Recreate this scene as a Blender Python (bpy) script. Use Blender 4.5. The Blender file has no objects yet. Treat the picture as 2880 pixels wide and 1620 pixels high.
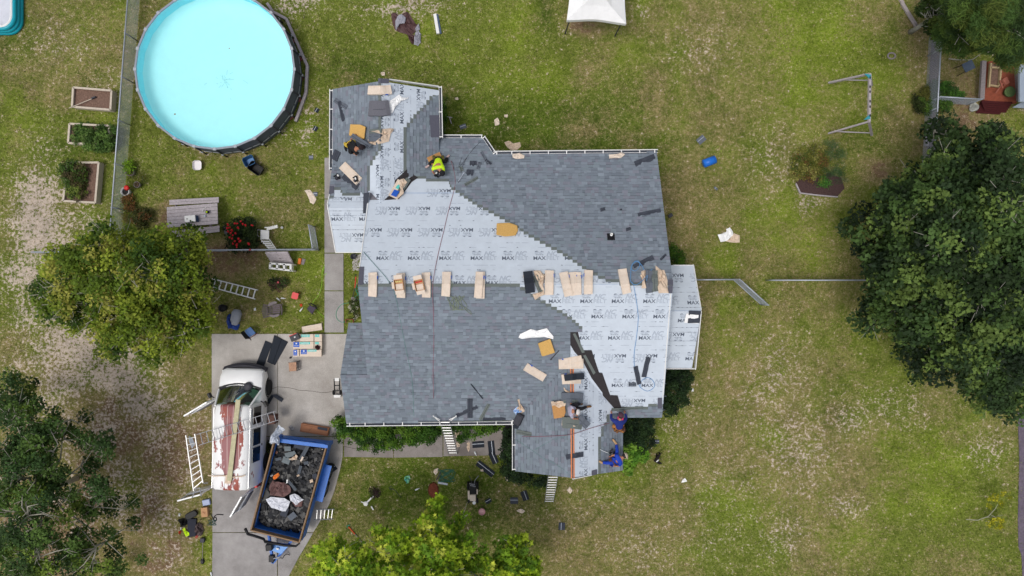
import bpy, bmesh, math, random
import numpy as np
from mathutils import Vector, Matrix, noise as mnoise

random.seed(7)
rng = np.random.default_rng(11)
scene = bpy.context.scene
COL = scene.collection

# ------------------------------------------------------------------ camera
H = 32.0            # drone height above the lawn
F = 1920.0          # focal length expressed in photo pixels (2880 wide)
cam_data = bpy.data.cameras.new("camera")
cam_data.sensor_width = 36.0
cam_data.lens = 24.0
cam_data.clip_start = 0.1
cam_data.clip_end = 2000.0
cam = bpy.data.objects.new("camera", cam_data)
COL.objects.link(cam)
cam.location = (0, 0, H)
cam.rotation_euler = (0, 0, 0)
scene.camera = cam

# ------------------------------------------------------------------ world, sun, exposure
SUN_EL, SUN_AZ = math.radians(70), math.radians(235)
world = bpy.data.worlds.new("World")
scene.world = world
world.use_nodes = True
wn = world.node_tree
for n in list(wn.nodes): wn.nodes.remove(n)
sky = wn.nodes.new('ShaderNodeTexSky')
sky.sky_type = 'NISHITA'; sky.sun_disc = False
sky.sun_elevation = SUN_EL; sky.sun_rotation = SUN_AZ
sky.dust_density = 4.0; sky.air_density = 1.0; sky.ozone_density = 1.0
hs = wn.nodes.new('ShaderNodeHueSaturation'); hs.inputs['Saturation'].default_value = 0.38
bg = wn.nodes.new('ShaderNodeBackground'); bg.inputs['Strength'].default_value = 0.13
wo = wn.nodes.new('ShaderNodeOutputWorld')
wn.links.new(sky.outputs[0], hs.inputs['Color']); wn.links.new(hs.outputs[0], bg.inputs['Color'])
wn.links.new(bg.outputs[0], wo.inputs[0])
sd = bpy.data.lights.new("sun", 'SUN'); sd.energy = 1.1; sd.angle = math.radians(18); sd.color = (1.0, 0.96, 0.9)
sun = bpy.data.objects.new("sun", sd); COL.objects.link(sun)
sdir = Vector((math.sin(SUN_AZ)*math.cos(SUN_EL), math.cos(SUN_AZ)*math.cos(SUN_EL), math.sin(SUN_EL)))
sun.rotation_euler = sdir.to_track_quat('Z', 'Y').to_euler()
sun.location = (0, 0, 60)
scene.view_settings.view_transform = 'Standard'
scene.view_settings.look = 'None'
scene.view_settings.gamma = 1.0
scene.view_settings.use_curve_mapping = False
scene.view_settings.exposure = 0.0

# ------------------------------------------------------------------ helpers
ORIG = {}
def U(px, py, z=0.0):
    D = H - z
    return Vector(((px-1440)*D/F, (810-py)*D/F, z))
def PX(v):
    D = H - v[2]
    return (1440 + v[0]*F/D, 810 - v[1]*F/D)
def srgb(r, g, b):
    f = lambda c: (c/255/12.92) if c/255 <= 0.04045 else ((c/255+0.055)/1.055)**2.4
    return (f(r), f(g), f(b), 1.0)

MATS = {}
def mat(name, col, rough=0.75, var=0.12, scale=6.0, bump=0.0, metal=0.0, col2=None, spec=0.3, detail=4.0, attr=None, trans=0.0, coat=0.0):
    if name in MATS: return MATS[name]
    if len(col) == 3: col = (*col, 1)
    m = bpy.data.materials.new(name); m.use_nodes = True
    nt = m.node_tree; b = nt.nodes['Principled BSDF']
    b.inputs['Roughness'].default_value = rough
    b.inputs['Metallic'].default_value = metal
    b.inputs['Specular IOR Level'].default_value = spec
    if coat: b.inputs['Coat Weight'].default_value = coat
    geo = nt.nodes.new('ShaderNodeTexCoord')
    no = nt.nodes.new('ShaderNodeTexNoise'); no.inputs['Scale'].default_value = scale
    no.inputs['Detail'].default_value = detail; no.inputs['Roughness'].default_value = 0.65
    nt.links.new(geo.outputs['Object'], no.inputs['Vector'])
    if col2 is None:
        a = tuple(c*(1-var) for c in col[:3]) + (1,); c2 = tuple(min(1, c*(1+var)) for c in col[:3]) + (1,)
    else:
        a = col; c2 = col2 if len(col2) == 4 else (*col2, 1)
    r = nt.nodes.new('ShaderNodeValToRGB')
    r.color_ramp.elements[0].position = 0.32; r.color_ramp.elements[1].position = 0.68
    r.color_ramp.elements[0].color = a; r.color_ramp.elements[1].color = c2
    nt.links.new(no.outputs[0], r.inputs[0])
    out = r.outputs[0]
    if attr:
        at = nt.nodes.new('ShaderNodeAttribute'); at.attribute_name = attr
        mx = nt.nodes.new('ShaderNodeMix'); mx.data_type = 'RGBA'; mx.blend_type = 'MULTIPLY'
        mx.inputs[0].default_value = 1.0
        nt.links.new(at.outputs['Color'], mx.inputs[6]); nt.links.new(out, mx.inputs[7])
        out = mx.outputs[2]
    nt.links.new(out, b.inputs['Base Color'])
    if bump:
        bn = nt.nodes.new('ShaderNodeBump'); bn.inputs['Strength'].default_value = bump; bn.inputs['Distance'].default_value = 0.02
        nt.links.new(no.outputs[0], bn.inputs['Height']); nt.links.new(bn.outputs[0], b.inputs['Normal'])
    if trans: b.inputs['Transmission Weight'].default_value = trans
    MATS[name] = m
    return m

def tag(o, label=None, cat=None, group=None, kind=None):
    if label: o['label'] = label
    if cat: o['category'] = cat
    if group: o['group'] = group
    if kind: o['kind'] = kind
    return o

def thing(name, label, cat, P=(0, 0, 0), group=None):
    o = bpy.data.objects.new(name, None); COL.objects.link(o)
    o.empty_display_size = 0.2
    o.location = P; ORIG[o.name] = Vector(P)
    return tag(o, label, cat, group)

def frame(P, xdir, n=Vector((0, 0, 1))):
    n = Vector(n).normalized(); x = Vector(xdir); x = (x - n*x.dot(n)).normalized(); y = n.cross(x)
    M = Matrix((x, y, n)).transposed().to_4x4(); M.translation = P
    return M

class MB:
    def __init__(s, M=None):
        s.v = []; s.f = []; s.mi = []; s.M = M; s.c = []; s.curc = None; s.m = 0
    def add(s, vs, fs, m=None):
        o = len(s.v)
        if s.M is not None: vs = [s.M @ Vector(v) for v in vs]
        s.v += [tuple(v) for v in vs]; s.f += [tuple(i+o for i in f) for f in fs]
        s.mi += [s.m if m is None else m]*len(fs)
        s.c += [s.curc]*len(fs)
        return s
    def box(s, c, d, R=None, m=None):
        hx, hy, hz = d[0]/2, d[1]/2, d[2]/2
        vs = [Vector((x, y, z)) for z in (-hz, hz) for x, y in ((-hx, -hy), (hx, -hy), (hx, hy), (-hx, hy))]
        if R is not None:
            if isinstance(R, (int, float)): R = Matrix.Rotation(R, 3, 'Z')
            vs = [R @ v for v in vs]
        c = Vector(c); vs = [v + c for v in vs]
        return s.add(vs, [(3, 2, 1, 0), (4, 5, 6, 7), (0, 1, 5, 4), (1, 2, 6, 5), (2, 3, 7, 6), (3, 0, 4, 7)], m)
    def bar(s, a, b, w, h=None, up=Vector((0, 0, 1)), m=None):
        a, b = Vector(a), Vector(b); h = w if h is None else h
        d = b - a; L = d.length
        if L < 1e-6: return s
        x = d/L
        if abs(x.dot(up)) > 0.98: up = Vector((0, 1, 0))
        y = up.cross(x).normalized(); z = x.cross(y)
        vs = []
        for p in (a, b):
            for i, j in ((-1, -1), (1, -1), (1, 1), (-1, 1)): vs.append(p + y*(i*w/2) + z*(j*h/2))
        return s.add(vs, [(0, 3, 2, 1), (4, 5, 6, 7), (0, 1, 5, 4), (1, 2, 6, 5), (2, 3, 7, 6), (3, 0, 4, 7)], m)
    def tube(s, pts, r, n=6, m=None, closed=False):
        pts = [Vector(p) for p in pts]; k = len(pts)
        rr = r if isinstance(r, (list, tuple)) else [r]*k
        vs = []; prev = None
        for i, p in enumerate(pts):
            if closed: t = pts[(i+1) % k] - pts[i-1]
            else: t = pts[min(i+1, k-1)] - pts[max(i-1, 0)]
            if t.length < 1e-9: t = Vector((0, 0, 1))
            t.normalize()
            if prev is None:
                u = Vector((0, 0, 1)) if abs(t.z) < 0.9 else Vector((1, 0, 0))
                x = t.cross(u).normalized()
            else:
                x = (prev - t*prev.dot(t))
                x = x.normalized() if x.length > 1e-6 else t.orthogonal().normalized()
            prev = x; y = t.cross(x)
            for j in range(n):
                a = 2*math.pi*j/n
                vs.append(p + (x*math.cos(a) + y*math.sin(a))*rr[i])
        fs = []
        for i in range(k if closed else k-1):
            for j in range(n):
                a = i*n+j; b = i*n+(j+1) % n; c = ((i+1) % k)*n+(j+1) % n; d = ((i+1) % k)*n+j
                fs.append((a, b, c, d))
        if not closed:
            fs.append(tuple(reversed(range(n)))); fs.append(tuple(range((k-1)*n, k*n)))
        return s.add(vs, fs, m)
    def prism(s, poly, z0, z1, m=None):
        n = len(poly)
        A = sum(poly[i][0]*poly[(i+1) % n][1]-poly[(i+1) % n][0]*poly[i][1] for i in range(n))
        if A < 0: poly = poly[::-1]
        vs = [(p[0], p[1], z0) for p in poly] + [(p[0], p[1], z1) for p in poly]
        fs = [tuple(reversed(range(n))), tuple(range(n, 2*n))] + [(i, (i+1) % n, n+(i+1) % n, n+i) for i in range(n)]
        return s.add(vs, fs, m)
    def slab(s, pts, th, m=None):       # polygon of 3D points, thickened downwards
        n = len(pts); pts = [Vector(p) for p in pts]
        A = sum(pts[i].x*pts[(i+1) % n].y-pts[(i+1) % n].x*pts[i].y for i in range(n))
        if A < 0: pts = pts[::-1]
        vs = [p - Vector((0, 0, th)) for p in pts] + pts
        fs = [tuple(reversed(range(n))), tuple(range(n, 2*n))] + [(i, (i+1) % n, n+(i+1) % n, n+i) for i in range(n)]
        return s.add(vs, fs, m)
    def lathe(s, c, prof, n=16, m=None, cap=True, sx=1.0, sy=1.0):
        c = Vector(c); vs = []
        for r, z in prof:
            for j in range(n):
                a = 2*math.pi*j/n; vs.append(c + Vector((r*sx*math.cos(a), r*sy*math.sin(a), z)))
        fs = []
        for i in range(len(prof)-1):
            for j in range(n):
                fs.append((i*n+j, i*n+(j+1) % n, (i+1)*n+(j+1) % n, (i+1)*n+j))
        if cap:
            fs.append(tuple(reversed(range(n)))); k = (len(prof)-1)*n; fs.append(tuple(range(k, k+n)))
        return s.add(vs, fs, m)
    def ball(s, c, r, n=10, k=6, m=None):
        if not isinstance(r, (list, tuple)): r = (r, r, r)
        prof = [(math.sin(math.pi*i/k), -math.cos(math.pi*i/k)) for i in range(k+1)]
        c = Vector(c); vs = []
        for a, z in prof:
            for j in range(n):
                t = 2*math.pi*j/n; vs.append(c + Vector((max(a, 0.02)*r[0]*math.cos(t), max(a, 0.02)*r[1]*math.sin(t), z*r[2])))
        fs = [(i*n+j, i*n+(j+1) % n, (i+1)*n+(j+1) % n, (i+1)*n+j) for i in range(k) for j in range(n)]
        fs += [tuple(reversed(range(n))), tuple(range(k*n, k*n+n))]
        return s.add(vs, fs, m)
    def crumple(s, poly, amp=0.08, m=None, rings=3, base=0.01):  # local polygon (x,y) -> wrinkled sheet with thickness
        n0 = len(poly); pts = []
        for i in range(n0):       # densify outline
            a, b = poly[i], poly[(i+1) % n0]
            pts.append(a); pts.append(((a[0]+b[0])/2+random.uniform(-1, 1)*amp*0.25, (a[1]+b[1])/2+random.uniform(-1, 1)*amp*0.25))
        n = len(pts); cx = sum(p[0] for p in pts)/n; cy = sum(p[1] for p in pts)/n
        vs = []
        for k in range(rings):
            t = 1 - k/rings
            for i, p in enumerate(pts):
                h = base + (random.random()*amp*(0.35 if k == 0 else 1.0))
                vs.append((cx+(p[0]-cx)*t, cy+(p[1]-cy)*t, h))
        vs.append((cx, cy, base+amp*0.6))
        fs = []
        for k in range(rings-1):
            for i in range(n):
                fs.append((k*n+i, k*n+(i+1) % n, (k+1)*n+(i+1) % n, (k+1)*n+i))
        k = rings-1
        for i in range(n): fs.append((k*n+i, k*n+(i+1) % n, rings*n))
        return s.add(vs, fs, m)
    def build(s, name, mats, parent=None, smooth=False, bevel=0.0, attr=None, sub=0):
        if not isinstance(mats, (list, tuple)): mats = [mats]
        V = np.array(s.v, dtype=float).reshape(-1, 3)
        if parent is not None:
            off = ORIG.get(parent.name, Vector((0, 0, 0)))
        else:
            off = Vector(((V[:, 0].min()+V[:, 0].max())/2, (V[:, 1].min()+V[:, 1].max())/2, V[:, 2].min()))
        me = bpy.data.meshes.new(name)
        me.from_pydata([tuple(Vector(v)-off) for v in s.v], [], s.f)
        for m_ in mats: me.materials.append(m_)
        if len(mats) > 1: me.polygons.foreach_set('material_index', s.mi)
        if smooth: me.polygons.foreach_set('use_smooth', [True]*len(me.polygons))
        if attr:
            ca = me.attributes.new(attr, 'FLOAT_COLOR', 'FACE')
            arr = np.array([(*(c[:3] if c else (1, 1, 1)), 1.0) for c in s.c], dtype=np.float32)
            ca.data.foreach_set('color', arr.ravel())
        me.update()
        o = bpy.data.objects.new(name, me); COL.objects.link(o)
        if parent is not None: o.parent = parent
        else: o.location = off
        ORIG[o.name] = Vector(off)
        if bevel:
            b = o.modifiers.new('bevel', 'BEVEL'); b.width = bevel; b.segments = 2; b.limit_method = 'ANGLE'
        if sub:
            b = o.modifiers.new('sub', 'SUBSURF'); b.levels = sub; b.render_levels = sub
        return o

class Plane:
    def __init__(s, a, b, c): s.a, s.b, s.c = a, b, c
    def z(s, x, y): return s.a+s.b*x+s.c*y
    def n(s): return Vector((-s.b, -s.c, 1)).normalized()
    def hit(s, px, py, h=0.0):
        u, v = (px-1440)/F, (810-py)/F
        D = (H-s.a-h)/(1+s.b*u+s.c*v)
        return Vector((u*D, v*D, H-D))
GROUND = Plane(0, 0, 0)

def inpoly(x, y, poly):
    c = False; j = len(poly)-1
    for i in range(len(poly)):
        xi, yi = poly[i][0], poly[i][1]; xj, yj = poly[j][0], poly[j][1]
        if (yi > y) != (yj > y) and x < (xj-xi)*(y-yi)/(yj-yi+1e-12)+xi: c = not c
        j = i
    return c
def scan(poly, s, ax):   # intervals of polygon on the line coord[ax]==s ; returned along the other axis
    xs = []
    n = len(poly); o = 1-ax
    for i in range(n):
        a, b = poly[i], poly[(i+1) % n]
        if (a[ax] > s) != (b[ax] > s):
            xs.append(a[o]+(b[o]-a[o])*(s-a[ax])/(b[ax]-a[ax]))
    xs.sort()
    return [(xs[i], xs[i+1]) for i in range(0, len(xs)-1, 2)]
def inter(A, B):
    out = []
    for a in A:
        for b in B:
            lo, hi = max(a[0], b[0]), min(a[1], b[1])
            if hi-lo > 0.03: out.append((lo, hi))
    return out

# common materials
M = {}
M['white'] = mat('white_paint', (0.78, 0.78, 0.77), 0.5, 0.04, 3)
M['white_soft'] = mat('white_plastic_sheet', (0.93, 0.93, 0.93), 0.35, 0.04, 4)
M['alu'] = mat('aluminium', srgb(138, 140, 146), 0.5, 0.1, 12, metal=0.2)
M['alu_rung'] = mat('aluminium_rung', (0.62, 0.62, 0.62), 0.4, 0.08, 12, metal=0.4)
M['galv'] = mat('galvanised_steel', (0.44, 0.48, 0.55), 0.45, 0.12, 20, metal=0.3)
M['paper'] = mat('tan_wrapping_paper', srgb(222, 206, 190), 0.8, 0.07, 9, bump=0.1)
M['paper2'] = mat('tan_kraft_paper', srgb(216, 194, 172), 0.8, 0.1, 7, bump=0.2)
M['card'] = mat('brown_cardboard', srgb(170, 118, 88), 0.85, 0.08, 8)
M['card_box'] = mat('tan_cardboard', srgb(196, 152, 112), 0.85, 0.08, 8)
M['blueprint'] = mat('blue_label_print', srgb(40, 92, 190), 0.6, 0.05, 8)
M['teal'] = mat('teal_label_print', srgb(90, 200, 190), 0.6, 0.05, 8)
M['label_white'] = mat('white_label_print', (0.8, 0.82, 0.84), 0.6, 0.03, 8)
M['sh_dark'] = mat('dark_shingle', srgb(66, 70, 80), 0.95, 0.2, 60, bump=0.1)
M['sh_black'] = mat('black_shingle', srgb(42, 47, 56), 0.9, 0.25, 50, bump=0.1)
M['sh_olive'] = mat('olive_grey_shingle', srgb(106, 113, 110), 0.95, 0.15, 60, bump=0.1)
M['sh_grey'] = mat('grey_shingle', srgb(98, 104, 114), 0.95, 0.2, 60, bump=0.1)
M['under'] = mat('black_underlayment', srgb(52, 48, 50), 0.8, 0.2, 14)
M['foam'] = mat('yellow_foam', srgb(208, 166, 98), 0.95, 0.1, 20, bump=0.3)
M['foam2'] = mat('brown_foam', srgb(188, 140, 88), 0.95, 0.1, 20, bump=0.3)
M['wood_old'] = mat('weathered_wood', srgb(176, 168, 172), 0.85, 0.18, 14, bump=0.15)
M['wood_grey'] = mat('grey_wood', srgb(136, 128, 128), 0.85, 0.2, 16, bump=0.15)
M['wood_tan'] = mat('tan_lumber', srgb(176, 156, 120), 0.8, 0.14, 10, bump=0.1)
M['wood_brown'] = mat('brown_timber', srgb(140, 114, 88), 0.8, 0.15, 10, bump=0.1)
M['bed_wood'] = mat('pale_bed_timber', srgb(198, 186, 170), 0.85, 0.12, 12, bump=0.1)
M['soil'] = mat('dry_soil', srgb(118, 94, 82), 1.0, 0.35, 14, bump=0.6)
M['mulch'] = mat('dark_mulch', srgb(78, 60, 58), 1.0, 0.4, 18, bump=0.6)
M['black'] = mat('black_plastic', (0.012, 0.012, 0.014), 0.5, 0.2, 10)
M['rubber'] = mat('black_rubber', (0.018, 0.018, 0.02), 0.8, 0.2, 10)
M['dkgrey'] = mat('dark_grey_plastic', srgb(62, 62, 70), 0.6, 0.12, 8)
M['grey'] = mat('mid_grey_plastic', srgb(120, 120, 126), 0.6, 0.1, 8)
M['blue'] = mat('blue_trailer_paint', srgb(52, 112, 198), 0.45, 0.1, 5)
M['blue_dk'] = mat('blue_fabric', srgb(34, 62, 132), 0.8, 0.2, 6)
M['red'] = mat('red_plastic', srgb(206, 48, 44), 0.5, 0.08, 6)
M['orange'] = mat('orange_plastic', srgb(224, 120, 44), 0.6, 0.1, 6)
M['green'] = mat('green_plastic', srgb(50, 130, 100), 0.6, 0.1, 6)
M['dkglass'] = mat('dark_glass', (0.01, 0.013, 0.014), 0.08, 0.1, 2, spec=0.6)
# ================================================================== GROUND
def vnoise(x, y, seed=0, octaves=4):
    x = np.asarray(x, float); y = np.asarray(y, float); out = np.zeros_like(x); amp = 1; tot = 0
    for o in range(octaves):
        f = 2**o; xi = x*f; yi = y*f; x0 = np.floor(xi).astype(int); y0 = np.floor(yi).astype(int)
        fx = xi-x0; fy = yi-y0; fx = fx*fx*(3-2*fx); fy = fy*fy*(3-2*fy)
        def h(a, b):
            n = (a*374761393 + b*668265263 + (seed+o)*1442695041) & 0xffffffff
            n = ((n ^ (n >> 13))*1274126177) & 0xffffffff
            return ((n ^ (n >> 16)) & 0xffff)/65535.0
        v = (h(x0, y0)*(1-fx)+h(x0+1, y0)*fx)*(1-fy)+(h(x0, y0+1)*(1-fx)+h(x0+1, y0+1)*fx)*fy
        out += amp*v; tot += amp; amp *= 0.55
    return out/tot
# blobs: photo position x, y, radius x, radius y, strength -- what covers the ground there
SAND = [(110,560,60,80,.85),(150,700,60,60,.8),(230,980,110,80,.9),(330,1060,110,60,.85),(400,1130,90,60,.8),(180,1080,80,60,.75),(440,1220,60,70,.6),(300,1200,70,60,.65),(330,1420,80,80,.6),(460,1460,50,60,.55),(520,1330,40,70,.45),(140,1420,90,60,.5),(60,1300,90,80,.5),(60,620,50,50,.6),(200,640,90,60,.5),(160,860,60,60,.75),(90,900,60,60,.6),(260,1060,80,60,.7),(420,1060,70,50,.5),(50,1040,70,50,.5),(170,1220,60,60,.6),(330,1330,60,60,.55),(520,1180,60,60,.4),(430,1400,60,60,.5),(480,1560,60,40,.4),(220,1480,50,50,.5),(110,640,70,110,.9),(75,780,70,70,.8),(200,980,120,120,.75),(330,1010,90,60,.7),(120,1140,90,50,.65),(250,900,60,60,.5),
 (380,1120,120,50,.6),(270,1240,60,80,.6),(450,1280,60,90,.42),(300,1420,70,90,.6),(500,1500,50,60,.3),(830,10,70,35,.6),(1150,22,110,32,.6),
 (2180,1080,90,150,.38),(2230,1260,110,130,.42),(2380,1190,70,40,.45),(2370,1420,50,30,.5),(2200,1500,60,70,.42),(2480,1150,160,60,.3),(2290,570,40,30,.55),
 (2780,1260,60,60,.4),(1790,30,18,20,.5),(1600,100,20,20,.3),(2000,1500,120,80,.22),(1800,1550,100,60,.3),(1980,130,90,60,.3),(2180,450,80,100,.3),
 (870,360,25,60,.5),(740,380,90,25,.45),(600,430,60,20,.35),(170,130,100,60,.3),(310,240,50,60,.28),(120,480,50,120,.35),(760,1110,5,5,.1),
 (2050,1350,160,120,.22),(1900,1150,100,100,.25),(1680,1420,200,60,.16),(2600,200,30,90,.15),(60,1450,140,140,.35),(170,1300,90,60,.35)]
BROWN = [(2100,1050,170,230,.75),(2250,1300,200,200,.6),(1950,850,90,160,.6),(2000,1300,140,160,.5),(1620,1520,150,80,.6),(1960,660,50,120,.6),(1780,180,110,100,.55),(1900,330,100,120,.55),(1640,270,90,90,.5),(1460,190,70,60,.4),(230,200,160,140,.3),(470,600,80,70,.85),(640,740,130,60,1.15),(730,860,60,60,.5),(490,1300,110,260,1.05),(420,1500,130,130,1.15),(350,1180,160,140,1.1),(200,1250,240,170,1.15),(120,1050,170,110,.8),(300,1020,130,90,.7),
 (180,1500,240,170,1.15),(2590,150,60,260,1.1),(2610,420,50,160,.9),(2460,60,60,60,.8),(2700,260,130,120,1.2),(2650,80,150,80,1.15),(2480,490,40,40,1.0),(2700,600,180,300,.8),
 (1260,1380,60,50,.7),(1235,1340,40,40,.5),(1000,1410,60,60,.6),(1640,80,70,35,.95),(1700,250,90,120,.5),(1850,60,170,70,.45),(1650,370,60,40,.8),(1900,600,60,200,.6),(1960,720,80,120,.5),
 (1950,80,60,100,.5),(2050,1000,150,250,.35),(1900,1250,120,200,.4),(1700,1500,300,150,.45),(2280,1560,60,60,.6),(2300,1250,70,60,.5),(2560,650,60,90,.8),(2560,860,60,80,.6),
 (470,480,60,60,.4),(700,440,140,30,.55),(1900,200,60,60,.35),(1800,500,60,60,.35),(1340,1080,120,60,.8),(1400,1290,60,60,.4),(1060,1560,60,60,.3),(270,1050,120,120,.35),(1480,250,100,60,.25),(300,100,120,60,.3),(2130,560,60,60,.2)]
LUSH = [(1050,1380,160,90,.5),(1250,1330,150,60,.4),(1850,420,40,60,.3),(2330,200,220,140,.55),(2480,1420,160,120,.4),(2420,960,80,80,.4),(1500,330,80,120,.75),(1460,60,60,60,.6),(1700,120,60,100,.4),(1880,20,60,60,.5),(2200,110,140,160,.7),(2300,280,160,100,.7),(2360,120,100,120,.6),(2300,690,70,80,.9),(2200,640,90,100,.6),
 (1420,420,100,60,.5),(1200,500,60,60,.2),(1160,100,100,100,.35),(1320,180,80,120,.5),(60,330,60,70,.55),(880,420,60,80,.5),(850,560,60,60,.4),(850,760,60,110,.7),(1000,1440,120,100,.25),
 (2300,1440,160,140,.5),(2450,1300,140,120,.35),(2700,1380,120,120,.4),(2040,940,100,160,.4),(2140,1300,100,100,.3),(1950,1300,80,80,.4),(1700,1340,100,40,.3),(210,190,60,40,.4),(260,330,50,40,.5),
 (980,1420,120,90,.35),(2120,30,60,60,.5),(1940,480,60,40,.4),(2480,230,80,80,.35),(590,1100,10,120,.4),(580,1540,14,80,.6),(920,320,20,60,.3)]
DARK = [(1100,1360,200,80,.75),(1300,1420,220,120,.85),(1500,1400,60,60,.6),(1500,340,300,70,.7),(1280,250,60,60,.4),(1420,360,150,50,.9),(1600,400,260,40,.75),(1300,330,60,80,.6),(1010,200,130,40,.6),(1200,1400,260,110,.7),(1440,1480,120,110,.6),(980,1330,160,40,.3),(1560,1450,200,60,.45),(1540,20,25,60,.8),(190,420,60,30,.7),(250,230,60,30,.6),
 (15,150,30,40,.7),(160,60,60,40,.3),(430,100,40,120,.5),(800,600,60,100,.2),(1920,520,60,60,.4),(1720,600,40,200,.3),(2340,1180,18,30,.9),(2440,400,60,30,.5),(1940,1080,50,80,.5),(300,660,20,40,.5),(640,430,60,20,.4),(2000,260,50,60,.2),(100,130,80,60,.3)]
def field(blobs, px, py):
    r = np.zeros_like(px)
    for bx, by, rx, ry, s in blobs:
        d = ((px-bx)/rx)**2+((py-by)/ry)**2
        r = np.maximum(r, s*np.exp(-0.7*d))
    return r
def fields(X, Y):
    px = 1440+X*60; py = 810-Y*60
    wx = (vnoise(X*0.35, Y*0.35, 3)-.5)*60; wy = (vnoise(X*0.35+50, Y*0.35, 5)-.5)*60
    px = px+wx; py = py+wy
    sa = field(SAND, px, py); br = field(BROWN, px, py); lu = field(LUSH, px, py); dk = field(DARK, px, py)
    n1 = vnoise(X*0.28, Y*0.28, 21, 5); n2 = vnoise(X*0.9+9, Y*0.9, 33, 4)
    br = br*(1-.75*((px > 960) & (px < 1560) & (py > 1280) & (py < 1520)))
    br = np.clip(br*0.8 + np.clip((n1-.5)*2.1 + (n2-.5)*1.5 + .12, -.35, .42)*(1-.5*np.clip(br, 0, 1)) + .12*(br > .7), 0, 1)
    lu = np.clip(lu*1.0 + (vnoise(X*.5, Y*.5, 44, 4)-.55)*1.5, 0, 1); br = br*(1-.35*lu)
    out = (np.abs(X) > 26) | (np.abs(Y) > 15)
    sa = np.where(out, 0.1, sa)
    return sa, br, lu, dk

xs = np.concatenate([[-400,-200,-100,-60,-40], np.linspace(-30, 30, 301), [40,60,100,200,400]])
ys = np.concatenate([[-400,-200,-100,-60,-35,-24], np.linspace(-17, 17, 171), [24,35,60,100,200,400]])
GX, GY = np.meshgrid(xs, ys); nx, ny = len(xs), len(ys)
gv = np.stack([GX.ravel(), GY.ravel(), np.zeros(nx*ny)], 1)
gv[:, 2] = np.where((np.abs(gv[:, 0]) < 29) & (np.abs(gv[:, 1]) < 17), (vnoise(gv[:, 0]*.8, gv[:, 1]*.8, 9)-.5)*0.03, 0)
idx = np.arange(nx*ny).reshape(ny, nx)
quads = np.stack([idx[:-1, :-1], idx[:-1, 1:], idx[1:, 1:], idx[1:, :-1]], -1).reshape(-1, 4)
gme = bpy.data.meshes.new('ground')
gme.vertices.add(len(gv)); gme.vertices.foreach_set('co', gv.ravel())
gme.loops.add(quads.size); gme.loops.foreach_set('vertex_index', quads.ravel())
gme.polygons.add(len(quads)); gme.polygons.foreach_set('loop_start', np.arange(len(quads))*4)
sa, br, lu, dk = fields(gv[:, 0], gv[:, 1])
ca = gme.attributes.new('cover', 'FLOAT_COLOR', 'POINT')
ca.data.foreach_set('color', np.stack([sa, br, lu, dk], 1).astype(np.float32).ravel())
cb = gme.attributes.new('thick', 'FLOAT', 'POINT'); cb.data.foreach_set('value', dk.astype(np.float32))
gme.update(); gme.validate()
ground = bpy.data.objects.new('ground', gme); COL.objects.link(ground); tag(ground, kind='structure')

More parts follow.
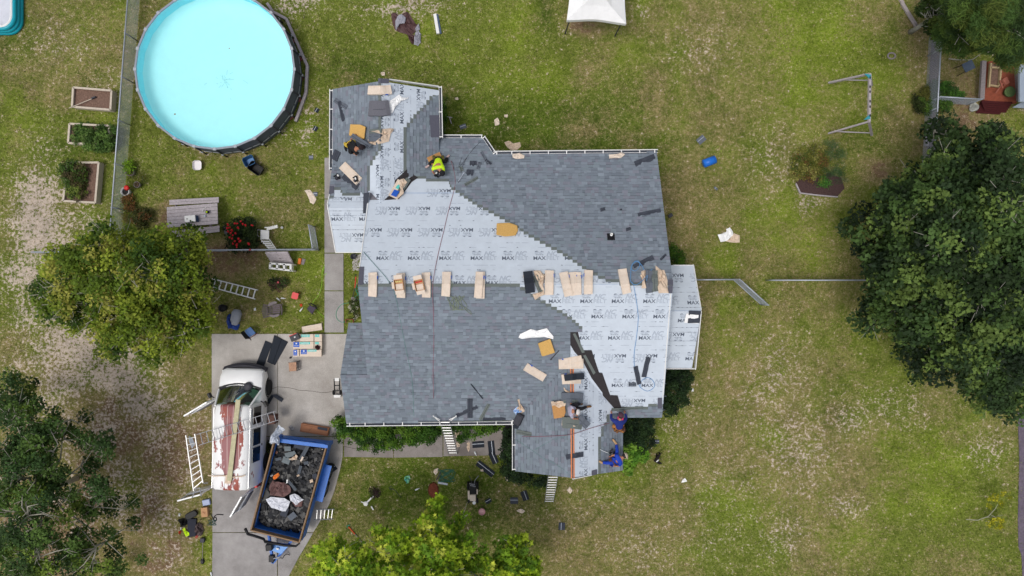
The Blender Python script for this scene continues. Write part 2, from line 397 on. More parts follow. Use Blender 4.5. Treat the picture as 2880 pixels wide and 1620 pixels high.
def ground_material():
    m = bpy.data.materials.new('lawn_and_sand'); m.use_nodes = True
    nt = m.node_tree; N = nt.nodes; L = nt.links; b = N['Principled BSDF']; b.inputs['Roughness'].default_value = 1.0
    b.inputs['Specular IOR Level'].default_value = 0.1
    tc = N.new('ShaderNodeTexCoord'); at = N.new('ShaderNodeAttribute'); at.attribute_name = 'cover'
    ad = N.new('ShaderNodeAttribute'); ad.attribute_name = 'thick'
    sp = N.new('ShaderNodeSeparateColor'); L.new(at.outputs['Color'], sp.inputs[0])
    def noise(sc, det=5, ro=.65):
        n = N.new('ShaderNodeTexNoise'); n.inputs['Scale'].default_value = sc; n.inputs['Detail'].default_value = det; n.inputs['Roughness'].default_value = ro
        L.new(tc.outputs['Object'], n.inputs['Vector']); return n.outputs[0]
    def ramp(x, stops):
        r = N.new('ShaderNodeValToRGB'); e = r.color_ramp.elements
        while len(e) < len(stops): e.new(0.5)
        for k, (p, c) in enumerate(stops): e[k].position = p; e[k].color = c if len(c) == 4 else (*c, 1)
        L.new(x, r.inputs[0]); return r.outputs[0]
    def mth(op, a, c, clamp=False):
        n = N.new('ShaderNodeMath'); n.operation = op; n.use_clamp = clamp
        for i, v in enumerate((a, c)):
            if isinstance(v, (int, float)): n.inputs[i].default_value = v
            else: L.new(v, n.inputs[i])
        return n.outputs[0]
    def mix(f, a, c):
        n = N.new('ShaderNodeMix'); n.data_type = 'RGBA'
        if isinstance(f, (int, float)): n.inputs[0].default_value = f
        else: L.new(f, n.inputs[0])
        for i, v in ((6, a), (7, c)):
            if isinstance(v, tuple): n.inputs[i].default_value = v
            else: L.new(v, n.inputs[i])
        return n.outputs[2]
    nA, nP, nB, nC, nD = noise(.7), noise(2.1, 6, .7), noise(7, 6, .75), noise(24, 5, .8), noise(60, 3, .8)
    bl = mth('ADD', mth('MULTIPLY', nB, .34), mth('ADD', mth('MULTIPLY', nC, .36), mth('MULTIPLY', nD, .3)))
    green = ramp(bl, [(.36, srgb(50, 60, 24)), (.46, srgb(96, 110, 42)), (.54, srgb(126, 138, 60)), (.64, srgb(186, 184, 128))])
    lime = ramp(bl, [(.36, srgb(72, 92, 22)), (.48, srgb(118, 140, 38)), (.60, srgb(170, 182, 84))])
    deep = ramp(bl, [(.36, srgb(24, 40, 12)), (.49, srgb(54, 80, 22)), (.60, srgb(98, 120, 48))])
    brown = ramp(bl, [(.36, srgb(74, 62, 38)), (.46, srgb(126, 112, 74)), (.54, srgb(156, 140, 104)), (.63, srgb(216, 202, 172))])
    dirt = ramp(bl, [(.38, srgb(72, 54, 42)), (.48, srgb(112, 88, 70)), (.6, srgb(160, 134, 114))])
    sandc = ramp(bl, [(.38, srgb(120, 104, 92)), (.47, srgb(172, 156, 144)), (.58, srgb(214, 202, 192))])
    c = mix(mth('MULTIPLY', sp.outputs[2], 1.0, True), green, lime)
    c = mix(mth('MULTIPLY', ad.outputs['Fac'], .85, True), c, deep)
    sb = mth('SUBTRACT', nB, .5); spn = mth('SUBTRACT', nP, .5)
    bf = mth('ADD', sp.outputs[1], mth('ADD', mth('MULTIPLY', sb, 2.2), mth('MULTIPLY', spn, 2.0)), True)
    c = mix(bf, c, brown)
    df = ramp(mth('ADD', sp.outputs[1], mth('MULTIPLY', spn, 1.2)), [(.93, (0, 0, 0)), (1.25, (.8, .8, .8))])
    c = mix(df, c, dirt)
    sf = ramp(mth('ADD', sp.outputs[0], mth('ADD', mth('MULTIPLY', sb, 4.2), mth('MULTIPLY', spn, 1.6))), [(.56, (0, 0, 0)), (.66, (1, 1, 1))])
    c = mix(sf, c, sandc)
    vo = N.new('ShaderNodeTexVoronoi'); vo.inputs['Scale'].default_value = 8.0; L.new(tc.outputs['Object'], vo.inputs['Vector'])
    wv = N.new('ShaderNodeVectorMath'); wv.operation = 'ADD'; L.new(tc.outputs['Object'], wv.inputs[0])
    nw = N.new('ShaderNodeTexNoise'); nw.inputs['Scale'].default_value = 14; L.new(tc.outputs['Object'], nw.inputs['Vector']); sc_ = N.new('ShaderNodeVectorMath'); sc_.operation = 'SCALE'; sc_.inputs['Scale'].default_value = .16
    L.new(nw.outputs['Color'], sc_.inputs[0]); L.new(sc_.outputs[0], wv.inputs[1]); L.new(wv.outputs[0], vo.inputs['Vector'])
    fl = mth('MULTIPLY', ramp(vo.outputs['Distance'], [(.12, (1, 1, 1)), (.30, (0, 0, 0))]), ramp(mth('ADD', nP, mth('MULTIPLY', sp.outputs[0], .9)), [(.51, (0, 0, 0)), (.66, (.65, .65, .65))]))
    c = mix(fl, c, srgb(194, 180, 156))
    tn = ramp(mth('ADD', mth('MULTIPLY', nP, .6), mth('MULTIPLY', nA, .4)), [(.36, (.66, .66, .64)), (.5, (.98, .97, .94)), (.64, (1.18, 1.17, 1.1))])
    mm = N.new('ShaderNodeMix'); mm.data_type = 'RGBA'; mm.blend_type = 'MULTIPLY'; mm.inputs[0].default_value = 1; L.new(c, mm.inputs[6]); L.new(tn, mm.inputs[7]); c = mm.outputs[2]
    L.new(c, b.inputs['Base Color'])
    bp = N.new('ShaderNodeBump'); bp.inputs['Strength'].default_value = 1.0; bp.inputs['Distance'].default_value = .05
    L.new(bl, bp.inputs['Height']); L.new(bp.outputs[0], b.inputs['Normal'])
    return m
gme.materials.append(ground_material())

# ------------------------------------------------------------------ concrete slabs
def concrete(name, c1, c2):
    m = bpy.data.materials.new(name); m.use_nodes = True; nt = m.node_tree; N = nt.nodes; L = nt.links; b = N['Principled BSDF']
    b.inputs['Roughness'].default_value = .9; b.inputs['Specular IOR Level'].default_value = .2
    tc = N.new('ShaderNodeTexCoord')
    a = N.new('ShaderNodeTexNoise'); a.inputs['Scale'].default_value = .55; a.inputs['Detail'].default_value = 6; a.inputs['Roughness'].default_value = .7
    f = N.new('ShaderNodeTexNoise'); f.inputs['Scale'].default_value = 45; f.inputs['Detail'].default_value = 4; f.inputs['Roughness'].default_value = .8
    for n in (a, f): L.new(tc.outputs['Object'], n.inputs['Vector'])
    r = N.new('ShaderNodeValToRGB'); r.color_ramp.elements[0].position = .35; r.color_ramp.elements[1].position = .65
    r.color_ramp.elements[0].color = c1; r.color_ramp.elements[1].color = c2; L.new(a.outputs[0], r.inputs[0])
    r2 = N.new('ShaderNodeValToRGB'); r2.color_ramp.elements[0].position = .3; r2.color_ramp.elements[1].position = .7
    r2.color_ramp.elements[0].color = (.6, .6, .6, 1); r2.color_ramp.elements[1].color = (1.25, 1.25, 1.25, 1); L.new(f.outputs[0], r2.inputs[0])
    mx = N.new('ShaderNodeMix'); mx.data_type = 'RGBA'; mx.blend_type = 'MULTIPLY'; mx.inputs[0].default_value = 1
    L.new(r.outputs[0], mx.inputs[6]); L.new(r2.outputs[0], mx.inputs[7]); L.new(mx.outputs[2], b.inputs['Base Color'])
    bp = N.new('ShaderNodeBump'); bp.inputs['Strength'].default_value = .3; bp.inputs['Distance'].default_value = .01
    L.new(f.outputs[0], bp.inputs['Height']); L.new(bp.outputs[0], b.inputs['Normal'])
    return m
M['conc'] = concrete('pale_concrete', srgb(166, 160, 154), srgb(198, 193, 188))
M['conc2'] = concrete('worn_concrete', srgb(142, 138, 136), srgb(176, 172, 170))
M['conc3'] = concrete('stained_walk_concrete', srgb(128, 120, 116), srgb(164, 157, 153))
EXCL = []
def slabs(name, polys, mats):
    e = bpy.data.objects.new(name, None); COL.objects.link(e); ORIG[e.name] = Vector((0, 0, 0)); tag(e, kind='structure')
    for k, poly in enumerate(polys):
        pts = [U(*p) for p in poly]; cx = sum(p.x for p in pts)/len(pts); cy = sum(p.y for p in pts)/len(pts)
        q = []
        for p in pts:   # joint gap of 3 cm between slabs
            d = Vector((cx-p.x, cy-p.y)); d.normalize(); q.append((p.x+d.x*.022, p.y+d.y*.022))
        EXCL.append(q)
        MB().prism(q, -0.08, 0.045 + 0.004*(k % 2)).build('slab', mats[k % len(mats)] if isinstance(mats, list) else mats, e)
    return e
slabs('driveway', [
 [(596,938),(781,938),(781,1227),(596,1227)], [(781,938),(985,938),(985,1200),(966,1227),(781,1227)],
 [(596,1227),(781,1227),(781,1497),(598,1497)], [(781,1227),(966,1227),(965,1281),(958,1318),(943,1378),(929,1415),(905,1460),(882,1497),(781,1497)],
 [(598,1497),(781,1497),(781,1700),(596,1700)], [(781,1497),(882,1497),(862,1532),(843,1565),(813,1620),(783,1690)]],
 [M['conc'], M['conc'], M['conc2'], M['conc'], M['conc2'], M['conc2']])
slabs('side_walk', [[(913,443),(966,443),(966,560),(913,560)], [(913,560),(966,560),(966,712),(913,712)], [(913,712),(967,712),(967,818),(913,818)], [(913,818),(967,818),(968,936),(913,936)]], M['conc2'])
slabs('front_walk', [[(967,1200),(1107,1200),(1107,1287),(967,1285)], [(1107,1200),(1246,1200),(1246,1285),(1107,1287)], [(1246,1200),(1470,1200),(1470,1240),(1420,1280),(1246,1283)]], M['conc3'])
# hairline cracks in the driveway, real grooves filled with dark dirt
def crack(pts, name='crack', w=.018):
    m = MB(); P = [U(*p, .052) for p in pts]
    for a, b in zip(P[:-1], P[1:]):
        n = 3
        for i in range(n):
            p, q = a.lerp(b, i/n), a.lerp(b, (i+1)/n)
            if i: p = p + Vector((random.uniform(-.02, .02), random.uniform(-.02, .02), 0))
            m.bar(p, q, w, .003)
    return m
cm = crack([(735,1092),(760,1095),(781,1088),(810,1090),(845,1098),(880,1100),(905,1104),(938,1102)])
for a in ([(600,1300),(640,1290),(700,1298),(720,1340)], [(820,1440),(850,1436),(872,1446)], [(966,1255),(1000,1262),(1040,1258)]):
    c2 = crack(a); cm.add(c2.v, c2.f)
co = cm.build('pavement_crack', mat('crack_dirt', srgb(84, 78, 72), 1)); tag(co, kind='structure')

HOUSE_XY = [(-7.2,8.2),(-3.5,8.2),(-3.5,6.0),(-1.6,6.0),(-1.2,5.4),(5.8,5.4),(5.8,.7),(7.3,.7),(7.3,-3.1),(5.9,-3.1),(5.9,-5.0),(4.4,-5.0),(4.4,-7.4),(.5,-7.4),(.5,-5.2),(-6.8,-5.2),(-6.8,-1.7),(-5.6,-1.7),(-5.6,1.8),(-7.2,1.8)]
EXCL.append(HOUSE_XY)
POOL_C = U(604, 195, 1.32); POOL_R = 3.58

# ------------------------------------------------------------------ grass blades (one uncountable mass)
def grass(n):
    X = rng.uniform(-24.6, 24.6, n); Y = rng.uniform(-14, 14, n)
    sa, br, lu, dk = fields(X, Y)
    keep = rng.random(n) > np.clip(sa*1.5, 0, .93)
    keep &= rng.random(n) > np.clip(br-.75, 0, .25)*2
    keep &= (X-POOL_C.x)**2+(Y-POOL_C.y)**2 > (POOL_R-.15)**2
    for poly in EXCL:
        px_ = np.array([p[0] for p in poly]); py_ = np.array([p[1] for p in poly]); c = np.zeros(n, bool); j = len(poly)-1
        for i in range(len(poly)):
            cond = ((py_[i] > Y) != (py_[j] > Y)) & (X < (px_[j]-px_[i])*(Y-py_[i])/(py_[j]-py_[i]+1e-12)+px_[i]); c ^= cond; j = i
        keep &= ~c
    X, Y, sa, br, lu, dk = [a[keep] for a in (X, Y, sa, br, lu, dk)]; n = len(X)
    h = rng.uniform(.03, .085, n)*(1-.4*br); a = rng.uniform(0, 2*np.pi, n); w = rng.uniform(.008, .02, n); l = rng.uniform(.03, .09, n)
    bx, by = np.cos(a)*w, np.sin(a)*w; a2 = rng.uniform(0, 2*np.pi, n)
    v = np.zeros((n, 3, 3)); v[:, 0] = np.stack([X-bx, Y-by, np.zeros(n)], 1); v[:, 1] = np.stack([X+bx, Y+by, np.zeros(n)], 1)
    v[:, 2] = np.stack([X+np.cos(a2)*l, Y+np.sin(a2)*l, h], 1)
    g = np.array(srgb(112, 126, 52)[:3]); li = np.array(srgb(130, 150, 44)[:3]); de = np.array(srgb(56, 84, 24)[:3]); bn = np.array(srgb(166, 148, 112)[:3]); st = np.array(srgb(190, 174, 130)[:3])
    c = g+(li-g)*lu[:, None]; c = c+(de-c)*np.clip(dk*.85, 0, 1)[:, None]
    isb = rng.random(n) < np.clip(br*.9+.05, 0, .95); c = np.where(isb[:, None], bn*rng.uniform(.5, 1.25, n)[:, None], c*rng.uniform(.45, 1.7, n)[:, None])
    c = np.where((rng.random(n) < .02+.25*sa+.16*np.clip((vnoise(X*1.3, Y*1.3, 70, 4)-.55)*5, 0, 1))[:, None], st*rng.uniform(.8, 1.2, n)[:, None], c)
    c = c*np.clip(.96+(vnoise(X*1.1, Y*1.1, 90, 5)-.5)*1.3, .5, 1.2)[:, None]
    me = bpy.data.meshes.new('grass'); me.vertices.add(3*n); me.vertices.foreach_set('co', v.ravel())
    me.loops.add(3*n); me.loops.foreach_set('vertex_index', np.arange(3*n)); me.polygons.add(n); me.polygons.foreach_set('loop_start', np.arange(n)*3)
    at = me.attributes.new('leafcol', 'FLOAT_COLOR', 'FACE'); at.data.foreach_set('color', np.concatenate([c, np.ones((n, 1))], 1).astype(np.float32).ravel())
    me.update(); me.materials.append(leaf_material('grass_blade', .1)); o = bpy.data.objects.new('grass', me); COL.objects.link(o)
    tag(o, 'short mixed green and dry brown lawn grass around the house', 'grass', kind='stuff')
def leaf_material(name, transl=.25, rough=.6):
    if name in MATS: return MATS[name]
    m = bpy.data.materials.new(name); m.use_nodes = True; nt = m.node_tree; N = nt.nodes; L = nt.links; b = N['Principled BSDF']
    b.inputs['Roughness'].default_value = rough; b.inputs['Specular IOR Level'].default_value = .2
    a = N.new('ShaderNodeAttribute'); a.attribute_name = 'leafcol'; L.new(a.outputs['Color'], b.inputs['Base Color'])
    t = N.new('ShaderNodeBsdfTranslucent'); L.new(a.outputs['Color'], t.inputs['Color'])
    mx = N.new('ShaderNodeMixShader'); mx.inputs[0].default_value = transl
    L.new(b.outputs[0], mx.inputs[1]); L.new(t.outputs[0], mx.inputs[2]); L.new(mx.outputs[0], N['Material Output'].inputs[0])
    MATS[name] = m; return m
grass(430000)

# ------------------------------------------------------------------ chain link fences
def fence(label, a, b, hgt=1.0, posts=3, name='chain_link_fence', group=None, cat='fence', step=.075, endframe=False):
    A, B = U(*a, hgt), U(*b, hgt); base = Vector(((A.x+B.x)/2, (A.y+B.y)/2, 0))
    t = thing(name, label, cat, base, group)
    MB().tube([A, B], .032, 8).build('top_rail', M['galv'], t, True)
    d = (B-A); L = d.length; u = d/L
    for i in range(posts):
        p = A.lerp(B, i/(posts-1) if posts > 1 else 0)
        MB().tube([(p.x, p.y, 0), (p.x, p.y, hgt+.05)], .03, 8).build('post', M['galv'], t, True)
    if endframe: MB().tube([(A.x, A.y, .08), (B.x, B.y, .08)], .02, 8).build('bottom_rail', M['galv'], t, True)
    m = MB(); hh = hgt-.06; k = -int(hh/step)-1
    while k*step < L:
        s0 = k*step
        for sgn in (1, -1):
            p0, p1 = (s0, 0.04), (s0+hh, 0.04+hh)
            t0 = max(0, -s0/hh); t1 = min(1, (L-s0)/hh)
            if t1 <= t0: continue
            x0, x1 = s0+hh*t0, s0+hh*t1; z0, z1 = .04+hh*t0, .04+hh*t1
            if sgn < 0: z0, z1 = .04+hh-hh*t0, .04+hh-hh*t1
            pa = Vector((A.x+u.x*x0, A.y+u.y*x0, z0)); pb = Vector((A.x+u.x*x1, A.y+u.y*x1, z1))
            m.bar(pa, pb, .0055, .0055)
        k += 1
    tag(m.build('wire_mesh', M['galv'], t), kind='stuff')
    return t
fence('long chain link fence running past the raised beds beside the big round pool', (361,-30), (305,706), posts=7)
fence('chain link fence half hidden under the olive tree, west of the corner post', (90,709), (305,706), posts=2)
fence('chain link fence behind the white garden chair and leaning pallet', (305,706), (880,701), posts=5)
fence('open chain link gate leaf at the side walk by the white chair', (868,633), (879,700), posts=2, name='chain_link_gate', cat='gate', endframe=True)
fence('tall straight chain link fence in front of the neighbour\'s brown yard on the right', (2655,-30), (2628,470), posts=4)
fence('short chain link fence branching off toward the neighbour\'s red steps', (2645,272), (2760,279), posts=2)
fence('chain link fence run starting at the right wing of the house', (1950,787), (2079,786), posts=2)
fence('swung open chain link gate leaf in the lawn right of the house', (2081,786), (2161,858), posts=2, name='chain_link_gate', cat='gate', endframe=True)
fence('chain link fence run disappearing under the large dark tree', (2177,788), (2520,788), posts=3)
# ================================================================== HOUSE
def px_to(A, B, x=None, y=None):   # valley: point where two roof planes meet, given x or y
    if x is not None: yy = -((A.a-B.a)+(A.b-B.b)*x)/(A.c-B.c); return Vector((x, yy, A.z(x, yy)))
    xx = -((A.a-B.a)+(A.c-B.c)*y)/(A.b-B.b); return Vector((xx, y, A.z(xx, y)))
def slope(x0, y0, z0, gx, gy): return Plane(z0-gx*x0-gy*y0, gx, gy)
MN = slope(0, .14, 5.6, 0, -.495); MS = slope(0, .14, 5.6, 0, .47)
NWE = slope(-5.4, 0, 3.95, -.5, 0); NWW = slope(-5.4, 0, 3.95, .5, 0)
WN = slope(0, 3.3, 3.85, 0, -.5); WS = slope(0, 3.3, 3.85, 0, .5)
EN = slope(0, -.95, 4.03, 0, -.5); ES = slope(0, -.95, 4.03, 0, .5)
GR = -3.6; GN = slope(0, GR, MS.z(0, GR), 0, -.47)
SEW = slope(2.44, 0, 4.15, .53, 0); SEE = slope(2.44, 0, 4.15, -.53, 0)
def on(pl, x, y): return Vector((x, y, pl.z(x, y)))
XW, XE = -5.96, 6.23
nec = MN.hit(1847, 429); bay1 = MN.hit(1388, 434); bay2 = MN.hit(1357, 388)
sec = MS.hit(1862, 1173); swc = MS.hit(974, 1190)
def eave_y(x): return sec.y+(swc.y-sec.y)*(sec.x-x)/(sec.x-swc.x)
ROOFS = {
 'MN': (MN, [on(MN, XW, .14), on(MN, XE, .14), nec, bay1, bay2, on(MN, -3.13, bay2.y), px_to(MN, NWE, x=-3.13), px_to(MN, NWE, x=-5.4), px_to(MN, NWW, x=XW)], (0, 1)),
 'MS': (MS, [on(MS, XW, .14), on(MS, XE, .14), sec, on(MS, 4.72, eave_y(4.72)), px_to(MS, SEE, x=4.72), px_to(MS, SEE, x=2.44), px_to(MS, SEW, x=.126), on(MS, .126, eave_y(.126)), swc, on(MS, -7.08, GR), on(MS, XW, GR)], (0, -1)),
 'NWE': (NWE, [on(NWE, -5.4, 8.5), on(NWE, -3.13, 8.45), px_to(MN, NWE, x=-3.13), px_to(MN, NWE, x=-5.4)], (1, 0)),
 'NWW': (NWW, [on(NWW, -5.4, 8.5), on(NWW, -7.67, 8.5), px_to(NWW, WN, x=-7.67), px_to(NWW, WN, x=XW), px_to(MN, NWW, x=XW), on(NWW, -5.4, px_to(MN, NWE, x=-5.4).y)], (-1, 0)),
 'WN': (WN, [px_to(NWW, WN, x=-7.67), px_to(NWW, WN, x=XW), on(WN, XW, 3.3), on(WN, -7.62, 3.3)], (0, 1)),
 'WS': (WS, [on(WS, -7.62, 3.3), on(WS, XW, 3.3), on(WS, XW, 1.52), on(WS, -7.5, 1.52)], (0, -1)),
 'EN': (EN, [on(EN, XE, -.95), on(EN, 7.76, -.95), on(EN, 7.72, .97), on(EN, XE, .97)], (0, 1)),
 'ES': (ES, [on(ES, XE, -.95), on(ES, 7.76, -.95), on(ES, 7.70, -3.42), on(ES, XE, -3.42)], (0, -1)),
 'GN': (GN, [on(GN, -7.08, GR), on(GN, XW, GR), on(GN, XW, -1.49), on(GN, -6.98, -1.49)], (0, 1)),
 'SEW': (SEW, [on(SEW, 2.44, -7.74), on(SEW, .126, -7.8), px_to(MS, SEW, x=.126), px_to(MS, SEW, x=2.44)], (-1, 0)),
 'SEE': (SEE, [on(SEE, 2.44, -7.74), on(SEE, 4.72, -7.76), px_to(MS, SEE, x=4.72), px_to(MS, SEE, x=2.44)], (1, 0)),
}
ROOFXY = {k: [(p.x, p.y) for p in v[1]] for k, v in ROOFS.items()}
def S(px, py, h=0.0):            # the point seen at a photo position: on the roof if a slope is there, else on the lawn
    best = None
    for k, (pl, poly, dn) in ROOFS.items():
        p = pl.hit(px, py, h)
        if inpoly(p.x, p.y, ROOFXY[k]) and (best is None or p.z > best[0].z): best = (p, pl)
    return best if best else (U(px, py, h), GROUND)
def SP(px, py, h=0.0): return S(px, py, h)[0]
def spot(px, py, ang=0.0, h=0.0, roof=True):   # matrix of a frame lying on that surface; ang in degrees, photo-clockwise negative
    p, pl = S(px, py, h) if roof else (U(px, py, h), GROUND)
    a = math.radians(ang)
    return frame(p, (math.cos(a), math.sin(a), 0), pl.n())
def span(x1, y1, x2, y2, h=0.0, roof=True):    # frame with X along the photo segment; returns matrix, length
    p, pl = S((x1+x2)/2, (y1+y2)/2, h) if roof else (U((x1+x2)/2, (y1+y2)/2, h), GROUND)
    a, b = pl.hit(x1, y1, h), pl.hit(x2, y2, h)
    return frame((a+b)/2, b-a, pl.n()), (b-a).length

house = thing('house', 'single storey house being reroofed with grey shingles and pale felt underlayment', 'house', (0, 0, 0))
mat_deck = mat('felted_roof_deck', srgb(184, 197, 214), .8, .04, 6)
mat_wall = mat('pale_siding', srgb(206, 200, 190), .7, .05, 3)
for k, (pl, poly, dn) in ROOFS.items():
    MB().slab(poly, .14).build('roof_deck', [mat_deck], house)
WALLS = [(-7.3,8.2),(-3.5,8.2),(-3.5,6.0),(-1.6,6.0),(-1.2,5.45),(5.8,5.45),(5.8,-5.05),(4.35,-5.05),(4.35,-7.4),(.5,-7.4),(.5,-5.2),(-6.75,-5.2),(-6.75,-1.8),(-5.6,-1.8),(-5.6,1.9),(-7.15,1.9),(-7.3,5)]
def wallseg(pts, z1, name='wall'):
    m = MB()
    for a, b in zip(pts, pts[1:]+pts[:1]): m.bar((a[0], a[1], z1/2), (b[0], b[1], z1/2), .14, z1)
    return m.build(name, mat_wall, house)
wallseg(WALLS, 2.55); wallseg([(5.87,.6),(7.3,.6),(7.3,-3.05),(5.87,-3.05)], 2.6)
def opening(cx, cy, w, z0, z1, along, out, nm='window'):
    a_ = Vector((1, 0, 0)) if along == 'x' else Vector((0, 1, 0)); o_ = Vector(out)*.09; c_ = Vector((cx, cy, (z0+z1)/2))+o_; hz_ = z1-z0
    dim = (lambda u, t, v: (u, t, v)) if along == 'x' else (lambda u, t, v: (t, u, v))
    f_ = MB().box(c_, dim(w+.14, .05, hz_+.14)).build(nm, M['white'], house)
    if nm == 'window': MB().box(c_+Vector(out)*.03, dim(w, .03, hz_)).build('pane', M['dkglass'], f_)
    else:
        for k in range(4 if nm == 'garage_door' else 2): MB().box(c_+Vector(out)*.03+Vector((0, 0, hz_*((k+.5)/(4 if nm == 'garage_door' else 2)-.5))), dim(w*.94, .03, hz_/(4.6 if nm == 'garage_door' else 2.4))).build('door_panel', mat('cream_door', (.6, .58, .54), .5), f_)
opening(-6.75, -3.5, 2.6, .05, 2.15, 'y', (-1, 0, 0), 'garage_door'); opening(-.2, -5.2, .9, .05, 2.1, 'x', (0, -1, 0), 'front_door')
for a in ((-4.6, -5.2, 1.5, 'x', (0, -1, 0)), (-2.4, -5.2, 1.2, 'x', (0, -1, 0)), (2.4, -7.4, 1.6, 'x', (0, -1, 0)), (5.8, -4.2, 1.0, 'y', (1, 0, 0)), (7.3, -1.2, 1.4, 'y', (1, 0, 0)), (5.8, 3.2, 1.2, 'y', (1, 0, 0)), (1.0, 5.45, 1.4, 'x', (0, 1, 0)), (4.0, 5.45, 1.2, 'x', (0, 1, 0)), (-5.4, 8.2, 1.4, 'x', (0, 1, 0)), (-7.3, 6.4, 1.0, 'y', (-1, 0, 0))): opening(a[0], a[1], a[2], .95, 2.1, a[3], a[4])
def gable(P, Q, R_, th=.1):
    P, Q, R_ = map(Vector, (P, Q, R_)); n = (Q-P).cross(R_-P).normalized()*th
    MB().add([P, Q, R_, P+n, Q+n, R_+n], [(0, 1, 2), (5, 4, 3), (0, 3, 4, 1), (1, 4, 5, 2), (2, 5, 3, 0)]).build('gable_wall', mat_wall, house)
gable((-7.3,8.15,2.5),(-3.5,8.15,2.5),(-5.4,8.15,3.8)); gable((.5,-7.35,2.5),(4.35,-7.35,2.5),(2.44,-7.35,3.98))
gable((XW+.15,5.2,2.7),(XW+.15,-5,2.7),(XW+.15,.14,5.4)); gable((XE-.15,5.2,2.7),(XE-.15,-5,2.7),(XE-.15,.14,5.4))
gable((7.35,.6,2.7),(7.35,-3.05,2.5),(7.35,-.95,3.85)); gable((-7.2,5,2.5),(-7.2,1.85,2.7),(-7.2,3.3,3.7)); gable((-6.7,-1.8,2.5),(-6.7,-5.2,2.6),(-6.7,-3.6,3.65))

# ---- shingled areas as photo outlines
SHING = {
 'MN': [[(1165,425),(1165,497),(1262,503),(1268,522),(1302,545),(1335,568),(1398,601),(1444,627),(1479,652),(1589,712),(1626,737),(1664,764),(1708,783),(1742,790),(1910,790),(1910,380),(1100,330)]],
 'MS': [[(900,804),(1453,804),(1467,815),(1498,833),(1525,852),(1554,869),(1582,885),(1610,904),(1639,931),(1639,934),(1604,936),(1604,1010),(1440,1240),(900,1240)], [(1712,1149),(1880,1146),(1880,1195),(1712,1195)]],
 'NWE': [[(1250,262),(1219,272),(1200,300),(1191,306),(1173,325),(1156,348),(1147,360),(1147,497),(1180,500),(1270,430),(1250,400)]],
 'NWW': [[(900,200),(1065.6,200),(1065.6,405),(1063,422),(1053,438),(1044,452),(1036.7,467),(1037,560),(900,560)]],
 'WN': [[(900,440),(1050,440),(1050,542),(965,542),(956,526),(940,526),(940,548),(900,548)]],
 'WS': [], 'EN': [], 'ES': [],
 'GN': [[(900,880),(1100,880),(1100,1100),(900,1100)]],
 'SEW': [[(1400,900),(1603,900),(1603,1400),(1400,1400)]],
 'SEE': [[(1800,1150),(1715,1165),(1712,1185),(1703,1192),(1698,1212),(1690,1240),(1686,1245),(1686,1360),(1800,1360)]],
}
EXPO = .143
SC = [srgb(128,137,148), srgb(132,141,152), srgb(125,134,145), srgb(130,133,145), srgb(128,139,148), srgb(120,129,140), srgb(139,149,160), srgb(126,135,146)]
HEADC = srgb(100, 107, 102)
tabs = []        # (distance to picture centre, verts, colour)
rest = MB(); heads = MB(); base = MB()
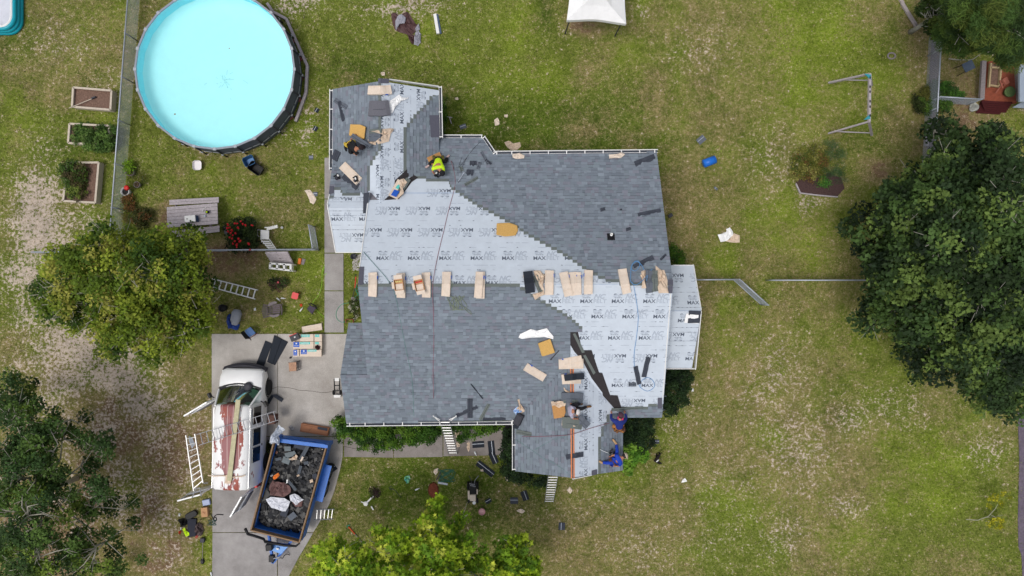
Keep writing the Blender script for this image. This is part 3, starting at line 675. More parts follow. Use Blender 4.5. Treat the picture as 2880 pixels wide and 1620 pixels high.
for key, (pl, poly, dn) in ROOFS.items():
    g = math.hypot(pl.b, pl.c); e = EXPO/math.sqrt(1+g*g)
    ax = 0 if dn[0] else 1           # course coordinate axis
    sgn = dn[ax]                     # downslope sign
    xy = ROOFXY[key]
    vals = [p[ax]*sgn for p in xy]; lo, hi = min(vals), max(vals)     # hi = eave
    for spoly in SHING[key]:
        sp = [(q.x, q.y) for q in (pl.hit(*p) for p in spoly)]
        rows = sorted([lo+(hi-lo)*k_/40 for k_ in range(41)]+[v_+d_ for v_ in vals for d_ in (-.001, .001)])
        rows = [r_ for r_ in rows if lo <= r_ <= hi]; prev = None
        for r_ in rows:
            I = inter(scan(xy, r_*sgn, ax), scan(sp, r_*sgn, ax))
            if prev and len(prev[1]) == len(I):
                for (a0, b0), (a1, b1) in zip(prev[1], I):
                    Q = [(a0, prev[0]), (b0, prev[0]), (b1, r_), (a1, r_)]
                    Q = [((c_*sgn, al_) if ax == 0 else (al_, c_*sgn)) for al_, c_ in Q]; Q = [Vector((x_, y_, pl.z(x_, y_)+.0066)) for x_, y_ in Q]
                    base.add(Q, [(0, 1, 2, 3) if (Q[1]-Q[0]).cross(Q[2]-Q[0]).z > 0 else (3, 2, 1, 0)])
            prev = (r_, I)
        s = hi-.0
        i = 0
        while s-e > lo-.02:
            mid = (s-e/2)*sgn
            I = inter(scan(xy, mid, ax), scan(sp, mid, ax))
            for a, b in I:
                def pt(along, c, h):
                    x, y = (c*sgn, along) if ax == 0 else (along, c*sgn)
                    return Vector((x, y, pl.z(x, y)+h))
                # head lap band upslope of this course
                mid2 = (s-e-.06)*sgn
                for a2, b2 in inter(scan(xy, mid2, ax), [(a, b)]):
                    vs = [pt(a2, s-e+.01, .008), pt(b2, s-e+.01, .008), pt(b2, s-e-.12, .005), pt(a2, s-e-.12, .005)]
                    heads.add(vs, [(0, 1, 2, 3)])
                x = a; last = None
                while x < b-.01:
                    w = random.choice((.11, .15, .18, .2, .24, .27)); w = min(w, b-x)
                    if b-x-w < .05: w = b-x
                    thick = random.random() < .5
                    if thick == last and random.random() < .6: thick = not thick
                    last = thick
                    h1 = .028 if thick else .013; h0 = .010
                    c = random.choice(SC); v = random.uniform(.97, 1.06)*(1.03 if thick else .985); c = tuple(q*v for q in c[:3])
                    jit = random.uniform(-.004, .004)
                    vs = [pt(x, s+jit, 0), pt(x+w, s+jit, 0), pt(x+w, s-e, 0), pt(x, s-e, 0), pt(x, s+jit, h1), pt(x+w, s+jit, h1), pt(x+w, s-e, h0), pt(x, s-e, h0)]
                    cen = (vs[0]+vs[2])/2; q = PX(cen)
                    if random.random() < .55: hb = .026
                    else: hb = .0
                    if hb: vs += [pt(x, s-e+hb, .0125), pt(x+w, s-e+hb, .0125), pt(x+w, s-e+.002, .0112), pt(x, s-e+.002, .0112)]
                    tabs.append((abs(q[0]-1300)/1.3+abs(q[1]-900), vs, c))
                    x += w
            s -= e; i += 1
mat_tab = mat('laminated_shingle', (1, 1, 1), .97, .22, 90, bump=.15, attr='tabcol', spec=.15)
tabs.sort(key=lambda t: t[0])
FS = [(4, 5, 6, 7), (0, 1, 5, 4), (1, 2, 6, 5), (2, 3, 7, 6), (3, 0, 4, 7)]
def orient(vs):
    n = (vs[5]-vs[4]).cross(vs[7]-vs[4])
    return [tuple(reversed(f)) for f in FS] if n.z < 0 else FS
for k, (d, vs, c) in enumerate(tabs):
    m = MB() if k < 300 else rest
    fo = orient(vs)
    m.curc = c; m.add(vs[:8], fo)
    if len(vs) > 8: m.curc = tuple(q*.62 for q in c); m.add(vs[8:], [(0, 1, 2, 3) if fo is FS else (3, 2, 1, 0)])  # shadow line below the overlapping tab, painted on as a darker strip
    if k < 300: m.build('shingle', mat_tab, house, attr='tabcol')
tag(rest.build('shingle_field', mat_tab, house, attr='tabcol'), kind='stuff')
tag(base.build('shingle_bedding', M['sh_grey'], house), kind='stuff')
fs = []
for q in heads.f:
    a, b, c, d = [Vector(heads.v[i]) for i in q]
    fs.append(q if (b-a).cross(c-a).z > 0 else tuple(reversed(q)))
heads.f = fs
tag(heads.build('shingle_headlap', M['sh_olive'], house), kind='stuff')

# ---- felt: strips on each slope, bounded in photo pixels (horizontal or vertical lines)
M['felt'] = mat('pale_grey_felt', srgb(200, 209, 220), .75, .05, 3, bump=.3, spec=.2, detail=6)
M['ink'] = mat('grey_print', srgb(98, 106, 120), .8, .05, 5)
M['ink2'] = mat('light_grey_print', srgb(150, 160, 175), .8, .05, 5)
def text_mesh(txt, size, bold=0.0, outline=0.0, shear=0.0, spacing=1.0):
    cu = bpy.data.curves.new('lettering_source', 'FONT'); cu.body = txt; cu.size = size; cu.resolution_u = 2; cu.shear = shear; cu.space_character = spacing
    if outline: cu.fill_mode = 'NONE'; cu.bevel_depth = outline; cu.bevel_resolution = 0
    else: cu.offset = bold
    o = bpy.data.objects.new('lettering_source', cu); COL.objects.link(o)
    dg = bpy.context.evaluated_depsgraph_get(); me = bpy.data.meshes.new_from_object(o.evaluated_get(dg))
    v = [tuple(q.co) for q in me.vertices]; f = [tuple(p.vertices) for p in me.polygons]
    bpy.data.objects.remove(o); bpy.data.curves.remove(cu); bpy.data.meshes.remove(me)
    xs_ = [q[0] for q in v]; x0 = min(xs_) if xs_ else 0
    return [(q[0]-x0, q[1], q[2]*.2) for q in v], f, (max(xs_)-x0 if xs_ else 0)
def fitw(t, w, x=0, y=0):
    k = w/t[2]; return [(p[0]*k+x, p[1]*k+y, p[2]) for p in t[0]], t[1]
t_max = fitw(text_mesh('MAX', .2, bold=.004), .49, 0, 0)
t_felt = fitw(text_mesh('FELT', .2, outline=.0042, spacing=1.1), .5, .52, .0)
t_nc = fitw(text_mesh('NC', .3, outline=.0075, shear=.35), .46, .52, .19)
def stamp():       # print: ram-like pair of curls, NC outline, MAX FELT line
    m = MB(); m.m = 0; m.add(*t_max)
    m.m = 1; m.add(*t_felt); m.add(*t_nc)
    for cx in (.15, .33):
        for r, a0, a1, w in ((.085, 20, 330, .012), (.05, 0, 300, .011), (.02, 0, 300, .01)):
            pts = [Vector((cx+r*math.cos(math.radians(a)), .30+r*math.sin(math.radians(a)), 0)) for a in np.linspace(a0, a1, 10)]
            for p, q in zip(pts[:-1], pts[1:]): m.bar(p, q, w, .0006)
    m.m = 0
    for cx, s_ in ((.12, 1), (.36, -1)):
        m.add([(cx-.07, .36, 0), (cx+.06, .37, 0), (cx+.04*s_, .41, 0), (cx-.04, .40, 0)], [(0, 1, 2, 3)])
        m.add([(cx, .21, 0), (cx+.03, .2, 0), (cx+.02*s_, .27, 0)], [(0, 1, 2)])
    for i in range(5):
        m.bar((.2+.02*i, .2, 0), (.19+.03*i, .27, 0), .006, .0006)
    return m
STAMP = stamp()
def strip(key, px_poly, rows, vertical=0):
    """one felt strip: photo outline, rows of print: (x, y, direction deg, pitch)"""
    pl, poly, dn = ROOFS[key]; xy = ROOFXY[key]
    sp = [(q.x, q.y) for q in (pl.hit(*p) for p in px_poly)]
    # clip outline by the roof polygon with scanlines across the short axis -> build as quads
    ax = 1 if not vertical else 0
    lo = min(p[ax] for p in sp); hi = max(p[ax] for p in sp); n = 14
    m = MB(); cuts = list(np.linspace(lo+.0005, hi-.0005, n))
    for p in xy:
        if lo < p[ax] < hi: cuts += [p[ax]-.0008, p[ax]+.0008]
    cuts = sorted(cuts)
    prev = None
    for c in cuts:
        I = inter(scan(xy, c, ax), scan(sp, c, ax)); cur = [(a, b, c) for a, b in I]
        if prev and cur and len(prev) == len(cur):
            for (a0, b0, c0), (a1, b1, c1) in zip(prev, cur):
                P = lambda al, cc: Vector((al, cc, pl.z(al, cc)+.0035)) if ax == 1 else Vector((cc, al, pl.z(cc, al)+.0035))
                v = [P(a0, c0), P(b0, c0), P(b1, c1), P(a1, c1)]
                f = (0, 1, 2, 3) if (v[1]-v[0]).cross(v[2]-v[0]).z > 0 else (3, 2, 1, 0)
                m.add(v, [f])
        prev = cur
    if not m.v: return
    o = m.build('felt_strip', M['felt'], house)
    t = MB()
    for (rx, ry, ang, cnt, pitch) in rows:
        for k in range(cnt):
            if vertical: Mx = pl.hit(rx, ry+pitch*k)
            else: Mx = pl.hit(rx+pitch*k, ry)
            fr = frame(Mx+pl.n()*.005, (math.cos(math.radians(ang)), math.sin(math.radians(ang)), 0), pl.n())
            V = [fr @ Vector(v) for v in STAMP.v]
            for f, mi in zip(STAMP.f, STAMP.mi):
                c = sum((V[i] for i in f), Vector())/len(f)
                if inpoly(c.x, c.y, sp) and inpoly(c.x, c.y, xy):
                    oo = len(t.v); t.v += [tuple(V[i]) for i in f]; t.f.append(tuple(range(oo, oo+len(f)))); t.mi.append(mi); t.c.append(None)
    # nail caps and faint edge print
    for k in range(60):
        p = random.uniform(min(q[0] for q in px_poly), max(q[0] for q in px_poly)); q_ = random.choice([min(q[1] for q in px_poly)+6, max(q[1] for q in px_poly)-7])
        if vertical: p = random.choice([min(q[0] for q in px_poly)+5, max(q[0] for q in px_poly)-5]); q_ = random.uniform(min(q[1] for q in px_poly), max(q[1] for q in px_poly))
        c = pl.hit(p, q_)
        if inpoly(c.x, c.y, sp) and inpoly(c.x, c.y, xy):
            fr = frame(c+pl.n()*.006, (1, 0, 0), pl.n()); a = len(t.v)
            big = k % 4 == 0; w, h_ = (.03, .012) if big else (random.uniform(.04, .16), .006)
            if vertical and not big: w, h_ = h_, w
            t.v += [tuple(fr @ Vector(v)) for v in ((-w, -h_, 0), (w, -h_, 0), (w, h_, 0), (-w, h_, 0))]; t.f.append((a, a+1, a+2, a+3)); t.mi.append(0 if big else 1); t.c.append(None)
    if len(t.f) > 12: t.build('printed_lettering', [M['ink'], M['ink2']], o)
def hrow(key, y0, y1, rows, x0=880, x1=2000): strip(key, [(x0, y0), (x1, y0), (x1, y1), (x0, y1)], rows)
# rotation 180 rows: origin is the right-hand end of the stamp
hrow('MN', 500, 566, [(1180+88, 532, 180, 4, 88)], 1040)
hrow('MN', 566, 628, [(1125, 582, 180, 5, 84.6)]); hrow('MN', 628, 690, [(1074, 642, 180, 10, 85.5)])
hrow('MN', 690, 753, [(1058-88, 731, 0, 12, 88.4)]); hrow('MN', 753, 799, [(1090-88, 801, 0, 5, 91), (1466+75, 770, 180, 4, 90)])
hrow('MS', 801, 869, [(1545-90, 852, 0, 6, 88.4)], 1400); hrow('MS', 869, 912, [(1577-88, 895, 0, 5, 87)], 1400)
hrow('MS', 912, 978, [(1624, 955, 0, 4, 86)], 1500); hrow('MS', 978, 1041, [(1673, 996, 180, 4, 88)], 1500); hrow('MS', 1041, 1108, [(1720, 1088, 0, 3, 84)], 1500)
hrow('MS', 1108, 1160, [(1815, 1122, 180, 2, 88)], 1600)
strip('NWW', [(1030,200),(1071,200),(1071,620),(1030,620)], [(1058, 470-88, 270, 4, 82)], 1)
strip('NWE', [(1071,200),(1102.5,200),(1102.5,620),(1071,620)], [(1068, 240, 270, 5, 85)], 1)
strip('NWE', [(1102.5,200),(1150,200),(1150,620),(1102.5,620)], [(1135, 266, 90, 5, 82)], 1)
strip('NWE', [(1150,200),(1250,200),(1250,620),(1150,620)], [(1172, 250, 270, 3, 84)], 1)
hrow('WN', 524, 562, [(990, 556, 180, 2, 78)], 900, 1050); hrow('WN', 562, 600, [(930, 618, 0, 2, 78)], 900, 1050); hrow('WS', 560, 600, [(990, 556, 180, 2, 78)], 900, 1050)
hrow('WS', 600, 640, [(933, 621, 0, 2, 78)], 900, 1050); hrow('WS', 640, 720, [(1022, 656, 180, 3, 88)], 900, 1050)
hrow('EN', 735, 816, [(1922, 770, 180, 2, 84)], 1880, 2000); hrow('EN', 816, 872, [(1880-38, 856, 0, 3, 92)], 1880, 2000)
hrow('ES', 868, 928, [(1906-88, 906, 0, 3, 88)], 1880, 2000); hrow('ES', 928, 966, [(1925, 936, 180, 2, 84)], 1860, 2000); hrow('ES', 966, 1045, [(1845, 1013, 0, 3, 82)], 1850, 2000)
strip('SEE', [(1608,960),(1663,960),(1663,1380),(1608,1380)], [(1652, 1180, 90, 5, 85), (1652, 1095, 90, 1, 85)], 1)
strip('SEE', [(1663,960),(1760,960),(1760,1380),(1663,1380)], [(1684, 1070, 270, 4, 83)], 1)
strip('SEW', [(1600,960),(1608,960),(1608,1380),(1600,1380)], [], 1)

# ---- black valley underlayment (two sheets that meet in the valley), starter caps
def sheet(pts, pl, name, m, h=.014, th=.006):
    P = [pl.hit(x, y, h) for x, y in pts]
    return MB().slab(P, th).build(name, m, house)
sheet([(1604,934),(1626,934),(1637,985),(1664,985),(1685,1048),(1694,1049),(1716,1111),(1737,1112),(1749,1150),(1728,1152),(1697,1120),(1694,1104),(1664,1064),(1638,1014),(1616,990),(1604,970)], MS, 'valley_underlayment', M['under'])
sheet([(1148,473),(1165,492),(1176,500),(1158,512),(1122,560),(1080,563),(1070,566),(1150,494)], MN, 'valley_underlayment', M['under'])
sheet([(1148,473),(1150,496),(1109,536),(1110,508)], NWE, 'valley_underlayment', M['under'])
M['grey_sheet'] = mat('grey_starter_sheet', srgb(92, 92, 104), .95, .15, 50)
sheet([(1038,543),(1062,537),(1083,545),(1066,562),(1040,562)], MN, 'underlayment_flap', mat('grey_flap', srgb(120,118,124), .9, .1, 20), .02)
sheet([(1208,324),(1235,324),(1237,386),(1212,386)], NWE, 'starter_strip', M['grey_sheet'], .035)
sheet([(1063,221),(1071,220),(1071,234),(1064,234)], NWW, 'starter_strip', M['grey_sheet'], .03); sheet([(1071,220),(1094,222),(1094,234),(1071,234)], NWE, 'starter_strip', M['grey_sheet'], .03)
sheet([(927,523),(939,523),(939,543),(925,547)], WN, 'starter_strip', M['grey_sheet'], .03)
sheet([(1022,543),(1039,541),(1033,600),(1021,600)], WS, 'step_flashing', M['sh_dark'], .03)
sheet([(1024,480),(1034,470),(1037,540),(1024,543)], WN, 'step_flashing', M['sh_grey'], .03)
sheet([(1011,750),(1024,750),(1021,801),(1007,801)], MN, 'ridge_starter', M['grey_sheet'], .03)
sheet([(1879,786),(1893,786),(1893,800),(1879,800)], MN, 'ridge_starter', M['grey_sheet'], .03); sheet([(1879,800),(1893,800),(1891,825),(1879,825)], MS, 'ridge_starter', M['grey_sheet'], .03)
sheet([(1664,1324),(1680,1320),(1680,1334),(1664,1338)], SEE, 'starter_strip', M['grey_sheet'], .03); sheet([(1850,1119),(1862,1119),(1862,1149),(1850,1149)], MS, 'starter_strip', M['grey_sheet'], .03)
for pts in ([(1611,939),(1618,937),(1645,991),(1637,993)], [(1640,1000),(1647,998),(1675,1048),(1669,1054)]): sheet(pts, MS, 'valley_shingle', M['sh_olive'], .03)
# exposed plywood edges along the open ridge slot of the front wing
M['ply'] = mat('orange_plywood', srgb(214, 128, 76), .7, .12, 14)
for x in (1604.5, 1611.5):
    a = (SEW if x < 1608 else SEE).hit(x, 990, .02); b = (SEW if x < 1608 else SEE).hit(x+3, 1345, .02)
    MB().bar(a, b, .045, .03).build('ridge_board', M['ply'], house)
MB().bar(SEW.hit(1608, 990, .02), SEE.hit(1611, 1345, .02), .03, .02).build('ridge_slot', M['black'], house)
# ---- white trims: gutters with hangers, rakes, fascia
def gutter(pts, pls, out):
    m = MB(); t = MB()
    for (a, b) in zip(pts[:-1], pts[1:]):
        A, B = pls.hit(*a), pls.hit(*b); d = (B-A); n = Vector((d.y, -d.x, 0)).normalized()
        if n.x*out[0]+n.y*out[1] < 0: n = -n
        m.bar(A+n*.12, B+n*.12, .03, .11, m=0); m.bar(A+n*.06-Vector((0, 0, .06)), B+n*.06-Vector((0, 0, .06)), .1, .012, m=1)  # trough floor coloured dark to stand in for shade behind the lip
        m.bar(A+n*.008-Vector((0, 0, .07)), B+n*.008-Vector((0, 0, .07)), .016, .15)
        k = max(1, int(d.length/.78))
        for i in range(k+1):
            p = A.lerp(B, min(.98, max(.02, i/k))); t.bar(p-n*.02+Vector((0, 0, .035)), p+n*.12+Vector((0, 0, .05)), .04, .012)
    g = m.build('gutter', [M['white'], M['sh_dark']], house); t.build('gutter_hanger', M['white'], g)
gutter([(936,251),(935,478)], NWW, (-1, 0)); gutter([(1234,243),(1237,388)], NWE, (1, 0))
gutter([(1237,388),(1357,388),(1388,434),(1850,429)], MN, (0, 1)); gutter([(975,1190),(1448,1185)], MS, (0, -1)); gutter([(1449,1180),(1449,1322)], SEW, (-1, 0))
def rake(pl, a, b, w=.035):
    A, B = pl.hit(*a), pl.hit(*b); MB().bar(A+Vector((0, 0, .01)), B+Vector((0, 0, .01)), w, .05).build('drip_edge', M['white'], house)
    MB().bar(A-Vector((0, 0, .09)), B-Vector((0, 0, .09)), .022, .2).build('rake_board', M['white'], house)
rake(NWE, (1095,223), (1233,243)); rake(WN, (927,547), (921,575)); rake(WS, (921,575), (944,709)); rake(WS, (944,710), (1022,710))
rake(MN, (1039,542), (1012,750)); rake(EN, (1893,746), (1949,746)); rake(EN, (1950,746), (1972,872)); rake(ES, (1972,875), (1956,1037)); rake(ES, (1868,1037), (1956,1037))
rake(MS, (1886,826), (1864,1116)); rake(SEE, (1610,1347), (1664,1336), .03)
# plumbing vent
pv = MB(spot(1718, 667)); pv.box((0, 0, .03), (.3, .3, .02)); pv.lathe((0, 0, .03), [(.12, 0), (.09, .1), (.075, .14)], 14)
v = pv.build('vent_flashing', M['black'], house, False); MB(spot(1718, 667)).lathe((0, 0, .04), [(.055, 0), (.055, .22), (.035, .22), (.035, .1)], 14, cap=False).build('vent_pipe', M['white'], v, True)
# ================================================================== TREES AND SHRUBS
def foliage(name, parent, clumps, n, size, shape='leaf', flat=.7, transl=.25, spread=1.0, rise=0.0):
    """clumps: (x,y,z,r,(r,g,b))"""
    C = np.array([(c[0], c[1], c[2], c[3]) for c in clumps]); K = np.array([c[4][:3] for c in clumps])
    w = C[:, 3]**2; idx = rng.choice(len(C), n, p=w/w.sum())
    off = rng.normal(0, 1, (n, 3)); off /= np.linalg.norm(off, axis=1)[:, None]; rad = rng.random(n)**.45
    P = C[idx, :3]+off*(rad*C[idx, 3]*spread)[:, None]*np.array([1, 1, .7])
    nor = rng.normal(0, 1, (n, 3)); nor[:, 2] = np.abs(nor[:, 2])+flat; nor += off*.5; nor /= np.linalg.norm(nor, axis=1)[:, None]
    t = rng.normal(0, 1, (n, 3)); a = np.cross(nor, t); a /= np.linalg.norm(a, axis=1)[:, None]; b = np.cross(nor, a)
    s = size*rng.uniform(.65, 1.3, n)
    if shape == 'leaf': T = [(1, 0, 0), (.1, .45, .08), (-.8, 0, 0), (.1, -.45, .08)]
    elif shape == 'oak': T = [(1, 0, 0), (.35, .25, .05), (.2, .6, .1), (-.3, .35, .05), (-.8, 0, 0), (-.3, -.35, .05), (.2, -.6, .1), (.35, -.25, .05)]
    elif shape == 'star': T = [(1, 0, 0), (.28, .2, .03), (.35, .9, 0), (-.1, .38, .03), (-.7, .62, 0), (-.35, 0, .04), (-.7, -.62, 0), (-.1, -.38, .03), (.35, -.9, 0), (.28, -.2, .03)]
    else: T = [(1, 0, 0), (0, .09, 0), (-1, 0, 0), (0, -.09, 0)]
    k = len(T); V = np.zeros((n, k, 3))
    for i, (u, v, h) in enumerate(T): V[:, i] = P+(a*u+b*v+nor*h)*s[:, None]
    col = K[idx]*rng.uniform(.7, 1.35, n)[:, None]
    V = V.reshape(-1, 3)
    offp = np.array(ORIG.get(parent.name, Vector((0, 0, 0)))) if parent is not None else np.zeros(3)
    V -= offp
    me = bpy.data.meshes.new(name); me.vertices.add(n*k); me.vertices.foreach_set('co', V.ravel())
    me.loops.add(n*k); me.loops.foreach_set('vertex_index', np.arange(n*k)); me.polygons.add(n); me.polygons.foreach_set('loop_start', np.arange(n)*k)
    at = me.attributes.new('leafcol', 'FLOAT_COLOR', 'FACE'); at.data.foreach_set('color', np.concatenate([col, np.ones((n, 1))], 1).astype(np.float32).ravel())
    me.update(); me.materials.append(leaf_material('leaf', transl)); o = bpy.data.objects.new(name, me); COL.objects.link(o)
    if parent is not None: o.parent = parent
    ORIG[o.name] = Vector(offp)
    return o
def lobe_clumps(lobes, cols, dens, r=(.3, .55), deep=1.6):
    out = []
    for L in lobes:
        px, py, rx, ry, z, th = L[:6]; d = L[6] if len(L) > 6 else 1.0
        n = int(dens*d*rx*ry/1000)
        for _ in range(n):
            a = random.uniform(0, 2*math.pi); q = math.sqrt(random.random()); q *= 1+.12*math.sin(a*5+px)
            zz = z-th*q*q-random.random()**1.5*deep
            p = U(px+rx*q*math.cos(a), py+ry*q*math.sin(a), max(zz, .25))
            c = random.choice(cols); k = random.uniform(.75, 1.2)
            out.append((p.x, p.y, p.z, random.uniform(*r), tuple(v*k for v in c[:3])))
    return out
def tree(label, lobes, cols, base, n, size, dens=7, shape='oak', bark=None, trunk_r=.22, r=(.3, .55), nb=60, name='tree', deep=1.6, twig=.018, fork=2.2, group=None, flat=.7):
    P = U(*base, 0); t = thing(name, label, 'tree', P, group)
    cl = lobe_clumps(lobes, cols, dens, r, deep)
    foliage('crown', t, cl, n, size, shape, flat)
    m = MB(); fk = Vector((P.x, P.y, fork)); m.tube([P-Vector((0, 0, .05)), P+Vector((.03, 0, fork*.5)), fk], [trunk_r*1.3, trunk_r, trunk_r*.85], 8)
    m.build('trunk', bark, t, True)
    b = MB(); hubs = []
    for L in lobes:
        q = U(L[0], L[1], L[4]-L[5]*.3-.5)
        mid = fk.lerp(q, .5)+Vector((random.uniform(-.3, .3), random.uniform(-.3, .3), .2))
        b.tube([fk-Vector((0, 0, .3)), fk.lerp(mid, .5)+Vector((0, 0, .1)), mid, mid.lerp(q, .5)+Vector((random.uniform(-.2, .2), random.uniform(-.2, .2), .1)), q], [trunk_r*.6, trunk_r*.45, trunk_r*.32, trunk_r*.2, trunk_r*.1], 6); hubs += [mid, q, mid.lerp(q, .5)]
    for c in random.sample(cl, min(nb, len(cl))):
        q = Vector(c[:3]); h = min(hubs, key=lambda v: (v-q).length); k = random.uniform(-.2, .2)
        mm = h.lerp(q, .5)+Vector((random.uniform(-.25, .25), random.uniform(-.25, .25), random.uniform(-.1, .25)))
        b.tube([h, mm, q+Vector((0, 0, .2))], [twig*1.8, twig*1.3, twig*.6], 5)
        for _ in range(3):
            b.tube([mm.lerp(q, random.random()), q+Vector((random.uniform(-.6, .6), random.uniform(-.6, .6), random.uniform(0, .4)))], [twig*.8, twig*.4], 4)
    b.build('limb', bark, t, True)
    return t
bark1 = mat('pale_bark', srgb(168, 164, 150), .9, .15, 8); bark2 = mat('grey_bark', srgb(150, 148, 138), .9, .2, 8)
G = lambda *a: srgb(*a)
tree('broad olive and yellow-green tree over the chain link fence beside the driveway',
 [(350,760,190,110,6.6,1.4),(240,800,120,120,5.6,1.6),(470,770,120,120,6.0,1.4),(400,920,150,90,5.6,1.6,.8),(290,910,90,80,5.0,1.4,.7),(530,700,55,60,5.0,1,1),(190,850,80,60,4.6,1.2),(500,900,90,80,5.2,1.4,.8),(300,690,100,60,5.6,1.2),(430,990,80,40,4.6,1,.6),(560,800,50,70,4.6,1,.8),(150,810,50,60,4.4,1,.8)],
 [G(108,128,36), G(134,148,48), G(78,102,30), G(94,116,34), G(156,156,70), G(56,80,26)], (560, 822), 34000, .085, 4.2, bark=bark1, trunk_r=.2, nb=90)
tree('huge dark green oak filling the right side of the yard',
 [(2690,680,180,170,9,2),(2830,560,120,150,9,2),(2800,820,150,150,9,2),(2560,610,110,90,7.4,1.8),(2460,650,70,60,6,1.4),(2680,480,90,70,7,1.6),(2760,400,70,55,6.4,1.6),(2870,960,90,110,7.6,1.8),(2540,760,110,90,7,1.6),(2640,880,120,90,7,1.6),(2860,700,60,80,8.6,1),(2490,880,70,60,5.4,1.4,.8),(2800,1060,90,80,6,1.4),(2600,1000,60,50,4.6,1.2,.6),(2850,1130,60,50,5,1),(2660,380,50,35,5,1,.8),(2570,530,70,60,6,1.4),(2740,950,110,90,7.4,1.6),(2700,1020,80,60,6,1.4,.8),(2780,1000,80,80,6.6,1.4)],
 [G(46,64,34), G(58,80,42), G(34,50,30), G(72,96,48), G(48,68,38), G(104,126,62)], (2640, 760), 90000, .105, 5.2, bark=bark2, trunk_r=.4, nb=110, fork=3, r=(.35, .65), name='oak_tree')
tree('sparse dark green tree in the lower left corner over bare sandy soil',
 [(40,1180,110,80,5.6,1.2),(150,1270,110,80,5.6,1.2),(40,1330,110,90,6,1.2),(210,1380,80,70,5,1),(80,1450,120,90,6.2,1.2),(100,1570,150,70,6.2,1.2),(270,1540,80,60,4.6,1,.8),(270,1250,50,50,4.4,1,.8),(330,1430,60,60,4,1,.5),(30,1100,60,50,4.6,1,.8),(350,1570,60,40,4,1,.6),(200,1180,50,40,4.2,1,.6)],
 [G(66,92,44), G(82,108,48), G(52,74,38), G(72,98,44), G(112,134,52), G(58,84,42)], (215, 1345), 32000, .075, 3.2, bark=bark1, trunk_r=.11, nb=120, deep=2.6)
tree('soft needled pine in the upper right corner beside the neighbour\'s shed',
 [(2790,30,110,90,9,1.8),(2850,110,70,80,8,1.6),(2720,90,70,50,7,1.4),(2720,10,70,50,7.6,1.2)],
 [G(70,96,44), G(86,110,48), G(54,76,38), G(100,116,50)], (2740, 110), 70000, .12, 9, 'needle', bark2, .14, (.3, .55), 30, 'pine_tree', 1.6, .02, 3)
tree('scraggly shrubby tree leaning over the fence top in the upper right corner',
 [(2625,25,36,40,3,1),(2650,60,40,40,3,1),(2700,110,40,50,3,1,.7)], [G(70,88,34), G(84,100,38), G(52,70,30)], (2560, 90), 7000, .08, 7, bark=bark2, trunk_r=.1, r=(.2, .4), nb=20, fork=1)
tree('bright lime maple with large lobed leaves at the bottom edge below the front lawn',
 [(1232,1440,26,42,5.2,.6),(1215,1490,60,40,5.8,.8),(1290,1475,24,26,4.9,.5),(1075,1515,40,26,5.6,.8),(1120,1550,70,50,6.6,.8),(940,1560,60,50,5.6,1),(1000,1590,80,50,6.4,1),(1230,1570,80,60,7,1),(1310,1560,46,50,6,.8),(1150,1680,220,90,8,1.4),(900,1620,50,40,5.4,1),(1340,1620,50,50,6.4,1)],
 [G(148,176,40), G(126,158,38), G(168,190,56), G(122,158,38), G(200,208,80), G(102,138,36)], (1245, 1590), 11500, .11, 10, 'star', bark1, .16, (.22, .4), 30, 'maple_tree', 1.0, .015)
tree('small lime maple with lobed leaves, right of the larger one at the bottom edge',
 [(1445,1570,46,66,5.6,1),(1470,1610,40,50,5.2,.8),(1420,1620,40,40,5.6,.8),(1455,1700,60,60,6,1)],
 [G(142,170,38), G(118,152,38), G(166,186,52), G(90,124,34)], (1440, 1560), 3800, .105, 11, 'star', bark1, .1, (.2, .36), 10, 'maple_tree', .9, .012)

def shrub(label, lobes, cols, n, size, dens=25, r=(.12, .25), shape='leaf', name='shrub', cat='shrub', stems=True, group=None, deep=.5, part='foliage'):
    cx = sum(l[0] for l in lobes)/len(lobes); cy = sum(l[1] for l in lobes)/len(lobes); P = U(cx, cy, 0)
    t = thing(name, label, cat, P, group)
    cl = lobe_clumps(lobes, cols, dens, r, deep)
    if not cl: cl = lobe_clumps([(l[0], l[1], max(l[2], 30), max(l[3], 30), l[4], l[5]) for l in lobes], cols, 30, r, deep)
    foliage(part, t, cl, n, size, shape, .8)
    m = MB()
    for c in random.sample(cl, min(8, len(cl))): m.tube([(c[0]*.7+P.x*.3, c[1]*.7+P.y*.3, 0), c[:3]], [.012, .006], 5)
    m.build('stem', bark2, t)
    return t
BR = [G(62,98,30), G(80,116,34), G(46,76,26), G(98,130,42)]
DKG = [G(38,58,32), G(48,70,36), G(30,46,28)]
shrub('long leafy green hedge under the front gutter, left of the tall ladder', [(1000,1216,50,44,1.7,.5),(1060,1222,60,46,1.8,.5),(1130,1216,60,42,1.7,.5),(1190,1210,54,34,1.6,.5),(960,1195,24,28,1.4,.4),(1240,1200,30,22,1.3,.4)], BR, 19000, .055, 30, name='hedge')
shrub('small leafy bush under the front gutter, right of the tall ladder', [(1320,1200,44,28,1.4,.4),(1365,1198,40,26,1.3,.4),(1300,1235,16,14,.8,.3)], BR, 5000, .05, 30)
shrub('black-green bush beside the gutter of the front gable', [(1438,1262,24,60,1.5,.5),(1445,1330,30,30,1.4,.5),(1420,1300,16,30,1.1,.4),(1500,1352,50,14,1,.3)], DKG, 7000, .05, 32)
shrub('dark bush against the east side of the front gable', [(1790,1200,50,40,1.6,.5),(1810,1240,34,26,1.4,.4),(1770,1230,24,40,1.4,.4)], DKG, 8000, .05, 32)
shrub('bright green large leaved bush below the east side of the front gable', [(1780,1265,26,30,1.2,.4),(1760,1300,22,26,1.0,.3),(1800,1280,30,22,1,.3),(1765,1325,20,14,.8,.3)], [G(104,148,44), G(84,128,40), G(128,166,60)], 2400, .085, 32)
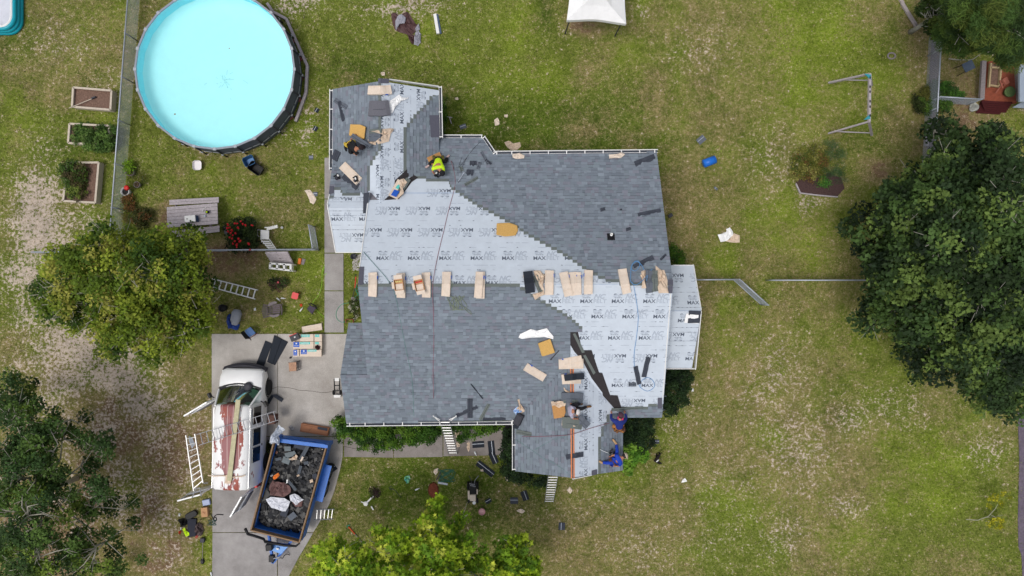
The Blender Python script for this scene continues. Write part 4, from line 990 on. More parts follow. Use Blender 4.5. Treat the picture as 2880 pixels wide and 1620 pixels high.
shrub('rounded dark bush tucked against the right house corner below the side wing', [(1895,1095,46,60,1.7,.5),(1880,1140,30,26,1.4,.4),(1910,1055,34,26,1.5,.4)], DKG, 9000, .05, 32)
shrub('little weedy bush at the foot of the east wall above the side wing', [(1903,722,20,22,.9,.3),(1893,705,12,12,.8,.2)], BR, 1300, .05, 40)
shrub('strip of weeds growing along the wall below the upper left wing', [(1246,345,10,40,.4,.15),(1250,300,8,30,.3,.1)], BR, 900, .04, 60, r=(.08, .16))

# ================================================================== POOL
pool = thing('swimming_pool', 'large round above ground pool full of pale turquoise water', 'swimming pool', (POOL_C.x, POOL_C.y, 0))
NS = 24; PC = Vector((POOL_C.x, POOL_C.y, 0)); PH = 1.32
def pp(i, r, z): a = math.pi+2*math.pi*i/NS; return PC+Vector((r*math.cos(a), r*math.sin(a), z))
m_wallp = mat('slate_pool_fabric', srgb(84, 92, 106), .6, .1, 5); m_band = mat('pale_grey_band', srgb(168, 174, 182), .5, .04, 5); m_rim = mat('grey_pool_rail', srgb(142, 148, 160), .4, .06, 8)
m_lin = mat('pale_aqua_liner', (.66, .94, .97), .5, .02, 3); m_linw = mat('blue_liner_wall', (.34, .82, .93), .5, .04, 3)
for i in range(NS):
    MB().bar(pp(i, POOL_R, PH), pp(i+1, POOL_R, PH), .085, .06).build('top_rail', m_rim, pool)
    q = MB(); a, b, c, d = pp(i, POOL_R-.02, .03), pp(i+1, POOL_R-.02, .03), pp(i+1, POOL_R-.02, PH-.03), pp(i, POOL_R-.02, PH-.03)
    mid = (a+b)/2-PC; mid.normalize(); bulge = mid*.05
    m1, m2 = (a+d)/2+bulge, (b+c)/2+bulge
    q.add([a, b, m2, c, d, m1], [(0, 1, 2, 5), (5, 2, 3, 4)]); w = q.build('wall_panel', m_wallp, pool)
    s = MB()
    for t0, t1 in ((.08, .46), (.54, .92)):
        A, B = m1.lerp(m2, t0)-Vector((0, 0, .18))+mid*.012, m1.lerp(m2, t1)-Vector((0, 0, .18))+mid*.012; s.bar(A, B, .012, .075)
    s.build('stripe', m_band, w)
    e = pp(i, POOL_R+.06, 0); tpt = pp(i, POOL_R+.03, PH-.03); MB().tube([pp(i, POOL_R+.1, 0), tpt], .035, 8).build('leg', M['dkgrey'], pool, True)
    s = MB(); s.box(pp(i, POOL_R, PH+.012), (.13, .13, .07), math.pi+2*math.pi*i/NS); s.build('joint_cap', m_band, pool); MB().box(pp(i, POOL_R+.09, .48), (.09, .09, .09), math.pi+2*math.pi*i/NS).build('leg_collar', m_band, pool)
q = MB(); rs = [(.045, .78), (.12, .66), (.26, .56), (.5, .48), (1.2, .43), (2.4, .4)]
vs = [pp(i, POOL_R-r, z) for r, z in rs for i in range(NS)]; n_ = len(rs)
q.add(vs, [(k*NS+i, k*NS+(i+1) % NS, (k+1)*NS+(i+1) % NS, (k+1)*NS+i) for k in range(n_-1) for i in range(NS)]+[tuple((n_-1)*NS+i for i in range(NS))]); q.build('liner_floor', m_lin, pool, True)
q = MB()
for i in range(NS): q.add([pp(i, POOL_R-.04, .04), pp(i+1, POOL_R-.04, .04), pp(i+1, POOL_R-.045, PH-.01), pp(i, POOL_R-.045, PH-.01)], [(3, 2, 1, 0)])
q.build('liner_wall', m_linw, pool)
def water_mat():
    m = bpy.data.materials.new('pool_water'); m.use_nodes = True; nt = m.node_tree; N = nt.nodes; L = nt.links
    tr = N.new('ShaderNodeBsdfTransparent'); tr.inputs[0].default_value = (.82, .985, .99, 1)
    gl = N.new('ShaderNodeBsdfGlossy'); gl.inputs['Roughness'].default_value = .06
    fr = N.new('ShaderNodeFresnel'); fr.inputs[0].default_value = 1.33
    no = N.new('ShaderNodeTexNoise'); no.inputs['Scale'].default_value = 5; bp = N.new('ShaderNodeBump'); bp.inputs['Strength'].default_value = .25; bp.inputs['Distance'].default_value = .03
    L.new(no.outputs[0], bp.inputs['Height']); L.new(bp.outputs[0], gl.inputs['Normal']); L.new(bp.outputs[0], fr.inputs['Normal'])
    mx = N.new('ShaderNodeMixShader'); L.new(fr.outputs[0], mx.inputs[0]); L.new(tr.outputs[0], mx.inputs[1]); L.new(gl.outputs[0], mx.inputs[2]); L.new(mx.outputs[0], N['Material Output'].inputs[0])
    return m
q = MB(); q.add([pp(i, POOL_R-.05, 1.17) for i in range(NS)], [tuple(range(NS))]); q.build('water', water_mat(), pool)
q = MB()       # wrinkles and silt at the bottom drain of the liner
for k in range(26):
    a = random.uniform(0, 6.28); r0 = abs(random.gauss(0, .35)); c = U(632, 228, .42)+Vector((math.cos(a)*r0, math.sin(a)*r0, 0)); d = Vector((math.cos(a+random.uniform(-.9, .9)), math.sin(a+random.uniform(-.9, .9)), 0))*random.uniform(.05, .28)
    q.bar(c, c+d, .008, .004)
q.build('liner_crease', mat('silt', (.2, .55, .6), .9), pool)
tag(MB().lathe(U(493, 322, .42), [(.07, 0), (.07, .03), (.03, .05)], 12).build('pool_drain', mat('tan_plastic', srgb(170, 130, 100)), None), 'small round tan fitting lying on the floor of the big pool', 'drain fitting')
tag(MB().ball(U(645, 136, 1.18), (.03, .02, .012)).build('fallen_leaf', M['wood_brown'], None), 'tiny dark leaf floating on the big pool', 'leaf')
# pale emblem on one wall panel
q = MB(); A, B = pp(15, POOL_R+.03, .95), pp(16, POOL_R+.03, .95); u = (B-A).normalized(); cc = A.lerp(B, .5)
for k in range(9):
    o = u*((k % 3)-1)*.11+Vector((0, 0, (k//3)*.09-.1)); q.bar(cc+o, cc+o+u*.08+Vector((0, 0, random.uniform(-.02, .04))), .012, .035)
q.build('emblem', m_band, pool)
# timber edging with mulch on the pool's east side
et = [(752,10),(768,34),(806,54),(838,125),(865,186),(861,262),(832,342)]
e = thing('timber_edging', 'low timber edging curving round the east side of the big pool', 'edging', U(850, 180, 0))
for a, b in zip(et[:-1], et[1:]): MB().bar(U(*a, .08), U(*b, .08), .12, .16).build('timber', M['wood_old'], e)
for k, (x, y) in enumerate([(828,118),(848,168),(850,222),(846,282),(820,330)]):
    q = MB(spot(x, y, 40*k, roof=False)); q.box((0, 0, .05), (.2, .1, .1)); q.box((.05, .1, .04), (.2, .1, .08), .4)
    tag(q.build('brick', mat('red_brick', srgb(140, 88, 78), .9, .15, 12)), ['red brick pair nearest the top of the pool edging', 'red bricks in the pool edging beside the pointed timber corner', 'red bricks halfway down the pool edging', 'red bricks below the middle of the pool edging', 'red bricks at the lower end of the pool edging'][k], 'bricks', 'red bricks between pool and timber edging')
# inflatable pool in the corner
ip = thing('inflatable_pool', 'turquoise ringed inflatable paddling pool cut off by the upper left corner', 'paddling pool', U(-60, -10, 0))
def rrect(cx, cy, w, h, r, n=6):
    out = []
    for k, (sx, sy) in enumerate(((1, 1), (-1, 1), (-1, -1), (1, -1))):
        for i in range(n+1):
            a = math.pi/2*(k+i/n); out.append((cx+sx*(w/2-r)+r*math.cos(a), cy+sy*(h/2-r)+r*math.sin(a)))
    return out
c0 = U(-62, -20, .5)
for k, z in enumerate((.1, .26, .42)):
    MB().tube([(x, y, z) for x, y in rrect(c0.x, c0.y, 3.4-.08*k, 3.4-.08*k, .55)], .105, 8, closed=True).build('ring', mat('turquoise_vinyl', srgb(20, 160, 178), .3, .05, 4), ip, True)
MB().prism(rrect(c0.x, c0.y, 3.2, 3.2, .5), .02, .06).build('floor', mat('pale_vinyl', srgb(212, 214, 224), .4, .05, 3), ip)
MB().tube([(x, y, .47) for x, y in rrect(c0.x, c0.y, 3.08, 3.08, .5)], .075, 8, closed=True).build('inner_rim', M['white'], ip, True)
# ================================================================== THINGS ON THE ROOF
def drape_pts(x1, y1, x2, y2, n=9, h=.03):
    P = [SP(x1+(x2-x1)*i/(n-1), y1+(y2-y1)*i/(n-1))+Vector((0, 0, h)) for i in range(n)]
    Z = [p.z for p in P]
    for _ in range(3): Z = [max(P[i].z, (Z[max(i-1, 0)]+Z[i]*2+Z[min(i+1, n-1)])/4) for i in range(n)]
    return [Vector((p.x, p.y, z)) for p, z in zip(P, Z)]
def sweep(mb, P, w, t, m=None, wob=0.0, u0=0.0, inset=.012):
    n = len(P); vs = []
    for i, p in enumerate(P):
        d = (P[min(i+1, n-1)]-P[max(i-1, 0)]).normalized(); s = d.cross(Vector((0, 0, 1))).normalized(); up = s.cross(d).normalized()
        if up.z < 0: up = -up
        c = p+s*u0; k = random.uniform(-wob, wob); ww = w/2*(1+random.uniform(-wob, wob)*2)
        vs += [c-s*ww, c-s*(ww-inset)+up*(t+k), c+s*(ww-inset)+up*(t+k), c+s*ww]
    fs = []
    for i in range(n-1):
        for j in range(3): a = i*4+j; fs.append((a, a+1, a+5, a+4))
    fs += [(3, 2, 1, 0), (4*n-4, 4*n-3, 4*n-2, 4*n-1)]
    mb.add(vs, fs, m)
def fixn(o):   # make normals consistent
    bm = bmesh.new(); bm.from_mesh(o.data); bmesh.ops.recalc_face_normals(bm, faces=bm.faces); bm.to_mesh(o.data); bm.free(); return o
BG = 'wrapped shingle bundles laid over the ridges'
def bundle(x1, y1, x2, y2, label, w=.35, t=.085, mt=None, blue=1, h=.03, group=BG, seams=True, name='shingle_bundle'):
    P = drape_pts(x1, y1, x2, y2, 9, h); th = thing(name, label, 'shingle bundle', P[4], group)
    q = MB(); sweep(q, P, w, t, wob=.006); fixn(q.build('wrapper', mt or M['paper'], th))
    if seams:
        q = MB(); A = [p+Vector((0, 0, t+.008)) for p in P]
        for u in (-.36, .36):
            sd = (A[-1]-A[0]).cross(Vector((0, 0, 1))).normalized()*w*u
            for a, b in zip(A[:-1], A[1:]): q.bar(a+sd, b+sd, .008, .004)
        for k in range(2): a = A[2+4*k]; sd = (A[-1]-A[0]).cross(Vector((0, 0, 1))).normalized()*w*.42; q.bar(a-sd, a+sd, .006, .004)
        q.build('seam', M['paper2'], th)
    if blue:
        q = MB(); e = P[0] if blue > 0 else P[-1]; e2 = P[1] if blue > 0 else P[-2]; sd = (P[-1]-P[0]).cross(Vector((0, 0, 1))).normalized()*(-1 if abs(blue) == 1 else 1)
        c = e.lerp(e2, 1.1)+sd*(w/2-.01)+Vector((0, 0, t*.6)); q.bar(c, c+(e2-e)*1.0, .05, t*.9); q.build('blue_print', M['blueprint'], th)
    return th
bundle(1050,768,1049,833,'wrapped shingle bundle nearest the left end of the main ridge')
bundle(1128,770,1129,836,'wrapped shingle bundle under the open carton with pale nail coils')
bundle(1199,768,1200,835,'wrapped shingle bundle under the open carton with red nail coils')
bundle(1257,766,1254,832,'wrapped shingle bundle with the olive rope tangle touching its lower end')
bundle(1352,766,1351,838,'lower of two crossed wrapped bundles right of the olive rope'); bundle(1350,766,1345,836,'upper of two crossed wrapped bundles right of the olive rope', h=.12, w=.32)
bundle(1545,762,1544,828,'wrapped shingle bundle just right of the torn open black bundle')
bundle(1608,767,1617,829,'lower wrapped bundle peeping out from under a slanted one on the ridge', w=.32); bundle(1584,767,1599,831,'slanted wrapped bundle lying on top of another in the middle of the ridge', h=.09)
bundle(1623,767,1624,828,'narrow wrapped bundle squeezed between a slanted one and a wider one', w=.31); bundle(1655,761,1654,826,'wrapped bundle at the right end of the row of three in the ridge centre', blue=2)
bundle(1749,758,1762,824,'lone wrapped bundle left of the blue hose coil on the ridge', blue=0)
bundle(1477,1030,1531,1062,'wrapped shingle bundle lying slanted on the front slope below the foam pad', h=.03)
bundle(1571,1024,1640,1022,'wrapped shingle bundle topmost over the orange ridge slot of the front wing', w=.42); bundle(1586,1017,1636,1008,'flattened bundle half under the topmost one over the front wing ridge', h=.01, w=.3, blue=0)
bundle(1038,256,1101,254,'wrapped shingle bundle near the gable peak of the upper left wing', w=.38, blue=-2)
bundle(965,466,1012,512,'tan wrapped bundle with a nail gun on its end, on the upper left wing', w=.4, blue=0)
def carton(px, py, ang, label, coil, L=.78, W=.34):
    Mx = spot(px, py, ang, .13, True); Mx = frame(Mx.translation, Mx.col[0].xyz); th = thing('nail_carton', label, 'carton', Mx.translation)
    q = MB(Mx); q.box((0, 0, .01), (L, W, .02)); 
    for s in (-1, 1): q.box((0, s*W/2, .07), (L, .015, .14)); q.box((s*L/2, 0, .07), (.015, W, .14))
    q.build('carton_body', M['card_box'], th)
    q = MB(Mx); q.box((-L/2-.07, 0, .13), (.16, W*.95, .012)); q.box((L/2+.08, 0, .125), (.18, W*.95, .012)); q.box((.0, W/2+.05, .12), (L*.6, .1, .012), Matrix.Rotation(.2, 3, 'X')); q.build('flap', M['paper'], th)
    q = MB(Mx)
    for k in range(4): q.lathe((L*.3, -.1+.065*k, .03), [(.03, 0), (.03, .07), (.012, .07)], 8)
    q.build('nail_coil', coil, th)
    MB(Mx).box((-.08, 0, .04), (L*.55, W*.8, .03)).build('liner_paper', M['paper'], th)
carton(1123, 801, 96, 'open tan carton of pale brass nail coils on a bundle left of centre', mat('brass', srgb(214, 196, 120), .4, .1, 20), .42); carton(1180, 802, 101, 'open tan carton of red nail coils on a bundle left of centre', M['red'], .42)
def crump(px_poly, label, m=None, name='paper_scrap', cat='paper scrap', amp=.06, h=.03, roof=True, group=None, rings=3, parent=None):
    cx = sum(p[0] for p in px_poly)/len(px_poly); cy = sum(p[1] for p in px_poly)/len(px_poly)
    p, pl = S(cx, cy, h) if roof else (U(cx, cy, h), Plane(h, 0, 0)); fr = frame(p, (1, 0, 0), pl.n()); inv = fr.inverted()
    base = pl if roof else Plane(0, 0, 0)
    poly = [tuple((inv @ base.hit(x, y, h))[:2]) for x, y in px_poly]
    o = fixn(MB(fr).crumple(poly, amp, rings=rings).build(name, m or M['paper2'], parent, False))
    if parent is None: tag(o, label, cat, group)
    return o
def slabthing(x1, y1, x2, y2, w, label, m, name='loose_shingle', cat='shingle', h=.04, t=.012, roof=True, bend=.03, group=None, lines=1, n=6):
    th = thing(name, label, cat, S((x1+x2)/2, (y1+y2)/2, h)[0] if roof else U((x1+x2)/2, (y1+y2)/2, h), group)
    if roof: P = drape_pts(x1, y1, x2, y2, n, h)
    else: P = [U(x1+(x2-x1)*i/(n-1), y1+(y2-y1)*i/(n-1), h) for i in range(n)]
    P = [p+Vector((0, 0, bend*math.sin(i*2.1+x1))) for i, p in enumerate(P)]
    q = MB(); sweep(q, P, w, t, inset=.003); fixn(q.build('shingle_sheet', m, th))
    if lines:
        q = MB(); sd = (P[-1]-P[0]).cross(Vector((0, 0, 1))).normalized()*w
        for a, b in zip(P[:-1], P[1:]): q.bar(a+sd*.08+Vector((0, 0, t+.003)), b+sd*.08+Vector((0, 0, t+.003)), .012 if lines == 1 else .022, .004)
        q.build('seal_strip', M['sh_black'] if lines == 1 else M['galv'], th)
    return th
# opened bundles
th = slabthing(1484,764,1491,821,.37,'stack of black shingles bent over the ridge beside torn tan paper', M['sh_black'], 'opened_bundle', 'shingle bundle', .06, .13); crump([(1500,762),(1520,763),(1532,775),(1528,800),(1531,822),(1518,806),(1509,786)], 'torn tan wrapper peeled back right of the black shingles on the ridge', amp=.12); slabthing(1505,775,1521,821,.22,'thin olive-grey shingles between black stack and torn wrapper on the ridge', M['sh_olive'], h=.05)
crump([(1498,826),(1512,823),(1530,815),(1532,828),(1505,843)], 'crumpled tan paper at the lower end of the torn black bundle', amp=.08); crump([(1471,774),(1480,770),(1478,790),(1474,786)], 'scrap of tan paper left of the torn black bundle', amp=.05)
slabthing(1823,762,1825,821,.26,'grey-green shingles of the opened bundle under the blue hose, left half', M['sh_grey'], 'opened_bundle', 'shingle bundle', .05, .1); slabthing(1838,762,1841,820,.24,'olive shingles of the opened bundle under the blue hose, right half', M['sh_olive'], 'opened_bundle', 'shingle bundle', .06, .1)
crump([(1843,748),(1857,760),(1868,761),(1877,790),(1880,826),(1852,826),(1846,790)], 'large torn tan wrapper right of the opened bundle by the black ridge cap', amp=.1); crump([(1803,764),(1813,758),(1816,780),(1812,800),(1817,812),(1803,812),(1806,790),(1800,776)], 'twisted tan wrapper left of the opened bundle by the blue hose', amp=.1)
slabthing(1042,308,1096,306,.62,'dark grey curved sheet stack under white plastic on the upper left wing ridge', mat('dark_sheet', srgb(104, 104, 112), .9, .15, 30), 'sheet_stack', 'sheet stack', .06, .09)
crump([(1084,292),(1100,282),(1122,266),(1131,274),(1143,276),(1150,272),(1148,278),(1132,281),(1122,292),(1104,306),(1103,319),(1096,318)], 'long white plastic wrapper blown off the dark sheets on the upper left wing', M['white_soft'], 'plastic_wrap', 'plastic wrap', .07)
slabthing(1040,383,1074,382,.5,'grey-olive shingles in torn paper near the worker in black', M['sh_grey'], 'opened_bundle', 'shingle bundle', .05, .08); slabthing(1040,372,1076,370,.18,'olive edge of the opened shingles above the worker in black', M['sh_olive'], 'opened_bundle', 'shingle bundle', .1, .05)
crump([(1042,369),(1070,364),(1096,361),(1108,363),(1098,376),(1094,398),(1062,406),(1056,398),(1076,392),(1078,384),(1072,371)], 'torn tan wrapper right of the opened shingles near the worker in black', amp=.1); crump([(1035,392),(1060,396),(1058,408),(1040,404)], 'tan paper flap below the opened shingles near the worker in black', amp=.08)
slabthing(1582,1104+13,1636,1104+14,.42,'olive-grey shingles of an opened bundle above the worker in the grey shirt', M['sh_grey'], 'opened_bundle', 'shingle bundle', .06, .1); slabthing(1584,1127,1636,1128,.14,'olive edge of the opened bundle above the worker in the grey shirt', M['sh_olive'], 'opened_bundle', 'shingle bundle', .13, .03)
bundle(1581,1066,1632,1064,'half open wrapper beneath black shingles on the front wing ridge', w=.42, blue=1); slabthing(1588,1061,1640,1056,.26,'black shingle stack lying in a half open wrapper on the front wing ridge', M['sh_black'], 'opened_bundle', 'shingle bundle', .13, .06)
slabthing(1583,1186,1634,1190,.46,'olive shingles in a torn wrapper below the worker in the grey shirt', M['sh_olive'], 'opened_bundle', 'shingle bundle', .05, .09); slabthing(1625,1172,1652,1196,.32,'grey shingle held by the worker in the grey shirt', M['sh_grey'], h=.2, t=.03)
crump([(1582,1172),(1605,1172),(1615,1176),(1590,1174),(1583,1180),(1582,1194),(1600,1199),(1620,1199),(1598,1202),(1580,1196)], 'pale wrapper rim around the shingles below the worker in the grey shirt', amp=.05)
crump([(1586,1089),(1592,1096),(1604,1102),(1607,1106),(1594,1104),(1587,1098)], 'curled tan paper strip beside the orange ridge slot', amp=.05)
th = bundle(1132,512,1106,556,'opened shingle bundle with teal and blue print lying in the dark valley', w=.42, blue=0, h=.05)
fr, L = span(1132,512,1106,556,.15)
q = MB(fr); q.box((-.24, -.06, .015), (.42, .13, .01)); q.build('teal_print', M['teal'], th); q = MB(fr); q.box((.2, -.02, .016), (.3, .24, .01)); q.build('blue_print', M['blueprint'], th)
crump([(1122,508),(1136,503),(1146,513),(1132,528),(1136,545),(1120,558),(1127,535)], 'torn tan wrapper on the bundle in the dark valley', amp=.08, h=.16); slabthing(1150,505,1118,552,.22,'olive-grey shingles sliding out beside the bundle in the dark valley', M['sh_olive'], h=.06, t=.05)
# foam pads
def pad(px_poly, label, m, t=.14, h=.03, name='foam_pad'):
    cx = sum(p[0] for p in px_poly)/len(px_poly); cy = sum(p[1] for p in px_poly)/len(px_poly); p, pl = S(cx, cy, h)
    P = [pl.hit(x, y, h+t) for x, y in px_poly]
    return tag(MB().slab(P, t).build(name, m, None, bevel=.02), label, 'foam pad')
pad([(985,349),(1012,350),(1028,356),(1024,390),(1000,388),(981,380)], 'thick yellow foam pad under the arm of the worker in black', M['foam']); pad([(1200,443),(1236,427),(1246,446),(1238,458),(1218,466),(1206,456)], 'brown foam pad the worker in the lime shirt kneels on', M['foam2'])
pad([(1397,628),(1432,626),(1455,634),(1457,648),(1450,662),(1420,665),(1396,660)], 'flat yellow foam pad on the pale felt near the shingle steps', M['foam'], .06)
pad([(1513,966),(1548,953),(1561,992),(1530,1002),(1524,1002)], 'square yellow foam pad below the white plastic sheet', M['foam']); pad([(1551,1135),(1588,1133),(1591,1160),(1586,1174),(1558,1178)], 'brown foam pad with crumpled paper beside the worker in the grey shirt', M['foam2'])
crump([(1551,1129),(1560,1130),(1572,1127),(1592,1133),(1590,1142),(1574,1147),(1560,1140),(1553,1142)], 'crumpled tan paper bag on the brown foam pad', amp=.12, h=.16)
crump([(1458,948),(1463,938),(1473,934),(1492,925),(1510,930),(1538,922),(1545,932),(1557,946),(1556,953),(1544,948),(1536,946),(1500,949),(1468,952)], 'large torn white plastic sheet on the front slope left of the ridge end', M['white_soft'], 'plastic_sheet', 'plastic sheet', .07)
crump([(1930,882),(1940,880),(1965,884),(1962,910),(1924,907)], 'white backing sheet under a dark shingle on the right wing', M['white_soft'], 'backing_sheet', 'plastic sheet', .02); slabthing(1954,874,1950,908,.5,'square dark shingle piece on white sheet on the right wing', M['sh_dark'])
# loose shingles
for a in [(1785,463,1841,441,.26,'dark shingle lying diagonally in the upper right roof corner','sh_dark'),(1794,605,1857,592,.17,'dark shingle strip near the right rake of the back slope','sh_dark'),(1782,752,1836,724,.2,'dark shingle strip through the blue hose coil','sh_dark'),
 (1857,731,1872,716,.09,'small dark shingle sliver near the right rake above the blue hose','sh_dark'),(942,282,976,303,.2,'pale olive shingle strip crossing a dark one on the upper left wing','sh_grey'),(955,286,967,341,.16,'long dark shingle strip by the left gutter of the upper left wing','sh_dark'),
 (1322,462,1340,462,.28,'dark square shingle scrap in the litter right of the lime worker','sh_dark'),(1312,487,1331,488,.3,'second dark shingle scrap in the litter, just below the first','sh_dark'),(1308,521,1344,500,.13,'olive shingle strip at the low end of the litter right of the lime worker','sh_olive'),
 (1350,457,1344,476,.14,'narrow grey shingle scrap upright in the litter by the back slope','sh_grey'),(1366,450,1382,462,.1,'small dark triangular scrap below the diagonal gutter corner','sh_dark'),(1354,428,1372,462,.12,'grey shingle strip running down from the diagonal gutter','sh_grey'),(1296,470,1300,482,.14,'tiny olive scrap left of the litter on the back slope','sh_olive'),
 (1322,1121,1322,1174,.22,'upright dark shingle of the crossed pair above the front gutter','sh_dark'),(1284,1169,1342,1143,.17,'slanted dark shingle of the crossed pair above the front gutter','sh_dark'),(1351,1180,1375,1136,.14,'olive shingle strip leaning right of the crossed pair','sh_olive'),
 (1358,1178,1422,1177,.13,'dark shingle strip lying along the front gutter','sh_dark'),(1324,1079,1358,1121,.04,'thin black strip slanting on the front slope','sh_black'),(1787,1030,1797,1080,.19,'dark shingle strip on felt left of the other by the right wing','sh_dark'),(1823,1005,1810,1060,.2,'dark shingle strip on felt nearer the right rake','sh_dark'),
 (1767,1080,1789,1080,.2,'small grey shingle on felt below the two dark strips','sh_grey'),(1591,1285,1640,1277,.2,'dark shingle laid across the orange ridge slot low on the front wing','sh_dark'),(1452,1213,1495,1222,.18,'olive shingle at the left edge of the front wing','sh_olive'),(1720,1152,1808,1146,.12,'olive shingle strip above the worker with the pink scarf','sh_olive'),
 (966,494,1008,526,.34,'blue-grey shingle under the tan bundle on the upper left wing','sh_dark'),(1450,1205,1462,1180,.3,'dark shingle stack by the red toolbox at the inner gutter corner','sh_black')]:
    if a[5]: slabthing(*a[:5], a[5], M[a[6]])
q = MB(spot(947, 438, 58)); q.box((0, 0, .06), (.42, .34, .03)); q.box((.02, .03, .085), (.4, .02, .01)); q.box((.02, -.06, .085), (.36, .02, .01)); tag(q.build('loose_shingle', M['sh_dark']), 'dark shingle piece with slots at the left gutter below the worker in black', 'shingle')
for a, b, l in [((1572,986),(1548,1012),'thin dark pry bar lying below the square foam pad'),((1290,509),(1303,488),'short silver flashing strip in the litter on the back slope')]:
    q = MB(); q.bar(SP(*a, .06), SP(*b, .06), .04, .025); q.bar(SP(*b, .06), SP(*b, .06)+Vector((.05, .03, .04)), .04, .02); tag(q.build('pry_bar' if 'pry' in l else 'flashing_strip', M['galv'] if 'silver' in l else M['dkgrey']), l, 'tool' if 'pry' in l else 'flashing')
for x, y, l in [(1694,590,'dark scrap high on the back slope'),(1746,590,'tiny black scrap right of another on the back slope'),(1766,645,'dark scuffed scrap between vent pipe and right rake')]:
    q = MB(spot(x, y, 30, .03)); q.crumple([(-.12, -.06), (.1, -.08), (.14, .05), (-.05, .09)] if x != 1746 else [(-.05, -.03), (.05, -.03), (.05, .04), (-.04, .04)], .03); tag(fixn(q.build('shingle_scrap', M['sh_dark'])), l, 'scrap')
# papers caught at gutters
for pts, l in [([(1441,433),(1462,431),(1475,437),(1474,446),(1455,448),(1442,444)], 'tan and blue paper caught on the back gutter near its left end'), ([(1712,436),(1735,434),(1748,429),(1758,435),(1745,446),(1713,447)], 'long crumpled tan paper caught on the back gutter near its right end'),
 ([(1168,1183),(1186,1182),(1190,1188),(1182,1195),(1172,1190)], 'tan paper hanging over the front gutter, left one of two'), ([(1188,1183),(1206,1183),(1214,1189),(1206,1198),(1196,1197)], 'tan paper hanging over the front gutter, right one of two'),
 ([(1441,1275),(1448,1270),(1453,1284),(1444,1288)], 'tan rag on the inner gutter of the front wing'), ([(1230,374),(1238,372),(1240,386),(1232,386)], 'small tan paper in the inner corner of the back gutter')]:
    crump(pts, l, M['paper'], amp=.07, h=.05)
crump([(1455,1122),(1461,1121),(1463,1134),(1474,1148),(1474,1160),(1458,1164),(1452,1150),(1460,1142)], 'twisted tan paper above the red toolbox at the inner gutter corner', amp=.12); crump([(1444,1152),(1455,1142),(1470,1153),(1458,1172),(1448,1162)], 'blue and white plastic bag above the red toolbox', mat('blue_white_bag', srgb(70,140,214), .4, .1, 8, col2=srgb(206,216,230)), 'plastic_bag', 'plastic bag', .12)
fr = spot(1446, 1182, 20, .05); t = thing('toolbox', 'open toolbox with red contents at the inner gutter corner', 'toolbox', fr.translation)
q = MB(fr)
for s in (-1, 1): q.box((0, s*.15, .08), (.4, .02, .16)); q.box((s*.2, 0, .08), (.02, .3, .16))
q.box((0, 0, .01), (.4, .3, .02)); q.build('tray', mat('pale_pink_tray', srgb(214,196,200), .5), t); q = MB(fr)
for k in range(14): q.ball((random.uniform(-.14, .14), random.uniform(-.1, .1), .09), (.05, .04, .03), 6, 4)
q.build('red_content', M['red'], t)
fr = spot(1462, 1178, 60, .05); q = MB(fr); q.box((0, 0, .1), (.5, .3, .2)); q.box((0, 0, .22), (.42, .22, .04)); tag(q.build('black_bag', M['dkgrey'], bevel=.03), 'black case beside the red toolbox at the inner gutter corner', 'case')
# nail guns
def gun(px, py, ang, label, c=None, h=.08, roof=True):
    fr = spot(px, py, ang, h, roof); t = thing('nail_gun', label, 'nail gun', fr.translation); q = MB(fr); q.box((0, 0, .06), (.26, .07, .1)); q.box((-.1, -.09, .05), (.05, .16, .05)); q.build('gun_body', M['black'], t, bevel=.01)
    MB(fr).lathe((.04, -.1, 0), [(.07, 0), (.075, .04), (.06, .09)], 12).build('coil_canister', M['dkgrey'], t); MB(fr).box((.0, 0, .115), (.1, .06, .012)).build('white_patch', c or M['white'], t)
gun(952, 498, -60, 'black nail gun with white patch left of the tan bundle on the upper left wing', h=.03); gun(1005, 503, -70, 'black nail gun with white grip lying on the tan bundle', h=.14)
# ropes and hoses
def rope(pts, label, m, r=.012, roof=True, h=.02, name='rope', cat='rope', n=4, sag=0):
    P = [SP(x, y, h) if roof else U(x, y, h) for x, y in pts]
    Q = []
    for i in range(len(P)-1):
        p0, p1, p2, p3 = P[max(i-1, 0)], P[i], P[i+1], P[min(i+2, len(P)-1)]
        for k in range(n):
            t = k/n; Q.append(.5*((2*p1)+(p2-p0)*t+(2*p0-5*p1+4*p2-p3)*t*t+(3*p1-p0-3*p2+p3)*t**3)+Vector((0, 0, .004*math.sin(k+i))))
    Q.append(P[-1]); return tag(MB().tube(Q, r, 5).build(name, m), label, cat)
M['rope_red'] = mat('faded_red_rope', srgb(140, 92, 104), .9, .1, 20); M['rope_green'] = mat('grey_green_rope', srgb(104, 138, 136), .9, .1, 20); M['hose_blue'] = mat('blue_hose', srgb(92, 146, 196), .5, .08, 8); M['rope_olive'] = mat('olive_rope', srgb(124, 134, 118), .9, .15, 20)
rope([(1268,452),(1274,470),(1280,500),(1278,530),(1262,590),(1248,650),(1231,720),(1217,801),(1219,880),(1220,960),(1218,1040),(1219,1120),(1217,1186)], 'long faded red safety rope from the lime worker over the ridge to the front gutter', M['rope_red'], .011)
rope([(1022,708),(1050,740),(1094,792),(1112,833),(1124,890),(1135,950),(1150,1020),(1160,1080),(1164,1170)], 'grey-green rope running down the front slope from the left rake', M['rope_green'], .01)
rope([(1812,760),(1804,745),(1792,736),(1780,742),(1776,756),(1786,762),(1797,752),(1799,738),(1788,734),(1776,748),(1774,768),(1774,792),(1788,801),(1804,792),(1815,780),(1822,768),(1834,757),(1822,775),(1818,790)], 'tangled blue air hose coil around the opened bundle at the right ridge end', M['hose_blue'], .012, name='air_hose', cat='air hose', h=.16)
